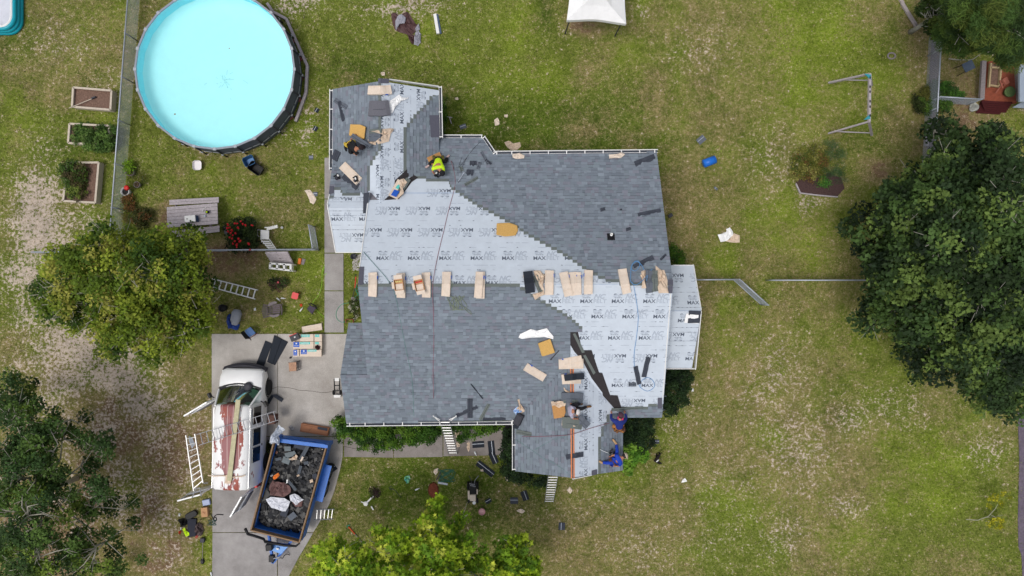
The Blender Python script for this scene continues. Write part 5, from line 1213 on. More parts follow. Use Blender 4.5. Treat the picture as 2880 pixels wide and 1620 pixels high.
rope([(1774,792),(1781,800),(1789,840),(1793,870),(1795,900),(1790,950),(1784,990),(1784,1030),(1790,1066),(1802,1090),(1822,1100),(1840,1088),(1836,1070),(1820,1062),(1804,1072),(1800,1090)], 'blue-grey air hose running down the felt to a loop below the dark strips', M['hose_blue'], .011, name='air_hose', cat='air hose')
rp = []
for k in range(34):
    a = k*1.3; rp.append((1270+22*math.sin(a)*(.5+.5*math.sin(k*.7))+k*.8, 852+20*math.cos(a*.83)))
rope([(1256,820),(1258,800),(1266,790),(1272,800),(1262,830)]+rp+[(1300,860),(1322,875),(1324,884),(1308,870)], 'tangled olive rope heap on the front slope below a bundle', M['rope_olive'], .013, h=.04, n=3)
rope([(1448,1240),(1470,1228),(1500,1228),(1560,1226),(1607,1222),(1650,1208),(1690,1196),(1713,1190)], 'faded red safety rope crossing the front wing to the worker with the pink scarf', M['rope_red'], .011, h=.04)
rope([(1450,1236),(1490,1262),(1530,1290),(1560,1304),(1590,1325),(1606,1340)], 'thin grey-green rope slanting down the left slope of the front wing', M['rope_green'], .008); rope([(1505,1265),(1530,1250),(1560,1235),(1600,1224)], 'short pale rope branching up to the orange ridge slot', M['rope_green'], .008)
rope([(1300,440),(1290,470),(1304,455),(1330,420),(1352,398),(1340,410),(1318,436),(1300,470),(1296,500),(1288,515)], 'dark thin cord in the litter beside the lime worker', M['dkgrey'], .007)
rope([(1268,452),(1276,462),(1276,480)], 'short black cord at the lime worker', M['black'], .01)
# ================================================================== VEHICLES
VC = U(668, 1210, 1.0); VX, VY0 = -12.33, -3.52       # van centre line, front bumper
def van():
    a = math.radians(-1.6); R0 = Matrix.Rotation(a, 4, 'Z'); T = Matrix.Translation((VX, VY0-2.7, 0)) @ R0 @ Matrix.Translation((0, 2.7, 0))
    t = thing('van', 'white cargo van with rusty peeling roof, front and rear doors standing open', 'van', (VX, VY0-2.7, 0))
    wp = mat('white_van_paint', (.88, .885, .89), .3, .03, 2, coat=.4)
    def loft(name, st, mt, closed=True, parent=t, smooth=True):
        q = MB(T); n = len(st[0][1]); vs = []
        for y, prof in st:
            for x, z in prof: vs.append((x, -y, z))
        fs = [(i*n+j, i*n+j+1, (i+1)*n+j+1, (i+1)*n+j) for i in range(len(st)-1) for j in range(n-1)]
        if closed: fs += [tuple(range(n)), tuple(reversed(range((len(st)-1)*n, len(st)*n)))]
        q.add(vs, fs); return fixn(q.build(name, mt, parent, smooth))
    def lower(w, zb, zt, k=1.0): # half shell: left bottom -> over top -> right bottom
        return [(-w*.96, zb), (-w, zb+.25), (-w*1.0, zt-.28), (-w*.975, zt-.1), (-w*.93, zt-.02), (-w*.5, zt+.03*k), (0, zt+.045*k), (w*.5, zt+.03*k), (w*.93, zt-.02), (w*.975, zt-.1), (w, zt-.28), (w, zb+.25), (w*.96, zb)]
    loft('body', [(.16, lower(.80, .45, .92)), (.24, lower(.93, .4, 1.0)), (.5, lower(1.0, .38, 1.1)), (.82, lower(1.01, .38, 1.17)), (1.0, lower(1.01, .38, 1.16, -.3)), (1.6, lower(1.01, .38, 1.2, -2)), (3.5, lower(1.01, .38, 1.22, -2)), (4.9, lower(1.0, .38, 1.22, -2)), (5.3, lower(.97, .42, 1.2, -2))], wp)
    # upper shell: side walls + roof
    def roofp(wb, wr, zr): return [(-wb, 1.16), (-(wb+wr)/2-.01, 1.5), (-wr, zr-.16), (-wr*.9, zr-.03), (-wr*.5, zr+.03), (0, zr+.045), (wr*.5, zr+.03), (wr*.9, zr-.03), (wr, zr-.16), ((wb+wr)/2+.01, 1.5), (wb, 1.16)]
    def van_roof_mat():
        m = bpy.data.materials.new('peeling_roof_paint'); m.use_nodes = True; nt = m.node_tree; N = nt.nodes; L = nt.links; b = N['Principled BSDF']; b.inputs['Roughness'].default_value = .55
        tc = N.new('ShaderNodeTexCoord'); mp = N.new('ShaderNodeMapping'); mp.inputs['Scale'].default_value = (1, .45, 1); L.new(tc.outputs['Object'], mp.inputs[0])
        n1 = N.new('ShaderNodeTexNoise'); n1.inputs['Scale'].default_value = 2.6; n1.inputs['Detail'].default_value = 7; n1.inputs['Roughness'].default_value = .62; L.new(mp.outputs[0], n1.inputs['Vector'])
        sx = N.new('ShaderNodeSeparateXYZ'); L.new(tc.outputs['Object'], sx.inputs[0])
        ab = N.new('ShaderNodeMath'); ab.operation = 'ABSOLUTE'; sh_ = N.new('ShaderNodeMath'); sh_.operation = 'ADD'; sh_.inputs[1].default_value = .0; L.new(sx.outputs[0], sh_.inputs[0]); L.new(sh_.outputs[0], ab.inputs[0])
        mu = N.new('ShaderNodeMath'); mu.operation = 'MULTIPLY_ADD'; mu.inputs[1].default_value = -.34; mu.inputs[2].default_value = .165; L.new(ab.outputs[0], mu.inputs[0])
        ad = N.new('ShaderNodeMath'); ad.operation = 'ADD'; L.new(n1.outputs[0], ad.inputs[0]); L.new(mu.outputs[0], ad.inputs[1])
        r = N.new('ShaderNodeValToRGB'); r.color_ramp.elements[0].position = .545; r.color_ramp.elements[1].position = .565; L.new(ad.outputs[0], r.inputs[0])
        n2 = N.new('ShaderNodeTexNoise'); n2.inputs['Scale'].default_value = 1.2; L.new(tc.outputs['Object'], n2.inputs['Vector'])
        r2 = N.new('ShaderNodeValToRGB'); r2.color_ramp.elements[0].position = .42; r2.color_ramp.elements[1].position = .58; r2.color_ramp.elements[0].color = srgb(150, 96, 98); r2.color_ramp.elements[1].color = srgb(158, 78, 62); L.new(n2.outputs[0], r2.inputs[0])
        wv = N.new('ShaderNodeTexWave'); wv.inputs['Scale'].default_value = 1.25; wv.inputs['Distortion'].default_value = 0; wv.bands_direction = 'X'; L.new(tc.outputs['Object'], wv.inputs['Vector'])
        r3 = N.new('ShaderNodeValToRGB'); r3.color_ramp.elements[0].position = .975; r3.color_ramp.elements[1].position = .99; L.new(wv.outputs[0], r3.inputs[0])
        mx0 = N.new('ShaderNodeMix'); mx0.data_type = 'RGBA'; L.new(r3.outputs[0], mx0.inputs[0]); L.new(r2.outputs[0], mx0.inputs[6]); mx0.inputs[7].default_value = srgb(206, 180, 176)
        mx = N.new('ShaderNodeMix'); mx.data_type = 'RGBA'; L.new(r.outputs[0], mx.inputs[0]); mx.inputs[6].default_value = (.9, .9, .9, 1); L.new(mx0.outputs[2], mx.inputs[7])
        L.new(mx.outputs[2], b.inputs['Base Color']); return m
    loft('roof', [(1.62, roofp(.96, .7, 2.0)), (1.72, roofp(.97, .76, 2.06)), (2.2, roofp(.98, .80, 2.1)), (3.6, roofp(.98, .81, 2.12)), (4.9, roofp(.97, .80, 2.1)), (5.28, roofp(.95, .77, 2.07)), (5.36, roofp(.93, .74, 2.0))], [van_roof_mat()])
    q = MB(T)       # drip rails and roof ribs
    for s in (-1, 1): q.bar((s*.80, -1.75, 1.97), (s*.80, -5.3, 1.97), .04, .03)
    q.build('drip_rail', wp, t)
    q = MB(T)
    for k in range(-3, 4): q.bar((k*.19, -2.1, 2.155-.008*k*k), (k*.19, -5.2, 2.155-.008*k*k), .02, .014)
    q.build('roof_rib', [van_roof_mat()], t)
    # side windows on the visible right side and the left
    for s in (-1, 1):
        for y0, y1 in ((1.75, 2.5), (2.72, 3.45), (3.55, 4.2)) if s > 0 else ((2.72, 3.45), (3.55, 4.2)):
            w = MB(T); A = [(s*.99, -y0-.0, 1.25), (s*.99, -y1, 1.25), (s*.865, -y1, 1.82), (s*.865, -y0, 1.82)]
            w.add([(x+s*.025, y, z) for x, y, z in A]+[(x+s*.0, y, z) for x, y, z in A], [(0, 1, 2, 3), (7, 6, 5, 4), (0, 4, 5, 1), (1, 5, 6, 2), (2, 6, 7, 3), (3, 7, 4, 0)]); fixn(w.build('side_window', M['dkglass'], t))
    # cab interior
    MB(T).box((0, -1.35, 1.13), (1.86, .8, .04)).build('dashboard', M['dkgrey'], t)
    q = MB(T)
    for s in (-1, 1): q.box((s*.45, -1.95, 1.1), (.5, .5, .16)); q.box((s*.45, -2.2, 1.4), (.5, .14, .6))
    q.build('seat', M['dkgrey'], t)
    q = MB(T); q.tube([(-.42+.19*math.cos(k/10*6.283), -1.68+.05*math.sin(k/10*6.283), 1.3+.17*math.sin(k/10*6.283)) for k in range(10)], .017, 5, closed=True); q.build('steering_wheel', M['black'], t)
    q = MB(T)
    for x, y, w, h, r in ((-.55, -1.12, .34, .2, .2), (-.3, -1.1, .3, .16, -.3), (-.5, -1.28, .2, .22, .6), (.0, -1.08, .16, .1, 0), (.5, -1.25, .16, .12, .4), (.62, -1.38, .22, .1, -.4), (.72, -1.2, .14, .14, .2)): q.box((x, y, 1.165+random.random()*.01), (w, h, .008), r)
    q.build('paper', M['label_white'], t)
    MB(T).lathe((.16, -1.2, 1.15), [(.08, 0), (.06, .12), (.03, .26), (.0, .28)], 10).build('green_bottle', mat('bright_green', srgb(70, 190, 70), .4), t)
    # windshield: tinted clear glass over the dash
    g = bpy.data.materials.new('green_windshield'); g.use_nodes = True; nt = g.node_tree; N = nt.nodes; L = nt.links
    tr = N.new('ShaderNodeBsdfTransparent'); tr.inputs[0].default_value = (.14, .3, .22, 1); gl = N.new('ShaderNodeBsdfGlossy'); gl.inputs['Roughness'].default_value = .04; lw = N.new('ShaderNodeFresnel'); lw.inputs[0].default_value = 1.5
    mx = N.new('ShaderNodeMixShader'); L.new(lw.outputs[0], mx.inputs[0]); L.new(tr.outputs[0], mx.inputs[1]); L.new(gl.outputs[0], mx.inputs[2]); L.new(mx.outputs[0], N['Material Output'].inputs[0]); MATS['windshield'] = g
    q = MB(T); n = 9; vs = []
    for i in range(n):
        u = -1+2*i/(n-1); vs.append((u*.93, -.86-.22*u*u, 1.2-.03*u*u)); vs.append((u*.74, -1.56-.16*u*u+.08, 2.0-.05*u*u))
    q.add(vs, [(2*i, 2*i+2, 2*i+3, 2*i+1) for i in range(n-1)]); q.build('windshield', g, t, True)
    for s in (-1, 1): MB(T).bar((s*.95, -1.08, 1.18), (s*.76, -1.68, 1.98), .07, .06).build('windshield_pillar', wp, t)
    q = MB(T); q.tube([(u*.94, -.8-.22*u*u, 1.2-.02*u*u) for u in np.linspace(-1, 1, 9)], .04, 6); q.build('cowl', M['black'], t)
    for x in (-.1, .5): MB(T).bar((x, -.88, 1.235), (x-.45, -.97, 1.235), .02, .02).build('wiper', M['black'], t)
    # bumper, lamps, wheels
    q = MB(T); q.tube([(u*.98, -.02-.2*u*u, .52) for u in np.linspace(-1, 1, 11)], .1, 8); q.tube([(u*.99, -.05-.2*u*u, .66) for u in np.linspace(-1, 1, 11)], .06, 8); q.build('front_bumper', M['dkgrey'], t, True)
    MB(T).box((0, -5.5, .52), (1.9, .14, .16)).build('rear_bumper', M['black'], t, bevel=.02)
    for s in (-1, 1):
        MB(T).box((s*.8, -.28, .84), (.28, .08, .18)).build('headlight', M['label_white'], t, bevel=.02)
        MB(T).box((s*.88, -5.4, 1.05), (.14, .08, .5)).build('tail_light', M['red'], t, bevel=.015)
        for y in (-1.05, -4.45):
            w = MB(T @ Matrix.Translation((s*.95, y, .36)) @ Matrix.Rotation(math.pi/2, 4, 'Y')); w.lathe((0, 0, -.12), [(.2, 0), (.34, .0), (.37, .05), (.37, .19), (.34, .24), (.2, .24)], 20); w = w.build('wheel', M['rubber'], t, True)
            MB(T @ Matrix.Translation((s*.95, y, .36)) @ Matrix.Rotation(math.pi/2, 4, 'Y')).lathe((0, 0, -.11), [(.19, 0), (.12, .03), (.12, .2), (.19, .22)], 14).build('rim', M['grey'], w, True)
            q = MB(T); q.tube([(s*1.005, y+.44*math.cos(a_), .36+.44*math.sin(a_)) for a_ in np.linspace(.1, 3.04, 9)], .03, 5); q.build('wheel_arch', M['black'], t)
    q = MB(T); q.bar((.98, -1.55, 1.25), (1.18, -1.62, 1.3), .05, .05); q.box((1.22, -1.66, 1.3), (.12, .26, .22), .6); q.build('mirror', M['black'], t, bevel=.01)
    for y in (-2.55, -3.52): MB(T).box((1.025, y, 1.08), (.02, .1, .05)).build('door_handle', M['black'], t)
    # opened doors
    def door(p, q_, z0, z1, lab, name='door', glass=(.1, .9)):
        P, Q = U(*p, 1.0), U(*q_, 1.0); P.z = Q.z = 0; u = (Q-P).normalized(); L_ = (Q-P).length; nrm = Vector((-u.y, u.x, 0))
        d = MB(frame(P, u)); d.box((L_/2, 0, (z0+1.15)/2), (L_, .1, 1.15-z0)); d.box((.05, 0, (z1+1.15)/2), (.09, .07, z1-1.15)); d.box((L_-.07, 0, (z1+1.15)/2-.04), (.09, .07, z1-1.23)); d.box((L_/2, 0, z1-.03), (L_, .07, .07)); o = d.build(name, wp, t, bevel=.015)
        if lab: o['label'] = lab
        MB(frame(P, u)).box((L_/2, 0, (z1+1.15)/2), (L_-.18, .02, z1-1.24)).build('window', M['dkglass'], o)
        MB(frame(P, u)).box((L_*.5, .062, .8), (L_*.7, .03, .5)).build('door_trim', M['grey'], o); return o
    door((606,1122), (543,1160), .45, 1.9, 'open driver door of the white van')
    q = MB(); c = U(590, 1112, 1.35); q.box(c, (.1, .24, .24), .4); q.bar(c, c+Vector((.18, -.12, -.05)), .04, .04); q.build('mirror', M['black'], t, bevel=.01)
    door((591,1373), (528,1390), .5, 2.0, 'rear door swung open to the left', 'rear_door'); door((704,1378), (672,1434), .5, 2.0, 'rear door swung open to the right', 'rear_door')
    return T, t
VT, vano = van()
q = MB(); A, B = U(670, 1124, 2.24), U(645, 1352, 2.24); q.bar(A, B, .2, .05); tag(q.build('wooden_board', mat('pale_lumber', srgb(190, 184, 150), .8, .15, 7, bump=.1)), 'long pale wooden board lying lengthwise on the rusty van roof', 'board')
q = MB(spot(699, 1086, 0, 1.24, False)); q.lathe((0, 0, 0), [(.19, 0), (.19, .05), (.15, .12), (.08, .15), (.02, .15)], 18); tag(q.build('dome', M['dkgrey'], None, True), 'round black dome lying on the van bonnet corner by the windshield', 'dome')
q = MB(); q.tube([U(585, 1337, 2.17), U(600, 1339, 2.2), U(630, 1338, 2.2), U(650, 1342, 2.19), U(680, 1340, 2.18), U(690, 1336, 2.15)], .025, 6); tag(q.build('strap', M['paper2']), 'frayed tan strap across the rear of the van roof', 'strap')
q = MB(frame(U(643, 1346, 2.2), (1, 0, 0))); q.crumple([(-.18, -.2), (.1, -.22), (.16, .05), (.05, .2), (-.12, .16)], .05); tag(fixn(q.build('sawdust_patch', M['paper2'])), 'small heap of tan litter at the end of the board on the van roof', 'litter')
# ------------------------------------------------------------------ ladders
def ladder(a1, a2, b1, b2, label, n, rung=.022, flat=False, rail=.018, rm=None, hooks=None, name='ladder', railh=.06, rl=None):
    """a1,a2 = one end (left, right rail), b1,b2 = other end; each (px,py,z)"""
    A1, A2, B1, B2 = [U(*p) for p in (a1, a2, b1, b2)]; c = (A1+A2+B1+B2)/4; t = thing(name, label, 'ladder', c)
    for A, B in ((A1, B1), (A2, B2)): MB().bar(A, B, rail, railh).build('rail', rl or M['alu'], t)
    for k in range(n):
        f = (k+.6)/n; P, Q = A1.lerp(B1, f), A2.lerp(B2, f)
        (MB().bar(P, Q, rung*(1.3 if flat else 1), rung)).build('rung', rm or M['alu_rung'], t)
    return t
t = ladder((553,1222,2.28),(560,1252,2.28),(776,1156,2.3),(783,1181,2.3), 'aluminium extension ladder lying across the van roof', 13, .024, False, .022, rm=M['alu'])
ladder((523,1224,2.05),(548,1220,2.2),(545,1381,2.08),(571,1358,2.08), 'aluminium ladder leaning lengthwise beside the van down to its open rear door', 9, .036, False, .034, rl=M['alu_rung'])
q = MB(); 
for a, b in (((541,1375),(562,1372)), ((552,1372),(540,1400)), ((562,1372),(566,1396)), ((572,1359),(585,1358))): q.bar(U(*a, 2.1), U(*b, 2.04), .03, .03)
tag(q.build('ladder_hook', M['alu']), 'bent ladder hooks resting on the open rear van door', 'hook')
q = MB(); q.add([U(531, 1226, 1.9), U(541, 1232, 1.9), U(548, 1250, 1.8), U(540, 1262, 1.7), U(531, 1240, 1.8)], [(0, 1, 2, 3, 4)]); q.add([tuple(Vector(v)-Vector((0, 0, .02))) for v in q.v], [(4, 3, 2, 1, 0)]); tag(q.build('grey_bracket', M['galv']), 'grey folded metal bracket where the two ladders meet beside the van', 'bracket')
q = MB(); q.box(U(768, 1178, 1.0), (.3, .4, .5)); tag(q.build('rusty_crate', mat('rusty_metal', srgb(96, 70, 62), .8, .3, 12)), 'rusty crate under the right end of the van ladder', 'crate')
ladder((1237,1183,3.15),(1264,1183,3.15),(1262,1276,.05),(1286,1276,.05), 'tall ladder with stand-off arms leaning on the front gutter', 13, .03, True, rm=M['alu_rung'])
q = MB()
for s, a, b in ((-1, (1237,1186), (1218,1169)), (1, (1264,1186), (1284,1169))):
    q.bar(U(*a, 3.0), U(*b, 3.25), .035, .035); q.bar(U(a[0]+s*0, a[1]-6, 3.1), U(b[0], b[1]+2, 3.25), .03, .03)
tag(q.build('standoff_arm', M['white']), 'white stand-off arms at the top of the tall front ladder', 'ladder arms')
ladder((1542,1338,3.0),(1569,1338,3.0),(1532,1412,.05),(1556,1412,.05), 'short looking ladder leaning on the front gable eave by the dark bush', 11, .03, True)
ladder((886,1433,.9),(884,1462,.9),(940,1432,.35),(936,1459,.35), 'short aluminium ladder propped against the blue trailer side', 5, .03, False, .035)
ladder((597,784,.06),(590,806,.06),(725,816,.06),(718,841,.06), 'white ladder lying on the grass beside the olive tree', 8, .05, False, .05, rm=M['white'], rl=M['white'])
# ------------------------------------------------------------------ dump trailer
ZT = 1.62
c1, c2, c3, c4 = U(771, 1238, ZT), U(917, 1256, ZT), U(841, 1526, ZT), U(705, 1492, ZT)    # top-left, top-right, bottom-right, bottom-left of the rim
TC = (c1+c2+c3+c4)/4; tr = thing('dump_trailer', 'blue dump trailer with wooden side boards heaped with torn off roofing', 'trailer', (TC.x, TC.y, 0))
def wallbox(a, b, z0, z1, th, m, name): A, B = Vector((a.x, a.y, (z0+z1)/2)), Vector((b.x, b.y, (z0+z1)/2)); return MB().bar(A, B, th, z1-z0).build(name, m, tr)
for a, b in ((c4, c1), (c2, c3), (c3, c4)):
    wallbox(a, b, .7, 1.3, .07, M['blue'], 'side_wall'); wallbox(a, b, 1.3, ZT, .06, M['wood_brown'], 'side_board'); wallbox(a, b, 1.24, 1.32, .11, M['blue'], 'top_rail')
wallbox(c1, c2, .7, 1.5, .08, M['blue'], 'tailgate'); wallbox(c1, c2, 1.5, 1.58, .16, M['blue'], 'tailgate_rail'); wallbox(c1, c2, 1.2, 1.26, .14, M['blue'], 'tailgate_rail')
for c in (c1, c2): MB().box((c.x, c.y, 1.15), (.14, .14, .95)).build('corner_post', M['blue'], tr)
MB().prism([(c1.x, c1.y), (c2.x, c2.y), (c3.x, c3.y), (c4.x, c4.y)], .62, .7).build('floor', M['blue'], tr)
ax = (c1-c4).normalized(); sx = Vector((ax.y, -ax.x, 0))
for s, (ca, cb) in ((1, (c2, c3)), (-1, (c1, c4))):
    m_ = ca.lerp(cb, .42); 
    MB().bar(Vector((m_.x, m_.y, .86))+sx*s*(.2 if s > 0 else .1)+ax*.85, Vector((m_.x, m_.y, .86))+sx*s*(.2 if s > 0 else .1)-ax*.85, .32 if s > 0 else .2, .05).build('fender', M['blue'], tr)
    for k in (-.42, .42):
        fr = frame(Vector((m_.x, m_.y, .36))+sx*s*(.2 if s > 0 else .06)+ax*k, ax, sx*s); w = MB(fr).lathe((0, 0, -.1), [(.2, 0), (.36, .0), (.38, .05), (.38, .17), (.36, .22), (.2, .22)], 20).build('wheel', M['rubber'], tr, True); MB(fr).lathe((0, 0, -.08), [(.19, .0), (.1, .04), (.1, .18), (.19, .2)], 12).build('rim', M['white'], w, True)
# frame, tongue, jack
mid = c3.lerp(c4, .5); tip = U(768, 1583, .55); P0 = Vector((mid.x, mid.y, .55)); u_ = (tip-P0).normalized(); sd_ = Vector((u_.y, -u_.x, 0))
q = MB(); 
for s in (-1, 1): q.bar(P0+sd_*s*.75, tip, .1, .14)
q.build('tongue_frame', M['blue'], tr)
q = MB(); a_, b_, cc_, d_ = U(747,1524,.75), U(815,1533,.75), U(790,1558,.75), U(762,1548,.75); q.slab([a_, b_, cc_, d_], .12); q.build('tongue_cover', mat('light_blue_paint', srgb(104, 156, 220), .4, .06, 4), tr)
MB().box(U(765, 1570, .66), (.24, .3, .22)).build('winch', M['black'], tr, bevel=.02); MB().slab([U(764,1571,.5), U(776,1573,.5), U(774,1582,.5), U(768,1585,.5), U(764,1583,.5)], .1).build('coupler', M['blue'], tr)
q = MB(); q.tube([U(784,1568,.5), U(795,1570,.45), U(800,1562,.3), U(806,1558,.2), U(815,1561,.1)], .02, 6); q.build('safety_cable', M['black'], tr)
q = MB(); q.bar(U(758,1562,.7), U(786,1572,.6), .05, .05); q.bar(U(766,1572,.75), U(788,1566,.75), .04, .04); q.build('jack', M['alu'], tr)
tag(MB().box(U(758, 1538, .9), (.3, .3, .26), .1).build('black_bin', M['black'], bevel=.04), 'small black battery box on the trailer tongue', 'box')
tag(MB().box(U(781, 1543, .8), (.14, .08, .08), -.2).build('white_container', M['white'], bevel=.02), 'small white bottle on the light blue trailer tongue cover', 'bottle')
# folded tarp over the front edge of the trailer
q = MB(); tp = [U(690,1487,1.3), U(697,1502,1.2), U(715,1507,1.15), U(742,1516,1.05), U(745,1523,.95), U(800,1534,1.05), U(832,1536,1.1), U(842,1528,1.35)]
q.tube(tp, [.07, .06, .06, .06, .07, .06, .05, .04], 8); tag(q.build('rolled_tarp', M['black'], None, True), 'black rolled tarp hanging along the front end of the blue trailer', 'tarp')
# debris: a heap nobody could count, plus the pieces one can pick out
def tpt(u, v, z): p = c4.lerp(c1, v).lerp(c3.lerp(c2, v), u); return Vector((p.x, p.y, z))
def hz(u, v): return 1.0+.38*math.sin(math.pi*min(1, max(0, v*1.02)))**.6*(.7+.3*math.sin(u*5+v*7))-.25*(v < .22)*(1-v/.22)
heap = MB(); dk = [(.008,.008,.010), (.013,.014,.017), (.02,.021,.025), (.032,.034,.04), (.055,.058,.066)]
n_ = 22; g_ = {}
vs = []; 
for j in range(n_+1):
    for i in range(12): vs.append(tpt(.02+.96*i/11, .015+.97*j/n_, hz(i/11, j/n_)-.08+random.uniform(-.05, .05)))
heap.curc = (.02, .02, .023); heap.add(vs, [(j*12+i, j*12+i+1, (j+1)*12+i+1, (j+1)*12+i) for j in range(n_) for i in range(11)])
for k in range(1300):
    u, v = random.uniform(.05, .95), random.uniform(.03, .97); L_ = random.uniform(.05, .42); W_ = random.uniform(.04, .24); p = tpt(u, v, hz(u, v)+random.uniform(-.05, .03))
    R = Matrix.Rotation(random.uniform(0, 6.28), 3, 'Z') @ Matrix.Rotation(random.gauss(0, .2), 3, 'X') @ Matrix.Rotation(random.gauss(0, .18), 3, 'Y')
    heap.curc = random.choices(dk, (9, 8, 5, 2, .7))[0]
    if random.random() < .025: heap.curc = random.choice([(.5, .42, .34), (.45, .46, .5), (.3, .1, .05)]); L_ *= .4; W_ *= .6
    heap.box(p, (L_, W_, .012), R)
tag(heap.build('shingle_debris', mat('torn_shingle', (1, 1, 1), .38, .3, 40, attr='tabcol'), None, attr='tabcol'), 'black heap of torn off shingles filling the blue trailer', 'debris', kind='stuff')
def deb(px, py, L_, W_, ang, label, m, z=1.48, name='shingle_piece', cat='shingle', t=.02, tilt=.1):
    q = MB(frame(U(px, py, z), (math.cos(math.radians(ang)), math.sin(math.radians(ang)), tilt))); q.box((0, 0, 0), (L_, W_, t)); q.box((0, W_*.1, t*.8), (L_, .012, .006)); tag(q.build(name, m), label, cat)
lg = mat('light_grey_shingle', srgb(112, 120, 124), .95, .12, 40); mg = mat('mid_grey_shingle', srgb(84, 90, 98), .95, .15, 40)
deb(809,1262,.28,.2,0,'pale square shingle scrap near the tailgate in the trailer',lg); deb(813,1279,.36,.22,15,'pale grey shingle scrap with torn edge near the trailer tailgate',lg,1.5); deb(821,1277,.34,.16,30,'pale shingle flap folded beside the scrap near the trailer tailgate',lg,1.52); deb(805,1295,.34,.28,-20,'largest pale grey-green shingle piece left of the paper in the trailer',lg,1.5)
deb(856,1273,.7,.16,62,'long grey shingle strip slanting right of the crumpled paper in the trailer',mg,1.5); deb(843,1322,.4,.13,75,'grey shingle strip in the middle of the trailer load',mg,1.46); deb(783,1291,.26,.12,15,'small grey shingle scrap by the left trailer board',mg); deb(822,1366,.5,.12,-50,'grey curled shingle roll below the middle of the trailer load',mg,1.5); deb(861,1302,.2,.14,12,'small grey square near the right trailer board',mg); deb(843,1255,.5,.24,-15,'dark grey wide shingle just below the tailgate',M['sh_dark'],1.42); deb(886,1340,.2,.24,20,'dark grey shingle scrap against the right trailer board',M['sh_dark'],1.4); deb(800,1440,.4,.3,70,'dark bent roofing sheet in the lower half of the trailer',M['sh_dark'],1.3); deb(822,1452,.36,.26,40,'dark pitted roofing lump in the lower right of the trailer',M['sh_grey'],1.3)
def crumpz(px_poly, z, label, m, name, cat, amp=.1, rings=3):
    cx = sum(p[0] for p in px_poly)/len(px_poly); cy = sum(p[1] for p in px_poly)/len(px_poly); c = U(cx, cy, z); poly = [tuple((U(x, y, z)-c)[:2]) for x, y in px_poly]
    tag(fixn(MB(Matrix.Translation(c)).crumple(poly, amp, rings=rings).build(name, m)), label, cat)
crumpz([(768,1350),(782,1354),(800,1356),(815,1366),(818,1384),(800,1396),(780,1394),(760,1392),(757,1376)],1.46,'brown crumpled tarp piece in the middle of the blue trailer',mat('brown_tarp', srgb(112, 84, 82), .7, .12, 6),'tarp_piece','tarp',.2,4)
crumpz([(749,1403),(762,1397),(800,1400),(817,1410),(812,1424),(803,1438),(785,1434),(764,1428),(752,1412)],1.48,'large white sheet crumpled below the brown tarp in the trailer',mat('dirty_white_sheet', srgb(214, 216, 224), .6, .06, 5),'white_sheet','sheet',.1)
crumpz([(815,1393),(830,1388),(846,1398),(856,1404),(840,1414),(832,1420),(818,1408)],1.46,'smaller white crumpled sheet right of the large one in the trailer',mat('dirty_white_sheet', srgb(214, 216, 224)),'white_sheet','sheet',.12); crumpz([(822,1412),(838,1414),(852,1406),(850,1424),(830,1424)],1.42,'brown tarp corner right of the white sheets in the trailer',mat('brown_tarp', srgb(112, 84, 82)),'tarp_piece','tarp',.1)
crumpz([(768,1340),(784,1329),(787,1336),(778,1346),(770,1348)],1.5,'bright orange rag near the left board of the trailer',M['orange'],'rag','rag',.06); crumpz([(812,1290),(826,1284),(832,1277),(838,1282),(836,1292),(822,1294)],1.56,'crumpled tan paper among the pale scraps in the trailer',M['paper2'],'paper_scrap','paper scrap'); crumpz([(844,1296),(850,1283),(855,1286),(848,1298)],1.56,'small tan paper strip on the long grey strip in the trailer',M['paper'],'paper_scrap','paper scrap',.02)
crumpz([(834,1336),(842,1333),(844,1338),(836,1341)],1.5,'small tan paper ball mid trailer',M['paper2'],'paper_scrap','paper scrap',.05); crumpz([(871,1350),(880,1346),(882,1356),(872,1358)],1.45,'tan paper ball at the right trailer board',M['paper2'],'paper_scrap','paper scrap',.05); crumpz([(806,1349),(810,1348),(810,1358),(805,1360)],1.5,'small white scrap above the brown tarp in the trailer',M['white_soft'],'plastic_scrap','plastic scrap',.04)
crumpz([(783,1196),(792,1200),(804,1208),(796,1216),(785,1225),(788,1240),(782,1253),(770,1246),(763,1248),(760,1236),(768,1218),(776,1206)],1.7,'crumpled clear plastic sheeting draped over the upper left trailer corner',mat('milky_plastic', srgb(206, 212, 222), .3, .05, 6),'plastic_sheeting','plastic sheet',.25,4)
# ================================================================== PEOPLE AND DOG
def skinmesh(name, V, E, m, parent, sub=2):
    """V: dict name->(Vector, radius or (rx, ry)); first key is the root"""
    keys = list(V); me = bpy.data.meshes.new('src'); me.from_pydata([tuple(V[k][0]) for k in keys], [(keys.index(a), keys.index(b)) for a, b in E], [])
    o = bpy.data.objects.new('src', me); COL.objects.link(o); sk = o.modifiers.new('s', 'SKIN'); sk.use_smooth_shade = True
    for i, k in enumerate(keys):
        r = V[k][1]; me.skin_vertices[0].data[i].radius = r if isinstance(r, tuple) else (r, r); me.skin_vertices[0].data[i].use_root = (i == 0)
    sb = o.modifiers.new('b', 'SUBSURF'); sb.levels = sub; sb.render_levels = sub
    dg = bpy.context.evaluated_depsgraph_get(); nm = bpy.data.meshes.new_from_object(o.evaluated_get(dg)); bpy.data.objects.remove(o); bpy.data.meshes.remove(me)
    off = ORIG.get(parent.name, Vector((0, 0, 0))) if parent else V[keys[0]][0].copy()
    for v in nm.vertices: v.co -= off
    nm.name = name; nm.materials.clear(); nm.materials.append(m)
    for p in nm.polygons: p.use_smooth = True
    ob = bpy.data.objects.new(name, nm); COL.objects.link(ob)
    if parent: ob.parent = parent
    else: ob.location = off
    ORIG[ob.name] = Vector(off); return ob
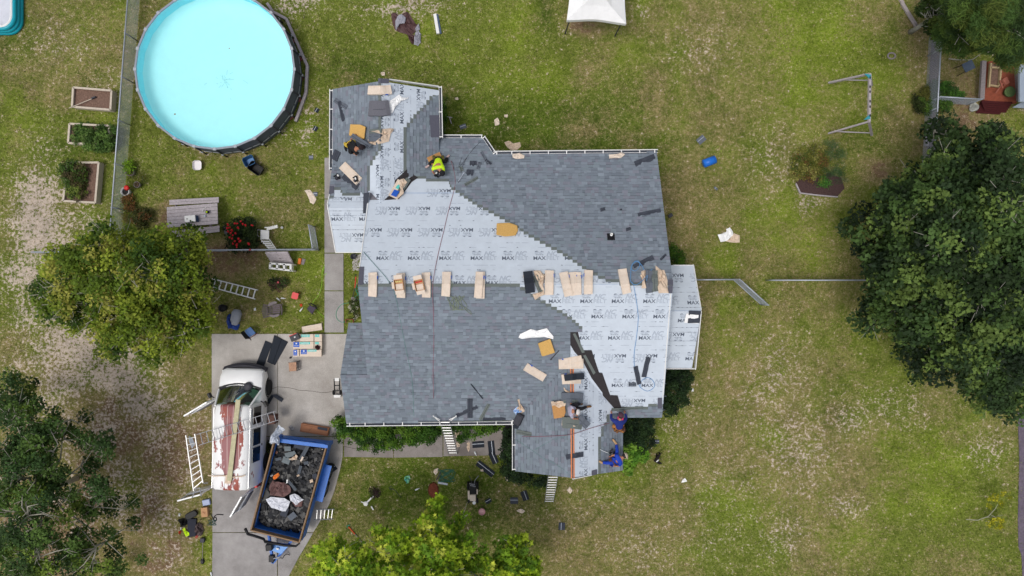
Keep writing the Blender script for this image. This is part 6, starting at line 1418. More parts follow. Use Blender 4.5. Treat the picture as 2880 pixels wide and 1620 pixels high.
M['skin'] = mat('tan_skin', srgb(176, 122, 96), .6, .05, 5)
def person(label, J, shirt, pants, shoe, hat, sleeves='short', hatkind='cap', hair=M['black'], face=(0, 1, 0), gear=None):
    """J: joint -> (px, py, height above the surface)"""
    P = {k: SP(v[0], v[1], v[2]) for k, v in J.items()}
    t = thing('person', label, 'person', P['pelvis'])
    fc = Vector(face); fc.z = min(fc.z, .2); 
    V = {'pelvis': (P['pelvis'], (.14, .12)), 'waist': (P['pelvis'].lerp(P['chest'], .45), (.13, .1)), 'chest': (P['chest'], (.16, .11)), 'neck': (P['neck'], .055), 'head': (P['head'], (.085, .095)), 'crown': (P['head']+(P['head']-P['neck']).normalized()*.1, .06)}
    f_ = (fc-(P['head']-P['neck']).normalized()*fc.dot((P['head']-P['neck']).normalized())).normalized()
    V['nose'] = (P['head']+f_*.115, .014)
    E = [('pelvis','waist'),('waist','chest'),('chest','neck'),('neck','head'),('head','crown'),('head','nose')]
    for s in 'LR':
        V['sh'+s] = (P['sh'+s], .06); V['el'+s] = (P['el'+s], .043); V['wr'+s] = (P['wr'+s], .03)
        d = (P['wr'+s]-P['el'+s]).normalized(); sd = d.cross(Vector((0, 0, 1))).normalized(); V['pa'+s] = (P['wr'+s]+d*.06, (.036, .02))
        E += [('chest','sh'+s),('sh'+s,'el'+s),('el'+s,'wr'+s),('wr'+s,'pa'+s)]
        for k, (o, l) in enumerate(((-.03, .07), (-.01, .085), (.011, .08), (.031, .062))):
            b = P['wr'+s]+d*.1+sd*o; c = b+d*l*.55; e = c+(d*.5-Vector((0, 0, .8))).normalized()*l*.45
            for nm, q, r in (('a', b, .009), ('b', c, .0085), ('c', e, .007)): V['f%d%s%s' % (k, nm, s)] = (q, r)
            E += [('pa'+s, 'f%da%s' % (k, s)), ('f%da%s' % (k, s), 'f%db%s' % (k, s)), ('f%db%s' % (k, s), 'f%dc%s' % (k, s))]
        th_ = P['wr'+s]+d*.03+sd*.045*(1 if s == 'L' else -1); V['t1'+s] = (th_, .011); V['t2'+s] = (th_+d*.045-Vector((0, 0, .015)), .009); E += [('pa'+s, 't1'+s), ('t1'+s, 't2'+s)]
        V['hi'+s] = (P['pelvis'].lerp(P['kn'+s], .14)+Vector((0, 0, -.01)), .085); V['kn'+s] = (P['kn'+s], .058); V['an'+s] = (P['an'+s], .038); V['to'+s] = (P['to'+s], .035); 
        E += [('pelvis','hi'+s),('hi'+s,'kn'+s),('kn'+s,'an'+s),('an'+s,'to'+s)]
    skinmesh('body', V, E, M['skin'], t)
    C = {'pelvis': (P['pelvis'], (.165, .14)), 'waist': (V['waist'][0], (.165, .135)), 'chest': (P['chest'], (.2, .15)), 'nk': (P['chest'].lerp(P['neck'], .6), .085)}
    e2 = [('pelvis','waist'),('waist','chest'),('chest','nk')]
    for s in 'LR':
        C['sh'+s] = (P['sh'+s], .085)
        if sleeves == 'long': C['el'+s] = (P['el'+s], .062); C['wr'+s] = (P['el'+s].lerp(P['wr'+s], .95), .045); e2 += [('chest','sh'+s),('sh'+s,'el'+s),('el'+s,'wr'+s)]
        else: C['el'+s] = (P['sh'+s].lerp(P['el'+s], .75), .068); e2 += [('chest','sh'+s),('sh'+s,'el'+s)]
    skinmesh('shirt', C, e2, shirt, t)
    C = {'pelvis': (P['pelvis']-Vector((0, 0, .01)), (.17, .145))}; e3 = []
    for s in 'LR':
        C['hi'+s] = (V['hi'+s][0], .105); C['kn'+s] = (P['kn'+s], .08); C['an'+s] = (P['kn'+s].lerp(P['an'+s], .93), .06); e3 += [('pelvis','hi'+s),('hi'+s,'kn'+s),('kn'+s,'an'+s)]
    skinmesh('trousers', C, e3, pants, t)
    for s in 'LR':
        d = P['to'+s]-P['an'+s]; C = {'h': (P['an'+s]-d.normalized()*.05, .048), 'm': (P['an'+s].lerp(P['to'+s], .5), .052), 't': (P['to'+s]+d.normalized()*.03, .042)}; skinmesh('shoe', C, [('h','m'),('m','t')], shoe, t)
    up = (P['head']-P['neck']).normalized(); fr = frame(P['head']+up*.03, f_, up)
    MB(fr).ball((-.012, 0, .02), (.118, .108, .115), 14, 8).build('hair', hair, t, True)
    if hatkind == 'cap':
        q = MB(fr); q.ball((-.005, 0, .05), (.13, .118, .1), 14, 8); q.lathe((.1, 0, .055), [(.0, 0), (.085, .0), (.085, .012), (0, .018)], 12, sx=1.1, sy=1.0); q.build('cap', hat, t, True)
    q = MB(fr)
    for s in (-1, 1): q.ball((.1, s*.035, -.02), .014, 8, 5)
    q.build('eye', M['label_white'], t)
    q = MB(fr); q.box((.1, 0, -.085), (.01, .045, .008)); q.build('mouth', mat('lip', srgb(150, 80, 72)), t)
    if gear:
        q = MB(); c = P['pelvis']; ax_ = (P['chest']-P['pelvis']).normalized(); q.tube([c+ax_*.03+frame(c, (1, 0, 0), ax_).to_3x3() @ Vector((.185*math.cos(a), .165*math.sin(a), 0)) for a in np.linspace(0, 6.28, 15)[:-1]], .02, 6, closed=True); q.build('tool_belt', gear, t)
        q = MB(frame(c, (1, 0, 0), ax_)); q.box((.19, 0, -.04), (.1, .16, .16)); q.box((-.19, .02, -.04), (.1, .14, .16)); q.build('pouch', gear, t, bevel=.02)
    return t
black_cloth = mat('black_cloth', (.014, .014, .016), .9, .2, 10); dark_cloth = mat('dark_trousers', srgb(44, 42, 46), .9, .2, 10)
lime = mat('lime_shirt', (.58, .85, .02), .75, .06, 6); royal = mat('royal_blue_cloth', srgb(28, 64, 172), .8, .12, 8); navy = mat('navy_blue_cloth', srgb(36, 50, 124), .8, .12, 8); greysh = mat('pale_grey_shirt', srgb(176, 172, 190), .85, .06, 8)
tanboot = mat('tan_boot', srgb(186, 150, 110), .8, .1, 10); brownb = mat('brown_boot', srgb(130, 92, 56), .8, .1, 10); belt = mat('leather', srgb(92, 60, 44), .7, .15, 12)
person('worker in black shirt and cap bending over shingles by the yellow foam pad',
 dict(pelvis=(985,405,.5), chest=(995,418,.62), neck=(1006,418,.7), head=(1014,415,.74), shL=(997,404,.62), shR=(1001,427,.6), elL=(986,393,.42), elR=(1003,436,.35), wrL=(996,384,.28), wrR=(997,432,.15), knL=(975,403,.3), knR=(984,430,.3), anL=(970,414,.07), anR=(995,428,.06), toL=(974,424,.04), toR=(1008,430,.04)),
 black_cloth, black_cloth, black_cloth, mat('black_red_cap', srgb(40, 30, 34), .8, .3, 12), face=(1, .2, -.3), gear=mat('yellow_pouch', srgb(210, 180, 70), .7, .3, 10))
slabthing(995,386,1046,418,.2,'long shingle held slanting by the worker in black', M['sh_grey'], h=.3, t=.03)
person('kneeling worker in bright lime shirt and black cap fixing the shingle edge',
 dict(pelvis=(1233,446,.42), chest=(1232,468,.5), neck=(1237,478,.48), head=(1241,484,.45), shL=(1218,472,.5), shR=(1246,470,.5), elL=(1216,482,.3), elR=(1249,486,.28), wrL=(1223,490,.1), wrR=(1244,490,.1), knL=(1213,456,.16), knR=(1254,456,.16), anL=(1205,466,.1), anR=(1257,442,.1), toL=(1198,471,.07), toR=(1263,437,.07)),
 lime, black_cloth, mat('pinkish_shoe', srgb(196, 170, 166), .8, .1, 10), black_cloth, face=(-.2, -1, -.4), gear=mat('yellow_black_gear', srgb(90, 84, 40), .8, .5, 14))
gun(1228, 491, 60, 'black nail gun in the hand of the worker in the lime shirt', h=.05)
person('seated worker in pale grey shirt and white cap on the front wing ridge',
 dict(pelvis=(1606,1146,.28), chest=(1606,1155,.6), neck=(1614,1157,.74), head=(1620,1158,.82), shL=(1610,1146,.66), shR=(1607,1168,.62), elL=(1620,1150,.45), elR=(1612,1177,.42), wrL=(1622,1164,.3), wrR=(1622,1178,.28), knL=(1622,1138,.42), knR=(1636,1150,.4), anL=(1632,1136,.08), anR=(1650,1144,.1), toL=(1638,1136,.05), toR=(1662,1143,.06)),
 greysh, dark_cloth, brownb, mat('white_cap', srgb(214, 208, 206), .8), face=(1, -.5, -.2))
person('worker in navy blue sweater with a pink scarf kneeling at the wing\'s inner corner',
 dict(pelvis=(1742,1206,.4), chest=(1742,1188,.62), neck=(1745,1179,.72), head=(1746,1172,.78), shL=(1727,1184,.62), shR=(1757,1184,.62), elL=(1719,1177,.4), elR=(1762,1174,.4), wrL=(1719,1163,.2), wrR=(1758,1162,.2), knL=(1724,1196,.2), knR=(1752,1202,.16), anL=(1730,1210,.1), anR=(1752,1214,.1), toL=(1737,1216,.06), toR=(1756,1212,.06)),
 navy, mat('tan_trousers', srgb(172, 116, 62), .85, .12, 8), brownb, mat('dark_plum_cap', srgb(84, 52, 66), .8), sleeves='long', face=(0, 1, -.3), gear=belt)
q = MB(); c = SP(1745, 1177, .68); q.tube([c+Vector((.1*math.cos(a), .09*math.sin(a), 0)) for a in np.linspace(0, 6.28, 11)[:-1]], .035, 6, closed=True); tag(q.build('scarf', mat('pink_cloth', srgb(226, 60, 120), .8)), 'pink scarf round the neck of the worker in the navy sweater', 'scarf')
person('worker in royal blue shirt and trousers lying braced on the low right slope',
 dict(pelvis=(1728,1299,.28), chest=(1742,1292,.5), neck=(1750,1287,.58), head=(1755,1284,.6), shL=(1736,1281,.5), shR=(1746,1304,.5), elL=(1724,1280,.3), elR=(1738,1311,.3), wrL=(1718,1284,.15), wrR=(1726,1310,.16), knL=(1736,1270,.3), knR=(1710,1302,.2), anL=(1733,1248,.12), anR=(1692,1301,.08), toL=(1724,1236,.08), toR=(1686,1297,.06)),
 royal, royal, tanboot, mat('pale_cap', srgb(186, 170, 150), .8), face=(1, .3, -.3), gear=belt)
gun(1718, 1276, 150, 'silver and black nail gun of the worker in royal blue', M['alu'], h=.1)
rope([(1688,1264),(1700,1270),(1711,1274)], 'pale short hose leading to the nail gun of the worker in royal blue', M['label_white'], .012, h=.06); rope([(1763,1214),(1757,1232),(1752,1258),(1746,1275),(1752,1288)], 'green hose looping off the right eave of the front wing', M['rope_green'], .012, h=.3, roof=False)
# dog with a curled tail, black with a white chest patch
dg = [U(1861,1272,.42), U(1853,1282,.36), U(1846,1291,.35), U(1847,1298,.36), U(1854,1302,.42), U(1862,1303,.42)]
t = thing('dog', 'small black dog with white patch and curled tail on the grass', 'dog', U(1850, 1292, 0)); dm = mat('black_fur', srgb(34, 28, 28), .9, .2, 30)
V = {'hip': (dg[1], .075), 'mid': (dg[2], .08), 'chest': (dg[3], .095), 'neck': (dg[3].lerp(dg[4], .7), .06), 'head': (dg[4], .058), 'muz': (dg[5], .03), 'tl1': (dg[1].lerp(dg[0], .6), .022), 'tl2': (dg[0]+Vector((0, 0, .06)), .018), 'tl3': (U(1864,1276,.5), .014)}
E = [('hip','mid'),('mid','chest'),('chest','neck'),('neck','head'),('head','muz'),('hip','tl1'),('tl1','tl2'),('tl2','tl3')]
for s in (-1, 1):
    o = Vector((.065*s, .03*s, 0)); h_, c_ = dg[1]+o, dg[3]+o
    V['k%d' % s] = (h_+Vector((-.03, -.05, -.12)), .04); V['h%d' % s] = (h_+Vector((.02, .06, -.24)), .022); V['p%d' % s] = (h_+Vector((.0, .03, -.345)), .02); E += [('hip','k%d' % s),('k%d' % s,'h%d' % s),('h%d' % s,'p%d' % s)]
    V['e%d' % s] = (c_+Vector((.0, .02, -.14)), .032); V['w%d' % s] = (c_+Vector((0, -.01, -.25)), .02); V['q%d' % s] = (c_+Vector((0, -.03, -.35)), .02); E += [('chest','e%d' % s),('e%d' % s,'w%d' % s),('w%d' % s,'q%d' % s)]
    V['ear%d' % s] = (dg[4]+Vector((-.02, .05*s, .06)), .016); E += [('head','ear%d' % s)]
skinmesh('body', V, E, dm, t); MB(frame(dg[3].lerp(dg[2], .4)+Vector((.03, 0, .06)), (1, 1, 0))).ball((0, 0, 0), (.09, .035, .04), 8, 5).build('white_patch', M['white'], t, True)

# ================================================================== YARD THINGS, back
def box_t(px, py, d, ang, label, m, name, cat, z=0.0, bevel=.0):
    q = MB(frame(U(px, py, z), (math.cos(math.radians(ang)), math.sin(math.radians(ang)), 0))); q.box((0, 0, d[2]/2), d); return tag(q.build(name, m, None, bevel=bevel), label, cat)
m_tarp = mat('brown_tarp_yard', srgb(86, 62, 62), .6, .15, 5); m_silver = mat('silver_tarp', srgb(150, 150, 160), .4, .06, 6)
t = thing('tarp', 'crumpled brown and silver tarp thrown on the back lawn', 'tarp', U(1140, 80, 0))
def cr(poly, m, nm, z=.02, amp=.16, par=t, rings=4):
    cx = sum(p[0] for p in poly)/len(poly); cy = sum(p[1] for p in poly)/len(poly); c = U(cx, cy, z); pl = [tuple((U(x, y, z)-c)[:2]) for x, y in poly]; return fixn(MB(Matrix.Translation(c)).crumple(pl, amp, rings=rings).build(nm, m, par))
cr([(1100,40),(1112,36),(1120,50),(1134,38),(1146,34),(1154,44),(1172,74),(1174,70),(1168,90),(1158,100),(1140,96),(1112,86),(1104,66)], m_tarp, 'tarp_cloth'); cr([(1146,97),(1166,98),(1164,122),(1158,124)], m_tarp, 'tarp_cloth'); cr([(1168,92),(1178,86),(1184,96),(1184,120),(1176,130),(1164,126),(1165,106)], m_silver, 'tarp_lining', .05, .1); cr([(1118,46),(1130,40),(1141,50),(1138,66),(1124,68),(1114,86),(1112,60)], m_silver, 'tarp_lining', .16, .06); cr([(1168,80),(1178,66),(1181,84),(1170,90)], m_silver, 'tarp_lining', .08, .06)
t = thing('gutter_piece', 'white gutter piece lying open on the back lawn', 'gutter piece', U(1228, 68, 0)); a, b = U(1223, 40, .06), U(1232, 95, .06); s = Vector((.1, 0, 0))
MB().bar(a, b, .14, .1).build('channel', M['white'], t); MB().bar(a+s*1.1, b+s*1.3, .08, .04).build('inner_face', mat('slate_blue_metal', srgb(70, 88, 112), .5), t)
# gazebo
ga = thing('canopy_tent', 'white square canopy tent with dark legs cut by the top edge', 'canopy', U(1672, -60, 0)); zc = 2.35
k1, k2, k3, k4 = U(1594, 57, zc), U(1761, 67, zc), U(1768, -115, zc), U(1598, -118, zc); apex = U(1682, -30, 3.3); q = MB(); vs = []
def edge(A, B, n=8, sagv=.07): 
    c = apex.copy(); out = []
    for i in range(n):
        p = A.lerp(B, i/n); f = math.sin(math.pi*i/n); d = Vector((c.x-p.x, c.y-p.y, 0)).normalized(); out.append(p+d*f*sagv*1.6)
    return out
rim = edge(k1, k2)+edge(k2, k3)+edge(k3, k4)+edge(k4, k1); n_ = len(rim); midr = [r.lerp(apex, .5)-Vector((0, 0, .08)) for r in rim]
q.add(rim+midr+[apex], [(i, (i+1) % n_, n_+(i+1) % n_, n_+i) for i in range(n_)]+[(n_+i, n_+(i+1) % n_, 2*n_) for i in range(n_)]); q.build('canopy_roof', M['white_soft'], ga)
q = MB(); q.add(rim+[r-Vector((0, 0, .22)) for r in rim], [(i, n_+i, n_+(i+1) % n_, (i+1) % n_) for i in range(n_)]); q.build('valance', M['white_soft'], ga)
for K, foot in ((k1, U(1589, 95, 0)), (k2, U(1729, 102, 0)), (k3, U(1740, -70, 0)), (k4, U(1604, -74, 0))): MB().tube([K.lerp(apex, .12)-Vector((0, 0, .3)), foot], .03, 8).build('leg', M['dkgrey'], ga)
for pts, l, m_ in [([(1071,205),(1082,202),(1083,212),(1074,213)], 'tan paper ball on the grass just above the upper left wing peak', M['paper']), ([(1279,276),(1288,274),(1290,281),(1280,280)], 'tiny tan paper right of the upper left wing', M['paper']), ([(1390,338),(1399,331),(1404,340),(1405,350),(1392,354)], 'tan paper scrap lying alone on the lawn behind the back gutter', M['paper']),
 ([(1418,323),(1428,322),(1428,330),(1420,330)], 'small tan scrap right of a bigger one behind the back gutter', M['paper']), ([(1418,400),(1430,396),(1444,404),(1462,400),(1465,412),(1452,424),(1436,422),(1428,416)], 'biggest heap of crumpled tan paper behind the back gutter', M['paper2']),
 ([(856,536),(872,534),(882,546),(890,560),(882,575),(872,570),(866,552)], 'twisted tan paper on the grass left of the side wing', M['paper']), ([(1222,1320),(1233,1316),(1232,1328),(1226,1337),(1219,1328)], 'tan fan shaped paper on the front lawn', M['paper']), ([(1593,1378),(1602,1368),(1610,1378),(1604,1388)], 'tan paper below the front gable right of the ladder', M['paper']),
 ([(1452,1436),(1465,1430),(1477,1437),(1468,1444)], 'tan paper scrap low on the front lawn', M['paper']), ([(1414,1210),(1428,1218),(1432,1228),(1420,1226)], 'tan paper scrap in the dark corner by the front door', M['paper2']), ([(1408,1190),(1430,1188),(1438,1196),(1426,1206),(1414,1200)], 'crumpled tan paper by the front door under the eave', M['paper2']),
 ([(1420,1342),(1427,1340),(1429,1352),(1422,1350)], 'small tan paper at the edge of the dark front bush', M['paper']), ([(2038,678),(2052,672),(2064,656),(2080,662),(2080,682),(2056,682)], 'tan paper behind the white sheet on the east lawn', M['paper2']), ([(1283,1244),(1294,1242),(1294,1256),(1284,1260)], 'tan paper right of the foot of the tall ladder', M['paper2']), ([(1313,1243),(1322,1240),(1322,1262),(1318,1272),(1312,1256)], 'tan paper strip beside the dark shingle on the front walk', M['paper2']),
 ([(1350,1320),(1358,1318),(1360,1326),(1352,1326)], 'tan scrap touching the slanted shingle on the front lawn', M['paper']), ([(1278,1218),(1294,1206),(1298,1214),(1284,1232)], 'blue and tan wrapper right of the tall ladder', M['paper2'])]:
    crump(pts, l, m_, roof=False, amp=.06, h=.02, group=None)
crump([(2018,660),(2042,652),(2042,644),(2052,639),(2061,652),(2060,662),(2046,676),(2026,681)], 'curled white plastic sheet on the east lawn', M['white_soft'], 'plastic_sheet', 'plastic sheet', .1, .03, False)
crump([(1919,1350),(1926,1344),(1932,1354),(1916,1357)], 'white rag on the grass right of the front gable', M['white_soft'], 'rag', 'rag', .05, .02, False); crump([(1944,1095),(1950,1092),(1951,1101),(1945,1101)], 'tiny white scrap on the grass below the right wing', M['white_soft'], 'rag', 'rag', .04, .02, False)
q = MB(); A, B = U(1978, 461, .2), U(2012, 448, .2); d = (B-A); q.tube([A, A+d*.02, B-d*.02, B], [.12, .19, .19, .12], 14); t = q.build('rolled_mat', mat('bright_blue_vinyl', srgb(36, 112, 210), .35, .1, 8), None, True); tag(t, 'bright blue rolled plastic cylinder on the east lawn', 'roll')
box_t(1884, 607, (.2, .16, .16), 30, 'dark grey block on the grass just outside the right rake', M['dkgrey'], 'block', 'block')
q = MB(); q.bar(U(1264, 330, .1), U(1270, 348, .1), .04, .04); q.bar(U(1256, 328, .1), U(1272, 331, .1), .04, .04); tag(q.build('wooden_stake', M['wood_old']), 'small broken wooden stake near the upper left wing', 'stake')
for x, y, a, w, l, m_ in [(1972,393,40,.4,'thin grey shingle strip on the east lawn above the blue roll','sh_grey'), (1302,356,20,.3,'grey shingle scrap on the lawn between wing and back gutter','sh_grey'), (891,310,60,.2,'small black scrap left of the upper left wing','sh_black'), (887,362,60,.22,'second black scrap left of the upper left wing, lower one','sh_black'), (875,443,0,.2,'grey scrap on grass above the side walk','sh_grey'),
 (1345,1250,4,.55,'black shingle on the front walk by the tan paper strip','sh_black'), (1382,1258,-84,.6,'black shingle standing lengthwise on the front walk','sh_black'), (1388,1288,-66,.55,'wide black double shingle at the lawn edge','sh_black'), (1365,1318,-38,.95,'long black shingle slanting on the front lawn','sh_black'), (1446,1408,0,.36,'grey shingle square low on the lawn left of the ladder','sh_dark'), (1476,1394,-70,.45,'black shingle with a pale spot left of the short ladder','sh_black'), (1580,1480,88,.34,'small slotted shingle square alone on the lower lawn','sh_dark'), (1373,1409,30,.28,'dark scrap right of the black and cream mower','sh_black'), (1846,1242,0,.26,'dark scrap on grass right of the front bushes','sh_dark'), (936,1317,35,.34,'black shingle square on the driveway right of the trailer','sh_black'), (887,546,0,.2,'grey shingle scrap right of twisted paper near the side walk','sh_grey'), (2013,530,50,.1,'tiny pale scrap on the east lawn above the plastic sheet','sh_grey')]:
    fr = spot(x, y, a, .055 if 1240 < y < 1300 and x < 1400 or x == 936 else .02, False); hh = .3 if w > .3 else .2; q = MB(fr); q.box((0, 0, .01), (w, hh, .014)); q.box((0, hh*.12, .02), (w, .02, .006)); t = thing('loose_shingle', l, 'shingle', fr.translation); q = MB(fr); q.box((0, 0, .01), (w, hh, .014)); q.build('shingle_sheet', M[m_], t); q = MB(fr); q.box((0, hh*.1, .02), (w, .022, .006)); q.build('seal_strip', M['galv'], t)
# swing frame
sw = thing('swing_frame', 'old wooden swing set frame without swings on the back lawn', 'swing frame', U(2400, 290, 0)); zt = 2.1
T1, T2 = U(2446, 208, zt), U(2444, 342, zt)
MB().bar(T1, T2, .1, .12).build('top_beam', M['wood_old'], sw)
for p, q_, m_ in ((T1, U(2331, 233, .1), 'leg'), (T1, U(2452, 240, .1), 'leg'), (T2, U(2331, 375, .1), 'leg'), (T2, U(2452, 380, .1), 'leg')): MB().bar(p, q_, .07, .1).build('leg', M['wood_old'], sw)
MB().bar(U(2376, 225, .9), U(2440, 226, .9), .04, .04).build('cross_brace', M['wood_old'], sw); MB().bar(U(2355, 370, .4), U(2448, 374, .4), .04, .04).build('cross_brace', M['wood_old'], sw)
for T_, s in ((T1, -1), (T2, 1)): q = MB(); p = T_+Vector((0, -.1*s*-1 if s > 0 else -.05, .07)); q.slab([p+Vector((.02, 0, 0)), p+Vector((-.26, .04*-s, 0)), p+Vector((.02, .22*s, 0))], .04); q.build('corner_bracket', mat('teal_bracket', srgb(60, 150, 166), .5), sw)
for k, yy in enumerate((218, 244, 258, 285, 300, 325)): MB().box(U(2447, yy, zt+.07), (.05, .1, .03)).build('swing_hanger', M['black'], sw)
# mulch bed right with plants
gb = thing('garden_bed', 'mulched garden bed with pale edging on the east lawn', 'garden bed', U(2310, 500, 0))
MB().prism([tuple(U(x, y)[:2]) for x, y in [(2238,510),(2252,498),(2290,500),(2330,486),(2364,500),(2374,530),(2354,552),(2300,548),(2256,544),(2240,530)]], -.02, .06).build('mulch', M['mulch'], gb)
for a, b in zip([(2238,516),(2250,543),(2290,548),(2330,552)], [(2250,543),(2290,548),(2330,552),(2356,554)]): MB().bar(U(*a, .08), U(*b, .08), .05, .1).build('edging_board', M['wood_old'], gb)
shrub('bushy green and bronze plant in the mulched bed on the east lawn', [(2270,455,44,50,.5,.2),(2305,435,36,36,.5,.2),(2285,490,40,26,.45,.2),(2250,480,28,30,.4,.2)], [G(104,108,44), G(124,124,56), G(118,92,52), G(82,98,40), G(150,146,80)], 3000, .05, 22, name='plant', cat='plant')
shrub('feathery blue-green plant right of the bronze one in the mulched bed', [(2345,425,26,34,.7,.2),(2360,460,20,40,.6,.2),(2336,478,26,16,.6,.2),(2365,505,14,22,.5,.2)], [G(74,104,66), G(90,118,76), G(60,92,50)], 2600, .055, 26, shape='needle', name='plant', cat='plant')
shrub('light green small plant at the front of the mulched bed', [(2318,512,16,12,.4,.1)], [G(78,130,50)], 400, .04, 60, name='plant', cat='plant')
q = MB(frame(U(2506, 158, 0), (1, 0, 0))); q.tube([(.18*math.cos(a), .14*math.sin(a), .05) for a in np.linspace(0, 6.28, 13)[:-1]], .04, 6, closed=True); tag(q.build('stone_ring', M['wood_grey']), 'small grey ring lying on the lawn above the swing frame', 'ring')
st = thing('stone_edging', 'row of pale edging blocks along the upper right flower bed', 'edging', U(2560, 40, 0))
ep = [(2528,-12),(2540,14),(2552,34),(2562,50),(2573,67),(2580,80)]
for a, b in zip(ep[:-1], ep[1:]):
    for k in range(3):
        c = U(a[0]+(b[0]-a[0])*(k+.5)/3, a[1]+(b[1]-a[1])*(k+.5)/3, .06); MB().box(c, (.17, .15, .12), math.atan2(-(b[1]-a[1]), b[0]-a[0])+random.uniform(-.2, .2)).build('edging_block', mat('pale_block', srgb(168, 158, 156), .9, .1, 9), st, bevel=.02)
for a, b, l in (((2609,352),(2606,410),'grey timber along the right fence below the little bush'),): tag(MB().bar(U(*a, .06), U(*b, .06), .14, .12).build('timber', M['wood_old']), l, 'timber')
q = MB(); q.prism([tuple(U(x, y)[:2]) for x, y in [(2624,60),(2650,60),(2640,270),(2632,440),(2606,440),(2614,200)]], -.02, .02); 
tag(q.build('gravel_strip', mat('purple_grey_gravel', srgb(104, 92, 96), 1, .3, 30, bump=.5)), kind='structure')
# ================================================================== neighbour's yard, upper right
nb = thing('wooden_deck_frame', 'neighbour\'s red-brown deck frame with grey posts and dark red steps', 'deck', U(2810, 230, 0)); redw = mat('red_brown_stain', srgb(142, 76, 56), .85, .2, 8); dred = mat('dark_red_steps', srgb(70, 22, 24), .8, .15, 8)
MB().bar(U(2766,172,.5), U(2760,280,.5), .2, .14).build('side_beam', M['wood_grey'], nb); MB().bar(U(2860,190,.5), U(2866,284,.5), .16, .14).build('side_beam', M['wood_grey'], nb)
MB().prism([tuple(U(x, y, .25)[:2]) for x, y in [(2780,172),(2856,172),(2860,290),(2768,282)]], .1, .25).build('deck_floor', redw, nb)
MB().prism([tuple(U(x, y, .3)[:2]) for x, y in [(2787,180),(2812,180),(2808,244),(2780,244)]], .25, .3).build('soil_box', M['soil'], nb)
for a, b in (((2786,178),(2780,246)), ((2815,180),(2809,246)), ((2785,190),(2812,192)), ((2782,240),(2809,244))): MB().bar(U(*a, .4), U(*b, .4), .07, .12).build('frame_board', M['wood_tan'], nb)
for k in range(5): MB().bar(U(2760+2*k, 286+6*k, .34-.06*k), U(2846-4*k, 290+6*k, .34-.06*k), .1, .04).build('step', dred, nb)
MB().prism([tuple(U(x, y, .3)[:2]) for x, y in [(2770,280),(2850,284),(2822,318),(2754,314)]], .02, .08).build('step_base', dred, nb)
q = MB(); q.bar(U(2800,262,.6), U(2822,232,.5), .04, .04); q.bar(U(2822,232,.55), U(2834,225,.5), .3, .08); q.bar(U(2812,226,.55), U(2820,248,.5), .05, .05); tag(q.build('wooden_chair', mat('rosy_wood', srgb(160, 96, 80), .85, .2, 8)), 'rosy wooden chair on the neighbour\'s red-brown deck', 'chair')
q = MB(frame(U(2830, 262, .3), (1, 0, 0))); q.lathe((0, 0, 0), [(.16, 0), (.24, .2), (.25, .26), (.18, .24)], 14); tag(q.build('planter', mat('mossy_pot', srgb(84, 104, 62), .9, .2, 9), None, True), 'round mossy planter on the neighbour\'s deck', 'planter')
t = thing('patio_table', 'small blue-grey square table on brown litter by the right fence', 'table', U(2724, 185, 0)); MB(frame(U(2724, 186, .62), (math.cos(.45), math.sin(.45), 0))).box((0, 0, 0), (.5, .42, .04)).build('table_top', mat('blue_grey_top', srgb(78, 90, 106), .5), t)
for i in (-1, 1):
    for j in (-1, 1): c = frame(U(2724, 186, .62), (math.cos(.45), math.sin(.45), 0)) @ Vector((i*.2, j*.16, 0)); MB().tube([c, (c.x+i*.04, c.y+j*.04, 0)], .015, 6).build('leg', M['black'], t)
q = MB(); q.tube([U(2668,165,.05), U(2690,168,.06), U(2724,169,.08), U(2738,166,.1), U(2760,150,.1)], [.03, .028, .02, .018, .012], 6); tag(q.build('fallen_branch', bark1), 'pale fallen branch on the brown litter beside the small table', 'branch')
crump([(2725,292),(2740,286),(2750,298),(2746,312),(2730,316),(2722,306)], 'crumpled whitish bag near the neighbour\'s red steps', mat('dirty_bag', srgb(176, 178, 172), .6, .12, 9), 'rubbish_bag', 'bag', .3, .02, False, rings=4)
q = MB(); q.slab([U(2868,182,1.6), U(2960,182,1.6), U(2960,286,1.6), U(2868,286,1.6)], .1); q.slab([U(2848,302,.6), U(2872,288,.8), U(2960,284,.8), U(2960,308,.6)], .06); tag(q.build('camper_shell', mat('pale_blue_metal', srgb(152, 164, 178), .4, .06, 3)), 'pale blue-grey camper roof at the right edge beside the deck', 'camper')
for l, lob, c, n in [('dark round bush by the gravel strip along the right fence', [(2588,288,16,20,.8,.3)], [G(40,52,28), G(56,66,30)], 900), ('bright weedy bush leaning through the right fence', [(2608,300,22,22,.7,.2),(2656,290,20,26,.7,.2)], [G(70,104,40), G(86,116,44)], 1800), ('light green clump between fence and neighbour\'s beam', [(2665,250,24,18,.6,.2),(2700,266,20,10,.4,.1)], [G(76,120,44), G(60,96,40)], 1500), ('low bluish weeds on the gravel strip by the right fence', [(2630,250,14,30,.4,.1)], [G(74,96,66)], 700), ('small olive shrub touching the gravel strip above the dark round bush', [(2600,262,20,14,.5,.1)], [G(96,98,44)], 700)]:
    shrub(l, lob, c, n, .05, 45)
t = thing('fallen_twig', 'bare branching twig with yellow leaves near the lower right corner', 'twig', U(2780, 1450, 0)); q = MB(); q.tube([U(2718,1461,.1), U(2750,1463,.4), U(2780,1452,.7), U(2800,1430,.9), U(2806,1418,1)], [.02, .018, .014, .01, .006], 6); q.tube([U(2785,1447,.7), U(2800,1455,.8), U(2812,1468,.8)], [.012, .009, .006], 5); q.tube([U(2775,1455,.6), U(2806,1452,.8), U(2820,1448,.8)], [.01, .007, .005], 5); q.build('twig_wood', bark1, t)
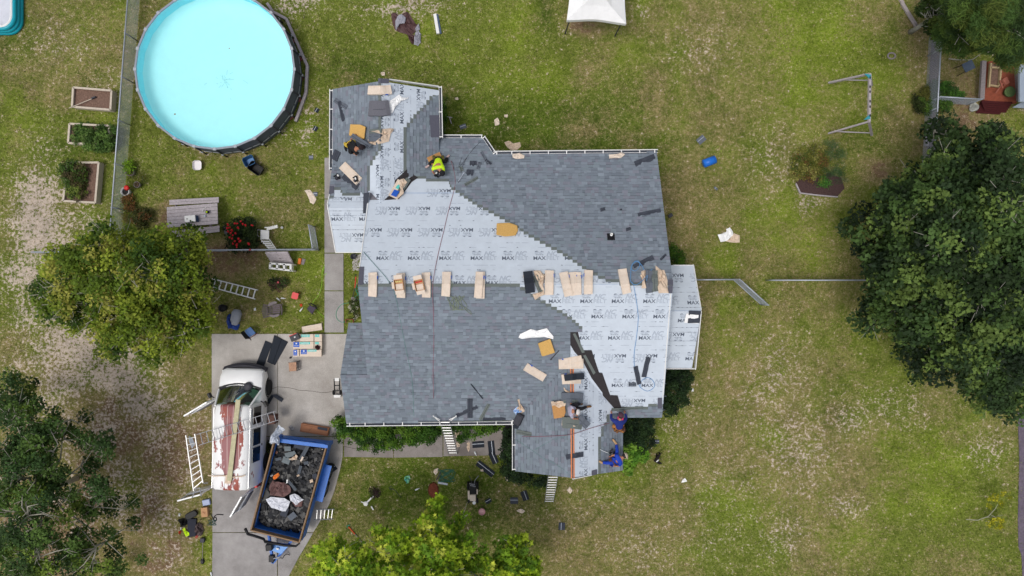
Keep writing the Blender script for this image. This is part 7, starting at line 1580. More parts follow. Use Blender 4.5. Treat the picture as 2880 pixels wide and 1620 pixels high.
foliage('yellow_leaf', t, lobe_clumps([(2794,1402,13,12,1,.1),(2815,1388,12,6,1,.1),(2842,1394,8,8,1,.1),(2818,1418,10,10,1,.1),(2781,1423,7,6,1,.1),(2800,1472,24,16,.9,.1),(2812,1488,10,8,.8,.1)], [G(158,158,28), G(176,170,40), G(120,130,30)], 90, (.06, .12), .1), 900, .045, 'leaf', .8)
q = MB(); q.prism([tuple(U(x, y)[:2]) for x, y in [(2862,1158),(2960,1150),(2960,1640),(2876,1640),(2872,1560),(2864,1540),(2862,1460),(2866,1300)]], -.02, .03); tag(q.build('neighbour_path', mat('purple_grey_path', srgb(104, 94, 108), 1, .22, 6, bump=.3)), kind='structure')
# ================================================================== WEST YARD
def bed(pts, label, soilm=None, z=.38):
    P = [U(*p, z) for p in pts]; c = sum(P, Vector())/4; t = thing('raised_bed', label, 'raised bed', (c.x, c.y, 0))
    for a, b in zip(P, P[1:]+P[:1]):
        MB().bar((a.x, a.y, z/2), (b.x, b.y, z/2), .05, z).build('side_board', M['bed_wood'], t); MB().bar((a.x, a.y, z+.01), (b.x, b.y, z+.01), .09, .03).build('top_trim', M['bed_wood'], t)
    MB().prism([(p.x, p.y) for p in P], .02, z-.1).build('soil', soilm or M['soil'], t); return t
bed([(206,246),(314,255),(311,309),(203,300)], 'raised timber bed of bare brown soil with a hoe lying in it'); bed([(196,348),(308,354),(304,408),(192,402)], 'raised timber bed overgrown by leafy green vegetables'); bed([(190,458),(278,457),(268,570),(178,565)], 'raised timber bed nearest the olive tree with rose-like shrub')
t = thing('hoe', 'long handled hoe resting across the bare raised bed', 'hoe', U(230, 288, .4)); MB().tube([U(194, 304, .5), U(260, 277, .36)], .018, 6).build('handle', M['bed_wood'], t); MB().box(U(264, 275, .34), (.2, .06, .12), .4).build('blade', M['dkgrey'], t)
shrub('leafy green vegetable plant spilling over the middle raised bed', [(262,382,42,32,.75,.25),(300,385,28,34,.7,.25),(228,366,22,14,.6,.2),(285,410,36,16,.6,.2),(215,385,12,24,.5,.1)], [G(84,112,50), G(100,130,60), G(68,96,42), G(112,138,70)], 6500, .06, 34, name='vegetable_plant', cat='plant')
shrub('dark bushy plant with red tinged shoots in the raised bed nearest the tree', [(205,490,38,40,.8,.25),(215,530,30,30,.7,.25),(190,470,24,24,.7,.2),(232,490,18,24,.6,.2)], [G(72,98,40), G(98,120,48), G(84,76,48), G(120,136,58), G(64,88,36)], 4600, .055, 34, name='rose_plant', cat='plant')
def pot(px, py, r, h, label, m, inner=None, name='pot', sx=1.0):
    fr = frame(U(px, py, 0), (1, 0, 0)); t = thing(name, label, name, fr.translation); MB(fr).lathe((0, 0, 0), [(r*.75, 0), (r, h), (r*.9, h), (r*.7, h*.35)], 16, cap=True, sx=sx).build('shell', m, t, True)
    if inner: MB(fr).lathe((0, 0, h*.72), [(r*.86, 0), (r*.5, .02)], 14, sx=sx).build('filling', inner, t)
    return t
pot(374,486,.2,.28,'grey flower pot with a green seedling by the long fence', M['wood_grey'], M['mulch']); shrub('light green seedling in the pot by the long fence', [(362,470,10,16,.6,.15)], [G(120,156,40)], 420, .05, 60, name='seedling', cat='plant')
pot(392,521,.15,.24,'smaller grey flower pot right of the red topped bucket', M['wood_grey'], M['mulch']); pot(362,541,.2,.34,'white bucket with black inside under the red can by the fence', M['white'], M['black'], 'bucket')
tag(MB(frame(U(359, 529, .36), (1, 0, 0))).lathe((0, 0, 0), [(.1, 0), (.12, .1), (.1, .14), (.05, .16)], 14).build('red_can', M['red'], None, True), 'red can sitting on the white bucket by the fence', 'can')
shrub('tangle of tall weeds behind the pots along the long fence', [(378,505,20,20,.4,.1),(355,600,18,50,.6,.2),(400,500,12,20,.3,.1)], [G(84,92,40), G(66,78,34), G(110,96,52)], 1700, .06, 30, name='weeds', cat='weeds', shape='needle')
shrub('dark tangled weeds at the edge of the olive tree beside the fence', [(395,610,30,26,.6,.2),(360,575,14,20,.5,.2)], [G(70,72,34), G(56,66,30), G(120,84,48)], 1600, .055, 34, name='weeds', cat='weeds')
q = MB(frame(U(557, 466, .12), (1, 0, 0))); q.add([(x, y, 0) for x, y in rrect(0, 0, .36, .4, .12)], [tuple(range(28))]); n_ = 28; o_ = [(x, y, .0) for x, y in rrect(0, 0, .36, .4, .12)]; i_ = [(x, y, .12) for x, y in rrect(0, 0, .42, .46, .14)]; q.add(o_+i_, [(i, (i+1) % n_, n_+(i+1) % n_, n_+i) for i in range(n_)])
tag(q.build('wash_basin', mat('pinkish_white', (.8, .77, .78), .4, .03)), 'empty white plastic basin on the lawn below the big pool', 'basin')
# picnic table
pt = thing('picnic_table', 'weathered grey picnic table beside the olive tree', 'picnic table', U(540, 603, 0))
def planks(a, b, c, d, n, z, nm='plank', par=pt, m=None):
    A, B, C, D = U(*a, z), U(*b, z), U(*c, z), U(*d, z)
    for k in range(n):
        p0, p1 = A.lerp(D, (k+.04)/n), B.lerp(C, (k+.04)/n); q0, q1 = A.lerp(D, (k+.96)/n), B.lerp(C, (k+.96)/n); MB().slab([p0, p1, q1, q0], .035).build(nm, m or M['wood_old'], par)
planks((476,562),(615,554),(615,570),(476,577), 2, .45, 'bench_plank'); planks((469,582),(611,571),(613,630),(470,640), 6, .76, 'table_plank'); planks((476,650),(617,634),(617,652),(480,668), 2, .45, 'bench_plank')
for x in (495, 592): MB().bar(U(x, 565, .38), U(x+2, 650, .38), .06, .1).build('cross_support', M['wood_grey'], pt); MB().bar(U(x, 580, .05), U(x, 596, .7), .05, .1).build('leg', M['wood_grey'], pt); MB().bar(U(x, 640, .05), U(x, 624, .7), .05, .1).build('leg', M['wood_grey'], pt)
fr = frame(U(543, 617, .78), (1, .09, 0)); t = thing('cooler', 'blue cool box with white lid on the picnic table', 'cool box', fr.translation); MB(fr).box((.02, 0, .13), (.48, .28, .26)).build('body', mat('deep_blue_plastic', srgb(28, 62, 100), .4), t, bevel=.02); MB(fr).box((0, 0, .29), (.5, .3, .06)).build('lid', M['white'], t, bevel=.025); MB(fr).lathe((-.12, 0, .32), [(.025, 0), (.025, .012)], 10).build('cup_mark', M['dkgrey'], t)
fr = frame(U(586, 597, .78), (1, 0, 0)); t = thing('cup', 'black cup with lime green content on the picnic table', 'cup', fr.translation); MB(fr).lathe((0, 0, 0), [(.06, 0), (.08, .14), (.065, .14), (.05, .05)], 12).build('cup_body', M['black'], t, True); MB(fr).ball((-.02, 0, .13), .04).build('lime_content', lime, t)
q = MB(); q.tube([U(568,596,.8), U(573,587,.8), U(580,583,.8)], .014, 5); tag(q.build('white_strap', M['white']), 'short curled white strap on the picnic table', 'strap'); q = MB(frame(U(578, 608, .78), (1, 0, 0))); q.lathe((0, 0, 0), [(.035, 0), (.04, .1), (.03, .1)], 10); tag(q.build('glass', mat('pale_clear', srgb(176,190,206), .2), None, True), 'small clear tumbler beside the black cup on the picnic table', 'glass')
def tub(px, py, w, h_, hh, ang, label, m, inner, name):
    fr = frame(U(px, py, 0), (math.cos(math.radians(ang)), math.sin(math.radians(ang)), 0)); t = thing(name, label, 'tub', fr.translation); o_ = [(x, y, 0) for x, y in rrect(0, 0, w*.75, h_*.75, .06)]; i_ = [(x, y, hh) for x, y in rrect(0, 0, w, h_, .09)]; k = len(o_); q = MB(fr); q.add(o_+i_, [(i, (i+1) % k, k+(i+1) % k, k+i) for i in range(k)]); q.build('shell', m, t, True)
    MB(fr).prism(rrect(0, 0, w*.76, h_*.76, .06), .01, .03).build('bottom', inner, t); MB(fr).tube(i_, .018, 5, closed=True).build('lip', m, t, True)
tub(707,456,.5,.44,.34,25,'blue plastic storage tub below the big pool', mat('tub_blue', srgb(46, 92, 134), .4), mat('tub_blue_light', srgb(96, 140, 190), .4), 'storage_tub'); tub(727,477,.66,.44,.4,-35,'black laundry basket overlapping the blue storage tub', M['black'], M['black'], 'laundry_basket')
shrub('rose bush with bright red blooms beside the picnic table', [(680,660,40,40,.9,.3),(700,645,26,30,.8,.3),(660,640,24,24,.8,.3),(655,680,20,22,.7,.2),(705,680,24,20,.7,.2)], [G(40,58,30), G(54,72,34), G(34,46,26), G(66,80,38)], 5500, .055, 36, name='rose_bush')
rb = bpy.data.objects['rose_bush']; q = MB()
for x, y in [(640,642),(645,640),(642,650),(652,648),(662,628),(669,640),(663,655),(645,668),(652,670),(660,678),(655,685),(665,695),(672,672),(668,630),(682,630),(690,634),(709,634),(700,686),(678,622),(655,662),(640,632),(675,678),(702,702),(665,688),(648,655)]:
    for k in range(4): q.ball(U(x+random.uniform(-2, 2), y+random.uniform(-2, 2), 1.0+random.uniform(-.1, .06)), random.uniform(.025, .05), 6, 4)
tag(q.build('red_bloom', mat('red_petal', srgb(196, 28, 40), .6, .25, 20), rb), kind='stuff')
crump([(629,634),(636,640),(644,656),(636,662),(630,650)], 'grey curved shell piece left of the rose bush', M['grey'], 'garden_ornament', 'ornament', .08, .03, False)
# white lounge chair
lc = thing('lounge_chair', 'white slatted garden lounge chair by the chain link fence', 'lounge chair', U(752, 668, 0))
MB().slab([U(732,646,.42), U(757,648,.42), U(756,674,.42), U(732,673,.42)], .04).build('seat', M['white'], lc, bevel=.02)
for k in range(6): a = U(752+k*5, 647-k*1.2+.5, .46+.07*k); MB().bar(a, a+Vector((.03, .14+.0*k, .02)), .075, .025).build('back_slat', M['white'], lc)
MB().bar(U(745,640,.5), U(781,639,.95), .05, .04).build('back_frame', M['white'], lc)
for k in range(5): MB().bar(U(735+k*5.2, 679+k*5.4, .4+.05*k), U(758+k*4.4, 679+k*5.4, .4+.05*k), .06, .03).build('leg_slat', M['white'], lc)
for x1, y1, x2, y2 in ((733,672,759,702),(757,672,777,701)): MB().bar(U(x1, y1, .36), U(x2, y2, .6), .03, .03).build('side_rail', M['white'], lc)
MB().tube([U(725,646,.5), U(724,662,.5), U(731,667,.45)], .02, 6).build('armrest', M['grey'], lc); MB().tube([U(724,646,.5), U(732,647,.5)], .02, 6).build('armrest', M['grey'], lc)
tag(MB(frame(U(793, 640, .1), (1, 0, 0))).ball((0, 0, 0), (.07, .06, .05)).build('white_ball', M['white'], None, True), 'small white knob on the grass right of the lounge chair', 'knob')
pl_ = thing('pallet', 'weathered wooden pallet leaning on the chain link fence', 'pallet', U(785, 728, 0)); A, B, C, D = U(745,709,1.02), U(809,708,1.02), U(826,743,.1), U(762,736,.1)
for k in range(7): MB().bar(A.lerp(D, (k+.5)/7), B.lerp(C, (k+.5)/7), .1 if k != 3 else .06, .03).build('plank', M['wood_old'], pl_)
for f in (.04, .5, .96): MB().bar(A.lerp(B, f)-Vector((0, -.03, .05)), D.lerp(C, f)-Vector((0, -.03, .05)), .04, .09).build('stringer', M['wood_grey'], pl_)
ws = thing('planter_stand', 'white three hole planter stand in front of the leaning pallet', 'planter stand', U(791, 752, 0)); zz = .5; A, B, C, D = U(761,740,zz), U(822,744,zz), U(822,762,zz), U(760,755,zz)
for f0, f1 in ((0, .12), (.9, 1)): MB().bar(A.lerp(D, (f0+f1)/2), B.lerp(C, (f0+f1)/2), .08, .3).build('long_rail', M['white'], ws)
for f in (.03, .35, .67, .97): MB().bar(A.lerp(B, f), D.lerp(C, f), .09, .3).build('cross_rail', M['white'], ws)
for p in (A, B, C, D): MB().box((p.x, p.y, .25), (.06, .06, .5)).build('leg', M['white'], ws)
box_t(844,735,(.14,.28,.12),-10,'orange and white power tool on the grass right of the pallet',M['orange'],'power_tool','tool',bevel=.02); box_t(853,736,(.16,.28,.04),-20,'square tray with dark centre right of the orange tool',M['wood_grey'],'tray','tray')
shrub('small dark plant with a pink flower in the west bed', [(775,802,16,12,.35,.1),(790,795,12,10,.3,.1),(765,790,10,8,.3,.1)], [G(46,54,36), G(70,90,44), G(90,66,60)], 900, .05, 50, name='plant', cat='plant'); tag(MB(frame(U(782, 794, .4), (1, 0, 0))).ball((0, 0, 0), (.05, .05, .03)).build('pink_flower', mat('pink_petal', srgb(200, 90, 96))), 'pink flower on the small dark plant in the west bed', 'flower')
q = MB(frame(U(830, 832, .3), (math.cos(-.25), math.sin(-.25), 0))); t = thing('red_stool', 'square coral red stool top on the west lawn', 'stool', U(830, 832, 0)); q.prism(rrect(0, 0, .3, .3, .06), 0, .04); q.build('seat', mat('coral_plastic', srgb(222, 84, 84), .5, .04), t)
for i in (-1, 1):
    for j in (-1, 1): c = U(830, 832, .3); MB().bar((c.x+i*.1, c.y+j*.1, .3), (c.x+i*.13, c.y+j*.13, 0), .03, .03).build('leg', M['red'], t)
def bottle(px, py, ang, label, m=M['label_white'], L_=.2, z=.045):
    fr = frame(U(px, py, z), (math.cos(math.radians(ang)), math.sin(math.radians(ang)), 0)) @ Matrix.Rotation(math.pi/2, 4, 'Y'); t = thing('bottle', label, 'bottle', fr.translation); MB(fr).lathe((0, 0, -L_/2), [(.03, 0), (.035, .02), (.035, L_*.65), (.015, L_*.85), (.015, L_)], 10).build('bottle_body', m, t, True); MB(fr).lathe((0, 0, L_/2), [(.018, 0), (.018, .02)], 8).build('bottle_cap', M['white'], t)
bottle(783,842,-40,'left of two clear water bottles above the grey lounge chair'); bottle(796,839,-5,'right of two clear water bottles above the grey lounge chair'); bottle(847,871,50,'clear water bottle below the small orange rag'); bottle(1173,1376,25,'clear water bottle on the front lawn below the green bag'); bottle(1337,1275,-65,'clear water bottle on the front walk near black shingles',z=.1); bottle(1410,1286,-40,'clear water bottle at the edge of the dark front bush')
crump([(843,855),(850,854),(851,861),(845,863)], 'tiny orange rag left of the dark seat on the west lawn', mat('orange_red', srgb(206,76,40)), 'rag', 'rag', .04, .02, False); crump([(714,868),(720,865),(721,873),(715,874)], 'tiny white paper left of the grey chair', M['label_white'], 'paper_scrap', 'paper scrap', .04, .02, False)
# grey adirondack chair, fallen on the lawn
wc = thing('garden_chair', 'grey plastic garden chair with curved slatted back on the west lawn', 'garden chair', U(765, 872, 0)); wic = mat('grey_brown_wicker', srgb(108, 98, 102), .8, .15, 20)
for k in range(6): a, b = U(766, 859+k*5, .42), U(788+(k in (2, 3)), 857+k*5.4, .38); MB().bar(a, b, .07, .03).build('seat_slat', wic, wc)
for k in range(7): a, b = U(764, 861+k*4.4, .42), U(736+abs(k-3)*1.2, 857+k*6, .75-.03*abs(k-3)); MB().bar(a, b, .062, .022).build('back_slat', wic, wc)
MB().tube([U(790, 855, .36), U(793, 870, .36), U(792, 886, .36)], .03, 6).build('front_rail', wic, wc); MB().tube([U(751, 862, .62), U(752, 874, .62), U(751, 886, .62)], .022, 6).build('back_rail', wic, wc)
for pts in ([(752,860),(757,852),(768,848),(777,848),(779,853),(768,856),(758,861)], [(757,889),(768,893),(780,891),(785,887),(784,883),(770,886),(758,885)]): MB().slab([U(x, y, .6) for x, y in pts], .03).build('armrest', mat('grey_arm', srgb(124, 116, 118), .7), wc)
for x, y in ((760,858),(760,884),(787,858),(787,884)): MB().box((U(x, y, 0).x, U(x, y, 0).y, .2), (.05, .05, .4)).build('leg', wic, wc)
def campstool(pts, label, m, fm, z=.45, nm='folding_chair'):
    P = [U(*p, z) for p in pts]; c = sum(P, Vector())/len(P); t = thing(nm, label, 'folding chair', (c.x, c.y, 0)); MB().slab(P, .05).build('seat', m, t, bevel=.02)
    for k, p in enumerate(P): p2 = P[(k+2) % len(P)]; MB().tube([p-Vector((0, 0, .03)), (p.x*.7+p2.x*.3, p.y*.7+p2.y*.3, 0)], .014, 6).build('leg', fm, t)
    return t, P
t, P = campstool([(687,930),(704,919),(719,937),(700,950)], 'folding chair with slate blue seat at the driveway corner', mat('slate_blue_cloth', srgb(86, 116, 164), .8, .06), M['black']); MB().slab([U(676,936,.8), U(684,930,.6), U(704,952,.6), U(690,954,.8)], .04).build('backrest', M['black'], t); MB().bar(U(700,953,.5), U(726,936,.5), .03, .03).build('frame_bar', mat('dark_red_bar', srgb(90,40,44)), t); MB().bar(U(702,949,.4), U(706,957,.3), .03, .03).build('frame_bar', M['black'], t)
t, P = campstool([(863,869),(871,858),(889,866),(877,884)], 'dark folding chair standing at the edge of the side walk', mat('dark_plum_cloth', srgb(74, 66, 80), .8, .06), M['black']); MB().tube([U(868,856,.7), U(876,854,.75), U(886,860,.7), U(891,868,.6)], .03, 6).build('back_rim', M['black'], t)
t, P = campstool([(811,1020),(833,1018),(834,1043),(813,1045)], 'stool with patterned tan cushion on the driveway', mat('patterned_tan', srgb(178, 140, 116), .9, .25, 14), mat('bronze_tube', srgb(70, 60, 58))); MB().tube([U(834,1018,.45), U(843,1015,.05)], .018, 6).build('frame_bar', M['dkgrey'], t); MB().tube([U(834,1042,.45), U(844,1039,.05)], .018, 6).build('frame_bar', M['dkgrey'], t); MB().tube([U(838,1016,.3), U(839,1041,.3)], .015, 6).build('frame_bar', M['dkgrey'], t)
pot(633,866,.18,.35,'black bucket half under the olive tree branches', M['black'], M['black'], 'bucket')
crump([(640,890),(648,882),(660,884),(664,905),(676,912),(671,927),(656,925),(642,924),(637,905)], 'crumpled royal blue tarp bag on grass above the driveway', M['blue_dk'], 'blue_bag', 'bag', .22, .02, False)
q = MB(); q.tube([U(667,872,.3), U(666,880,.33), U(662,900,.33), U(660,912,.28)], [.16, .23, .23, .14], 12); tag(q.build('rolled_sleeping_bag', mat('silver_grey_cloth', srgb(150, 154, 164), .6, .1, 6), None, True), 'silver grey rolled bag lying on the blue one', 'bag')
# wrapped bundles on the driveway with their printed labels
t = thing('shingle_bundle', 'single pale wrapped shingle bundle lying at the lawn edge above the stack', 'shingle bundle', U(877, 923, 0)); MB().slab([U(848,919,.14), U(904,909,.14), U(906,928,.14), U(850,936,.14)], .12).build('wrapper', M['paper'], t, bevel=.015); MB().bar(U(855,931,.15), U(902,922,.15), .01, .006).build('seam', M['paper2'], t)
TXT1 = text_mesh('LANDMARK', .1, bold=.003); TXT2 = text_mesh('CertainTeed', .1, bold=.002)
def sbundle(x0, y0, x1, y1, z, label, teal=None, blue=None, vert=False):
    t = thing('shingle_bundle', label, 'shingle bundle', U((x0+x1)/2, (y0+y1)/2, z-.1), 'printed bundles stacked on the driveway'); MB().slab([U(x0,y0,z), U(x1,y0,z), U(x1,y1,z), U(x0,y1,z)], .1).build('wrapper', M['paper'], t, bevel=.012)
    def lab(r, m, nm, T, wmax, hf):
        a, b = U(r[0], r[1], z+.003), U(r[2], r[3], z+.003); w, h = abs(b.x-a.x), abs(a.y-b.y); q = MB(); q.box(((a.x+b.x)/2, (a.y+b.y)/2, z+.002), (w, h, .006)); q.build(nm, m, t)
        s = min(w*.8/T[2], h*hf/.07); q = MB(); q.add([(a.x+w*.1+v[0]*s, b.y+h*(.5 if nm == 'teal_label' else .22)-.035*s*(1 if nm == 'teal_label' else 0)+v[1]*s, z+.0075) for v in T[0]], T[1]); q.build('lettering', M['label_white'], t)
    if teal: lab(teal, M['teal'], 'teal_label', TXT1, .8, .75)
    if blue:
        lab(blue, M['blueprint'], 'blue_label', TXT2, .8, .3); cx = U((blue[0]+blue[2])/2, blue[1]+(blue[3]-blue[1])*.3, z+.008); MB().box(cx, (.07, .06, .004)).build('emblem', M['label_white'], t)
for k, (lz, y) in enumerate(((.16, 0), (.28, 0))): sbundle(824,940,904,1002,lz-.02, ['lowest layer of shingle bundles under the printed ones on the driveway', 'middle layer of shingle bundles under the printed ones on the driveway'][k])
sbundle(843,940,882,960,.4,'top printed bundle nearest the lawn on the driveway stack',(846,941,871,948)); sbundle(884,940,905,960,.4,'short bundle end nearest the lawn on the driveway stack',(886,941,898,948)); sbundle(824,961,882,981,.4,'middle printed bundle with blue and teal labels on the driveway stack',(844,962,872,968.5),(825,962,842,976)); sbundle(884,961,905,981,.4,'short bundle end in the middle of the driveway stack',(886,962,897,968))
sbundle(843,983,904,1003,.4,'lowest printed bundle with blue and teal labels on the driveway stack',(865,983.5,890,989),(846,983.5,863,996)); sbundle(824,983,841,1003,.4,'bundle end with blue label at the near left of the driveway stack',None,(825,984,836,1000))
fr = frame(U(831, 948, .42), (math.cos(.4), math.sin(.4), 0)); t = thing('battery_box', 'dark box with red edge and white emblem on the driveway bundle stack', 'box', fr.translation); MB(fr).box((0, 0, .08), (.42, .3, .16)).build('case', mat('graphite_box', srgb(66, 66, 72), .6), t, bevel=.015); MB(fr).box((-.02, .14, .165), (.36, .03, .006)).build('red_edge', M['red'], t); MB(fr).box((.02, 0, .165), (.07, .05, .006)).build('emblem', M['label_white'], t)
crump([(886,972),(893,969),(901,974),(899,982),(891,984),(885,980)], 'dark maroon cap on the driveway bundle stack', mat('maroon_cloth', srgb(54, 22, 28), .8, .3, 12), 'maroon_hat', 'hat', .12, .42, False)
def shstack(pts, n, label, z0=.08, m=None, ridges=0):
    t = thing('shingle_stack', label, 'shingle stack', U(pts[0][0], pts[0][1], 0)); MB().slab([U(*p, z0) for p in pts], z0-.05).build('shingle_sheet', m or M['sh_black'], t)
    A, B, C, D = [U(*p, z0) for p in pts]
    for k in range(ridges): a, b = A.lerp(B, .06+.13*k), D.lerp(C, .06+.13*k); s = (B-A).normalized(); MB().slab([a+Vector((0, 0, .03+.012*k)), a+s*.16+Vector((0, 0, .03)), b+s*.16+Vector((0, 0, .03)), b+Vector((0, 0, .03+.012*k))], .012).build('overlapping_sheet', m or M['sh_black'], t)
shstack([(746,958),(765,966),(740,1036),(719,1027)], 1, 'single black sheet stack leaning left of the fanned stack on the driveway'); shstack([(771,943),(809,962),(773,1027),(751,1017)], 1, 'fanned stack of black shingle sheets on the driveway', .1, None, 3)
t = thing('bent_shingle', 'dark green-black bent shingle lying right of the van', 'shingle', U(772, 1120, 0)); MB().slab([U(748,1131,.08), U(757,1137,.08), U(769,1116,.3), U(764,1110,.3)], .015).build('shingle_sheet', M['sh_black'], t); MB().slab([U(764,1110,.3), U(769,1116,.3), U(792,1131,.08), U(798,1122,.08), U(778,1109,.16)], .015).build('shingle_sheet', M['sh_dark'], t)
q = MB(frame(U(817, 1006, .06), (1, 0, 0))); q.crumple([(-.05, -.05), (.06, -.03), (.05, .06), (-.04, .04)], .05); tag(fixn(q.build('leaf_clump', M['dkgrey'])), 'tiny dark leaf clump below the driveway stack', 'leaf')
# long cardboard box, hand truck, small things by the garage
fr = frame(U(888, 1206, .06), (1, -.17, 0)); t = thing('cardboard_box', 'long brown cardboard box with printed side on the driveway', 'box', fr.translation); MB(fr).box((0, 0, .12), (1.3, .38, .24)).build('box_body', M['card'], t, bevel=.01); q = MB(fr); q.bar((-.65, -.15, .243), (.65, -.15, .243), .006, .004); q.bar((-.6, .14, .243), (.6, .14, .243), .012, .004); q.bar((-.25, -.1, .243), (-.1, .1, .243), .01, .004); q.build('printed_line', mat('dark_brown_print', srgb(90, 60, 48)), t)
q = MB(fr); q.bar((.15, .12, .26), (.6, .12, .27), .12, .03); tag(q.build('grey_sheet', M['sh_dark']), 'curved grey strip lying on the long cardboard box', 'strip')
crump([(810,1200),(818,1195),(828,1203),(827,1211),(819,1211)], 'black pouch with a white label by the trailer tailgate', mat('black_white_label', (.02,.02,.02), .6, .1, 14, col2=srgb(190,190,196)), 'pouch', 'pouch', .08, .06, False); crump([(938,1204),(945,1202),(952,1211),(949,1216),(940,1210)], 'grey and white shoe shaped scrap by the hedge end', mat('grey_white_scrap', srgb(90,92,96), .7, .1, 12, col2=srgb(190,190,190)), 'scrap', 'scrap', .06, .06, False)
ht = thing('hand_truck', 'black framed step cart with a white end beside the garage wall', 'cart', U(947, 1090, 0))
for x in (940, 955): MB().bar(U(x, 1066, .9), U(x+1, 1112, .2), .04, .05).build('rail', M['black'], ht)
for y, z in ((1070, .85), (1084, .6), (1098, .4)): MB().bar(U(940, y, z), U(956, y, z), .05, .04).build('cross_bar', M['black'], ht)
MB().box(U(949, 1114, .2), (.3, .12, .12)).build('white_foot', M['white'], ht); MB().box(U(948, 1067, .95), (.2, .14, .08)).build('white_top', M['white'], ht)
for x in (938, 958): MB(frame(U(x, 1104, .14), (0, 1, 0), (1, 0, 0))).lathe((0, 0, -.03), [(.1, 0), (.12, .03), (.1, .06)], 12).build('wheel', M['rubber'], ht)
shrub('small weedy plant between the van and trailer', [(752,1256,10,10,.35,.1)], [G(60,68,24), G(30,34,18), G(90,96,40)], 500, .045, 70, name='plant', cat='plant'); shrub('weed sprouting from the driveway joint by the hedge', [(949,1229,8,4,.12,.04)], [G(80,104,40)], 160, .03, 90, name='plant', cat='plant')
# ================================================================== THINGS LEFT OF THE DRIVEWAY
box_t(583,1411,(.36,.28,.14),12,'clear bluish plastic bin by the open rear van door',mat('clear_blue_plastic', srgb(150,164,200), .3, .08, 8),'plastic_bin','bin',bevel=.03)
fr = frame(U(580, 1437, 0), (math.cos(1.65), math.sin(1.65), 0)); t = thing('cardboard_box', 'small tan cardboard box with a dark print beside the driveway', 'box', fr.translation); MB(fr).box((0, 0, .11), (.44, .3, .22)).build('box_body', M['card_box'], t, bevel=.01); q = MB(fr); q.bar((-.08, -.05, .223), (.06, .06, .223), .03, .004); q.bar((0, -.08, .223), (.0, .08, .223), .02, .004); q.build('print', M['card'], t)
q = MB(frame(U(541, 1446, 0), (math.cos(.45), math.sin(.45), 0))); q.prism(rrect(0, 0, .6, .3, .14), .02, .16); tag(q.build('oval_cushion', M['black'], None, bevel=.03), 'matte black oval cushion on the grass left of the driveway', 'cushion')
crump([(502,1462),(512,1457),(526,1460),(528,1474),(522,1480),(508,1480)], 'black backpack left of the folded dark blanket', M['black'], 'backpack', 'backpack', .25, .02, False); q = MB(); q.slab([U(527,1459,.12), U(551,1460,.12), U(550,1508,.12), U(528,1512,.12)], .12); tag(q.build('folded_blanket', mat('charcoal_cloth', srgb(52, 54, 64), .95, .12, 20)), 'folded charcoal blanket between backpack and brown bag', 'blanket')
crump([(549,1476),(560,1468),(572,1474),(574,1490),(570,1503),(556,1504),(548,1494)], 'brown patterned rucksack right of the charcoal blanket', mat('brown_pattern', srgb(56, 46, 44), .9, .4, 16, col2=srgb(116, 100, 100)), 'rucksack', 'bag', .22, .02, False); crump([(514,1488),(520,1483),(524,1492),(533,1498),(533,1505),(523,1509),(519,1500)], 'bright lime cloth lying on the charcoal blanket', lime, 'lime_vest', 'vest', .08, .12, False)
crump([(503,1494),(508,1491),(511,1496),(509,1503),(504,1501)], 'red-orange gas canister left of the lime cloth', mat('red_orange', srgb(206, 66, 40), .5), 'canister', 'canister', .12, .02, False); crump([(507,1483),(512,1484),(511,1490),(507,1490)], 'white scrap above the red canister', M['white'], 'scrap', 'scrap', .05, .02, False); crump([(503,1443),(508,1442),(508,1452),(504,1453)], 'white paper cup above the black backpack', M['white'], 'paper_cup', 'cup', .07, .02, False); crump([(550,1506),(558,1503),(559,1509),(550,1516)], 'salmon red cloth below the brown rucksack', mat('salmon_cloth', srgb(196, 100, 92), .8), 'cloth', 'cloth', .06, .02, False)
rope([(594,1446),(598,1456),(604,1466),(609,1462),(606,1455),(600,1460),(604,1452),(612,1447),(628,1448)], 'black cable coil with its plug reaching onto the driveway', M['black'], .02, roof=False, h=.06, name='cable', cat='cable')
rp = [(596+12*math.cos(k*1.9)+3*math.sin(k), 1470+8*math.sin(k*1.5)) for k in range(22)]; rope(rp, 'dark green tangled wire beside the black cable', mat('dark_green_wire', srgb(46, 84, 78), .7), .008, roof=False, h=.06, name='wire_coil', cat='wire'); rope([(562,1462),(576,1458),(586,1454),(594,1460)], 'thin brown cord left of the tangled wire', mat('cord', srgb(96,60,48)), .01, roof=False, name='cord', cat='cord')
t = thing('string_trimmer', 'string trimmer with long pole lying below the bags', 'trimmer', U(569, 1540, 0)); MB().tube([U(570,1522,.1), U(569,1575,.08)], .017, 6).build('pole', M['wood_grey'], t); MB().box(U(570, 1519, .1), (.2, .2, .14)).build('engine', M['dkgrey'], t, bevel=.02); MB(frame(U(569, 1579, .06), (1, 0, 0))).lathe((0, 0, 0), [(.1, 0), (.06, .06)], 10, sy=1.4).build('guard', M['black'], t)
bottle(594,1615,-80,'clear bottle at the bottom edge on the left side of the driveway', z=.09)
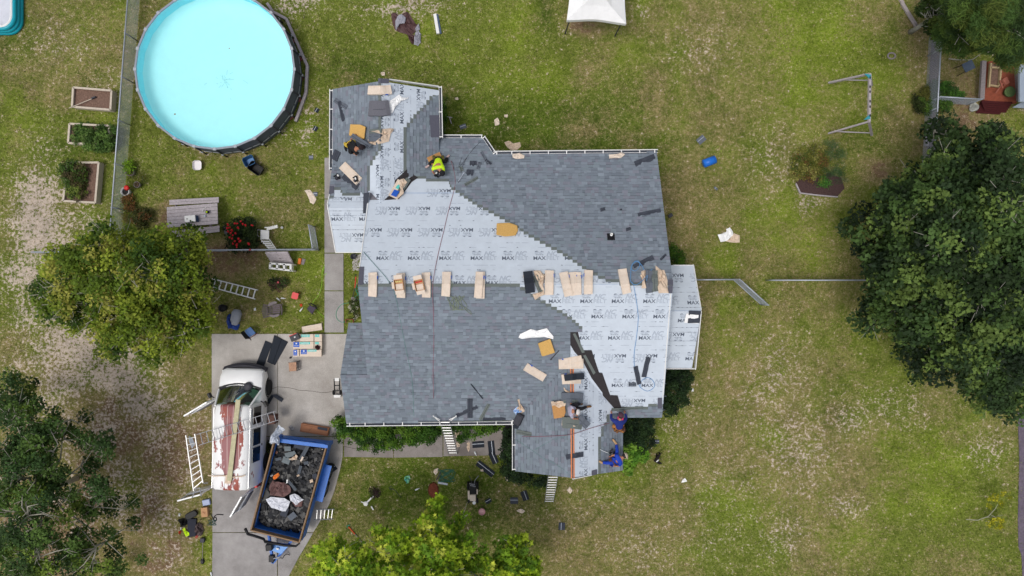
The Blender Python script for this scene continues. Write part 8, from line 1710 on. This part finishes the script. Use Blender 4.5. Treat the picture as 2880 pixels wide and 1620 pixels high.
# ================================================================== FRONT LAWN
t = thing('fallen_windmill', 'white garden windmill ornament lying on the front lawn', 'windmill', U(1030, 1414, 0)); MB(frame(U(1029, 1416, .12), (1, 0, 0))).lathe((0, 0, 0), [(.11, 0), (.12, .04), (.08, .07)], 6).build('hub', M['white'], t)
for a, w in (((1050,1395), .07), ((1015,1411), .04)): MB().bar(U(1029, 1416, .14), U(*a, .2), w, .02).build('blade', M['white'], t)
MB().bar(U(1044,1424,.06), U(1050,1434,.06), .06, .03).build('base', M['white'], t)
shrub('small dark purple plant beside the white windmill', [(1054,1385,9,8,.3,.1),(1050,1392,5,5,.25,.1)], [G(66,52,50), G(70,86,42), G(96,70,70)], 450, .04, 60, name='plant', cat='plant')
crump([(1138,1343),(1143,1338),(1151,1337),(1154,1348),(1150,1358),(1144,1360),(1138,1350)], 'turquoise and green plastic bag on the front lawn', mat('turquoise_bag', srgb(60,160,200), .3, .1, 9, col2=srgb(150,210,110)), 'plastic_bag', 'bag', .14, .02, False)
rp = [(1256+22*math.cos(k*1.7)+4*math.sin(k*.8), 1338+18*math.sin(k*1.35)) for k in range(44)]; rope(rp, 'tangled heap of thin green garden hose on the front lawn', mat('hose_green', srgb(44, 104, 84), .6), .009, roof=False, h=.04, name='garden_hose', cat='hose')
rope([(1094,1372),(1100,1367),(1106,1372),(1101,1377),(1095,1373),(1110,1378),(1118,1388),(1128,1398)], 'short dark hose loop on the front lawn', M['dkgrey'], .01, roof=False, name='hose_loop', cat='hose')
q = MB(frame(U(1219, 1378, 0), (1, 0, 0))); q.lathe((0, 0, 0), [(.26, 0), (.2, .04), (.1, .07), (.02, .08)], 16, sy=1.5); tag(q.build('clay_mound', mat('red_clay', srgb(118, 62, 46), 1, .3, 14, bump=.5), None, True), 'low mound of red clay on the front lawn', 'mound'); tag(MB().bar(U(1232,1357,.05), U(1259,1362,.05), .09, .03).build('metal_strip', M['galv']), 'grey metal strip right of the red clay mound', 'strip'); tag(MB().bar(U(1228,1350,.1), U(1238,1328,.1), .05, .04).build('dark_handle', M['dkgrey']), 'dark handle sticking from the green hose heap', 'handle')
t = thing('shovel', 'shovel with orange shaft lying on the front lawn by the maple', 'shovel', U(1000, 1505, 0)); MB().tube([U(980,1482,.06), U(998,1502,.06)], .026, 6).build('grip_shaft', mat('orange_red_shaft', srgb(212, 84, 48)), t); MB().tube([U(998,1502,.06), U(1022,1530,.06)], .018, 6).build('shaft', M['wood_grey'], t); q = MB(); q.bar(U(975,1480,.07), U(984,1476,.07), .04, .03); q.bar(U(977,1484,.07), U(975,1478,.07), .03, .03); q.build('grip', M['green'], t); MB().slab([U(1019,1528,.05), U(1027,1524,.05), U(1033,1536,.05), U(1026,1541,.05)], .02).build('blade', M['grey'], t)
mo = thing('walk_behind_mower', 'black and cream walk behind mower with twin handles on the front lawn', 'mower', U(1330, 1385, 0))
MB().box(U(1330, 1382, .35), (.36, .9, .3)).build('engine_frame', M['black'], mo, bevel=.03); MB().box(U(1330, 1399, .5), (.28, .3, .2)).build('cream_cover', mat('cream_cover', srgb(214, 200, 184), .5, .06), mo, bevel=.03); MB().bar(U(1318,1380,.5), U(1319,1404,.5), .09, .1).build('cream_panel', mat('cream_cover', srgb(214, 200, 184)), mo); MB().bar(U(1342,1376,.5), U(1342,1390,.5), .05, .06).build('cream_panel', mat('cream_cover', srgb(214, 200, 184)), mo); MB(frame(U(1334, 1412, .4), (1, 0, 0))).lathe((0, 0, 0), [(.07, 0), (.08, .12), (.04, .14)], 10).build('fuel_cap', M['label_white'], mo)
for s, pth in ((1, [(1327,1362,.5),(1325,1350,.8),(1319,1338,.95)]), (2, [(1334,1362,.5),(1336,1350,.8),(1346,1338,.95)])): MB().tube([U(*p) for p in pth], .016, 6).build('handle', M['dkgrey'] if s == 1 else M['alu'], mo, True)
for x, y, r in ((1316,1366,.2), (1343,1366,.2), (1318,1408,.12), (1342,1408,.12)): MB(frame(U(x, y, r), (0, 1, 0), (1, 0, 0))).lathe((0, 0, -.04), [(r*.7, 0), (r, .02), (r, .07), (r*.7, .09)], 14).build('wheel', M['rubber'], mo)
q = MB()
for k in range(8): q.box(U(1322+k*2, 1360+(k*5) % 9, .52), (.05, .05, .06), k)
q.build('engine_part', M['alu'], mo)
pot(1356,1435,.16,.24,'dusty pink bucket on the lawn below the mower', mat('dusty_pink', srgb(190, 140, 146), .6, .08), mat('pink_inside', srgb(206, 164, 168), .6), 'bucket')
t = thing('long_shovel', 'shovel with a red shaft leaning between side walk and house', 'shovel', U(997, 805, 0)); MB().tube([U(1001,778,.6), U(998,810,.4)], .022, 6).build('red_shaft', M['red'], t); MB().tube([U(998,810,.4), U(992,836,.1)], .018, 6).build('shaft', M['dkgrey'], t); MB().tube([U(998,776,.62), U(1001,771,.64), U(1005,775,.62)], .02, 6).build('grip', M['black'], t); MB().slab([U(987,836,.05), U(998,836,.05), U(996,843,.05), U(988,843,.05)], .02).build('blade', M['wood_grey'], t)
rope([(1003,800),(1000,815),(1006,828),(998,836),(1004,842),(990,852),(978,852),(962,856),(950,868),(945,884),(949,898),(960,906),(972,905)], 'green garden hose looping over the side walk', mat('hose_green2', srgb(70, 150, 120), .5), .013, roof=False, h=.06, name='garden_hose', cat='hose')
rope([(913,745),(906,765),(906,790),(902,815),(893,835),(882,846),(880,856)], 'bright yellow-green extension cord along the side walk', mat('yellow_green_cord', srgb(150, 200, 60), .5), .012, roof=False, name='extension_cord', cat='cord'); rope([(912,752),(908,768),(912,774),(918,768)], 'small loop of yellow-green cord at the side walk edge', mat('yellow_green_cord', srgb(150, 200, 60)), .011, roof=False, h=.05, name='extension_cord', cat='cord'); rope([(888,870),(900,882),(912,892)], 'short piece of pale green cord reaching from the dark chair', mat('yellow_green_cord', srgb(150, 200, 60)), .01, roof=False, name='extension_cord', cat='cord')
rope([(1003,806),(1008,812),(1002,820),(1010,826),(1004,832),(1012,838),(1006,844)], 'bundled bright green hose by the shovel with the red shaft', M['green'], .02, roof=False, h=.1, name='garden_hose', cat='hose')
t = thing('planting_box', 'small rust brown wooden frame in the narrow bed', 'frame', U(984, 902, 0))
for a, b in (((973,898),(994,898)), ((994,898),(994,908)), ((973,898),(973,908))): MB().bar(U(*a, .15), U(*b, .15), .04, .12).build('board', mat('rust_wood', srgb(120, 70, 46)), t)
shrub('flowering low plants in the narrow bed beside the garage wing', [(995,870,14,30,.3,.1),(1004,850,8,20,.3,.1)], [G(76,94,46), G(60,66,44), G(190,186,170)], 1100, .035, 70, r=(.06, .14), name='plant', cat='plant')
q = MB(frame(U(996, 722, 0), (1, 0, 0))); q.lathe((0, 0, 0), [(.1, 0), (.14, .2), (.12, .2), (.09, .08)], 14); tag(q.build('pot', M['dkgrey'], None, True), 'dark round pot among pale stones by the side wing', 'pot')
sg = MB()
for k in range(160): x, y = random.uniform(992, 1014), random.uniform(716, 760); sg.ball(U(x, y, .02), (random.uniform(.02, .05),)*2+(.025,), 5, 3)
tag(sg.build('pale_stones', mat('pale_stone', srgb(176, 172, 168), .9, .2, 20)), 'patch of small pale stones at the corner of the side wing', 'stones', kind='stuff')
box_t(1440,1215,(.9,.8,.12),0,'dark door mat in the recess by the front door',M['rubber'],'door_mat','mat')
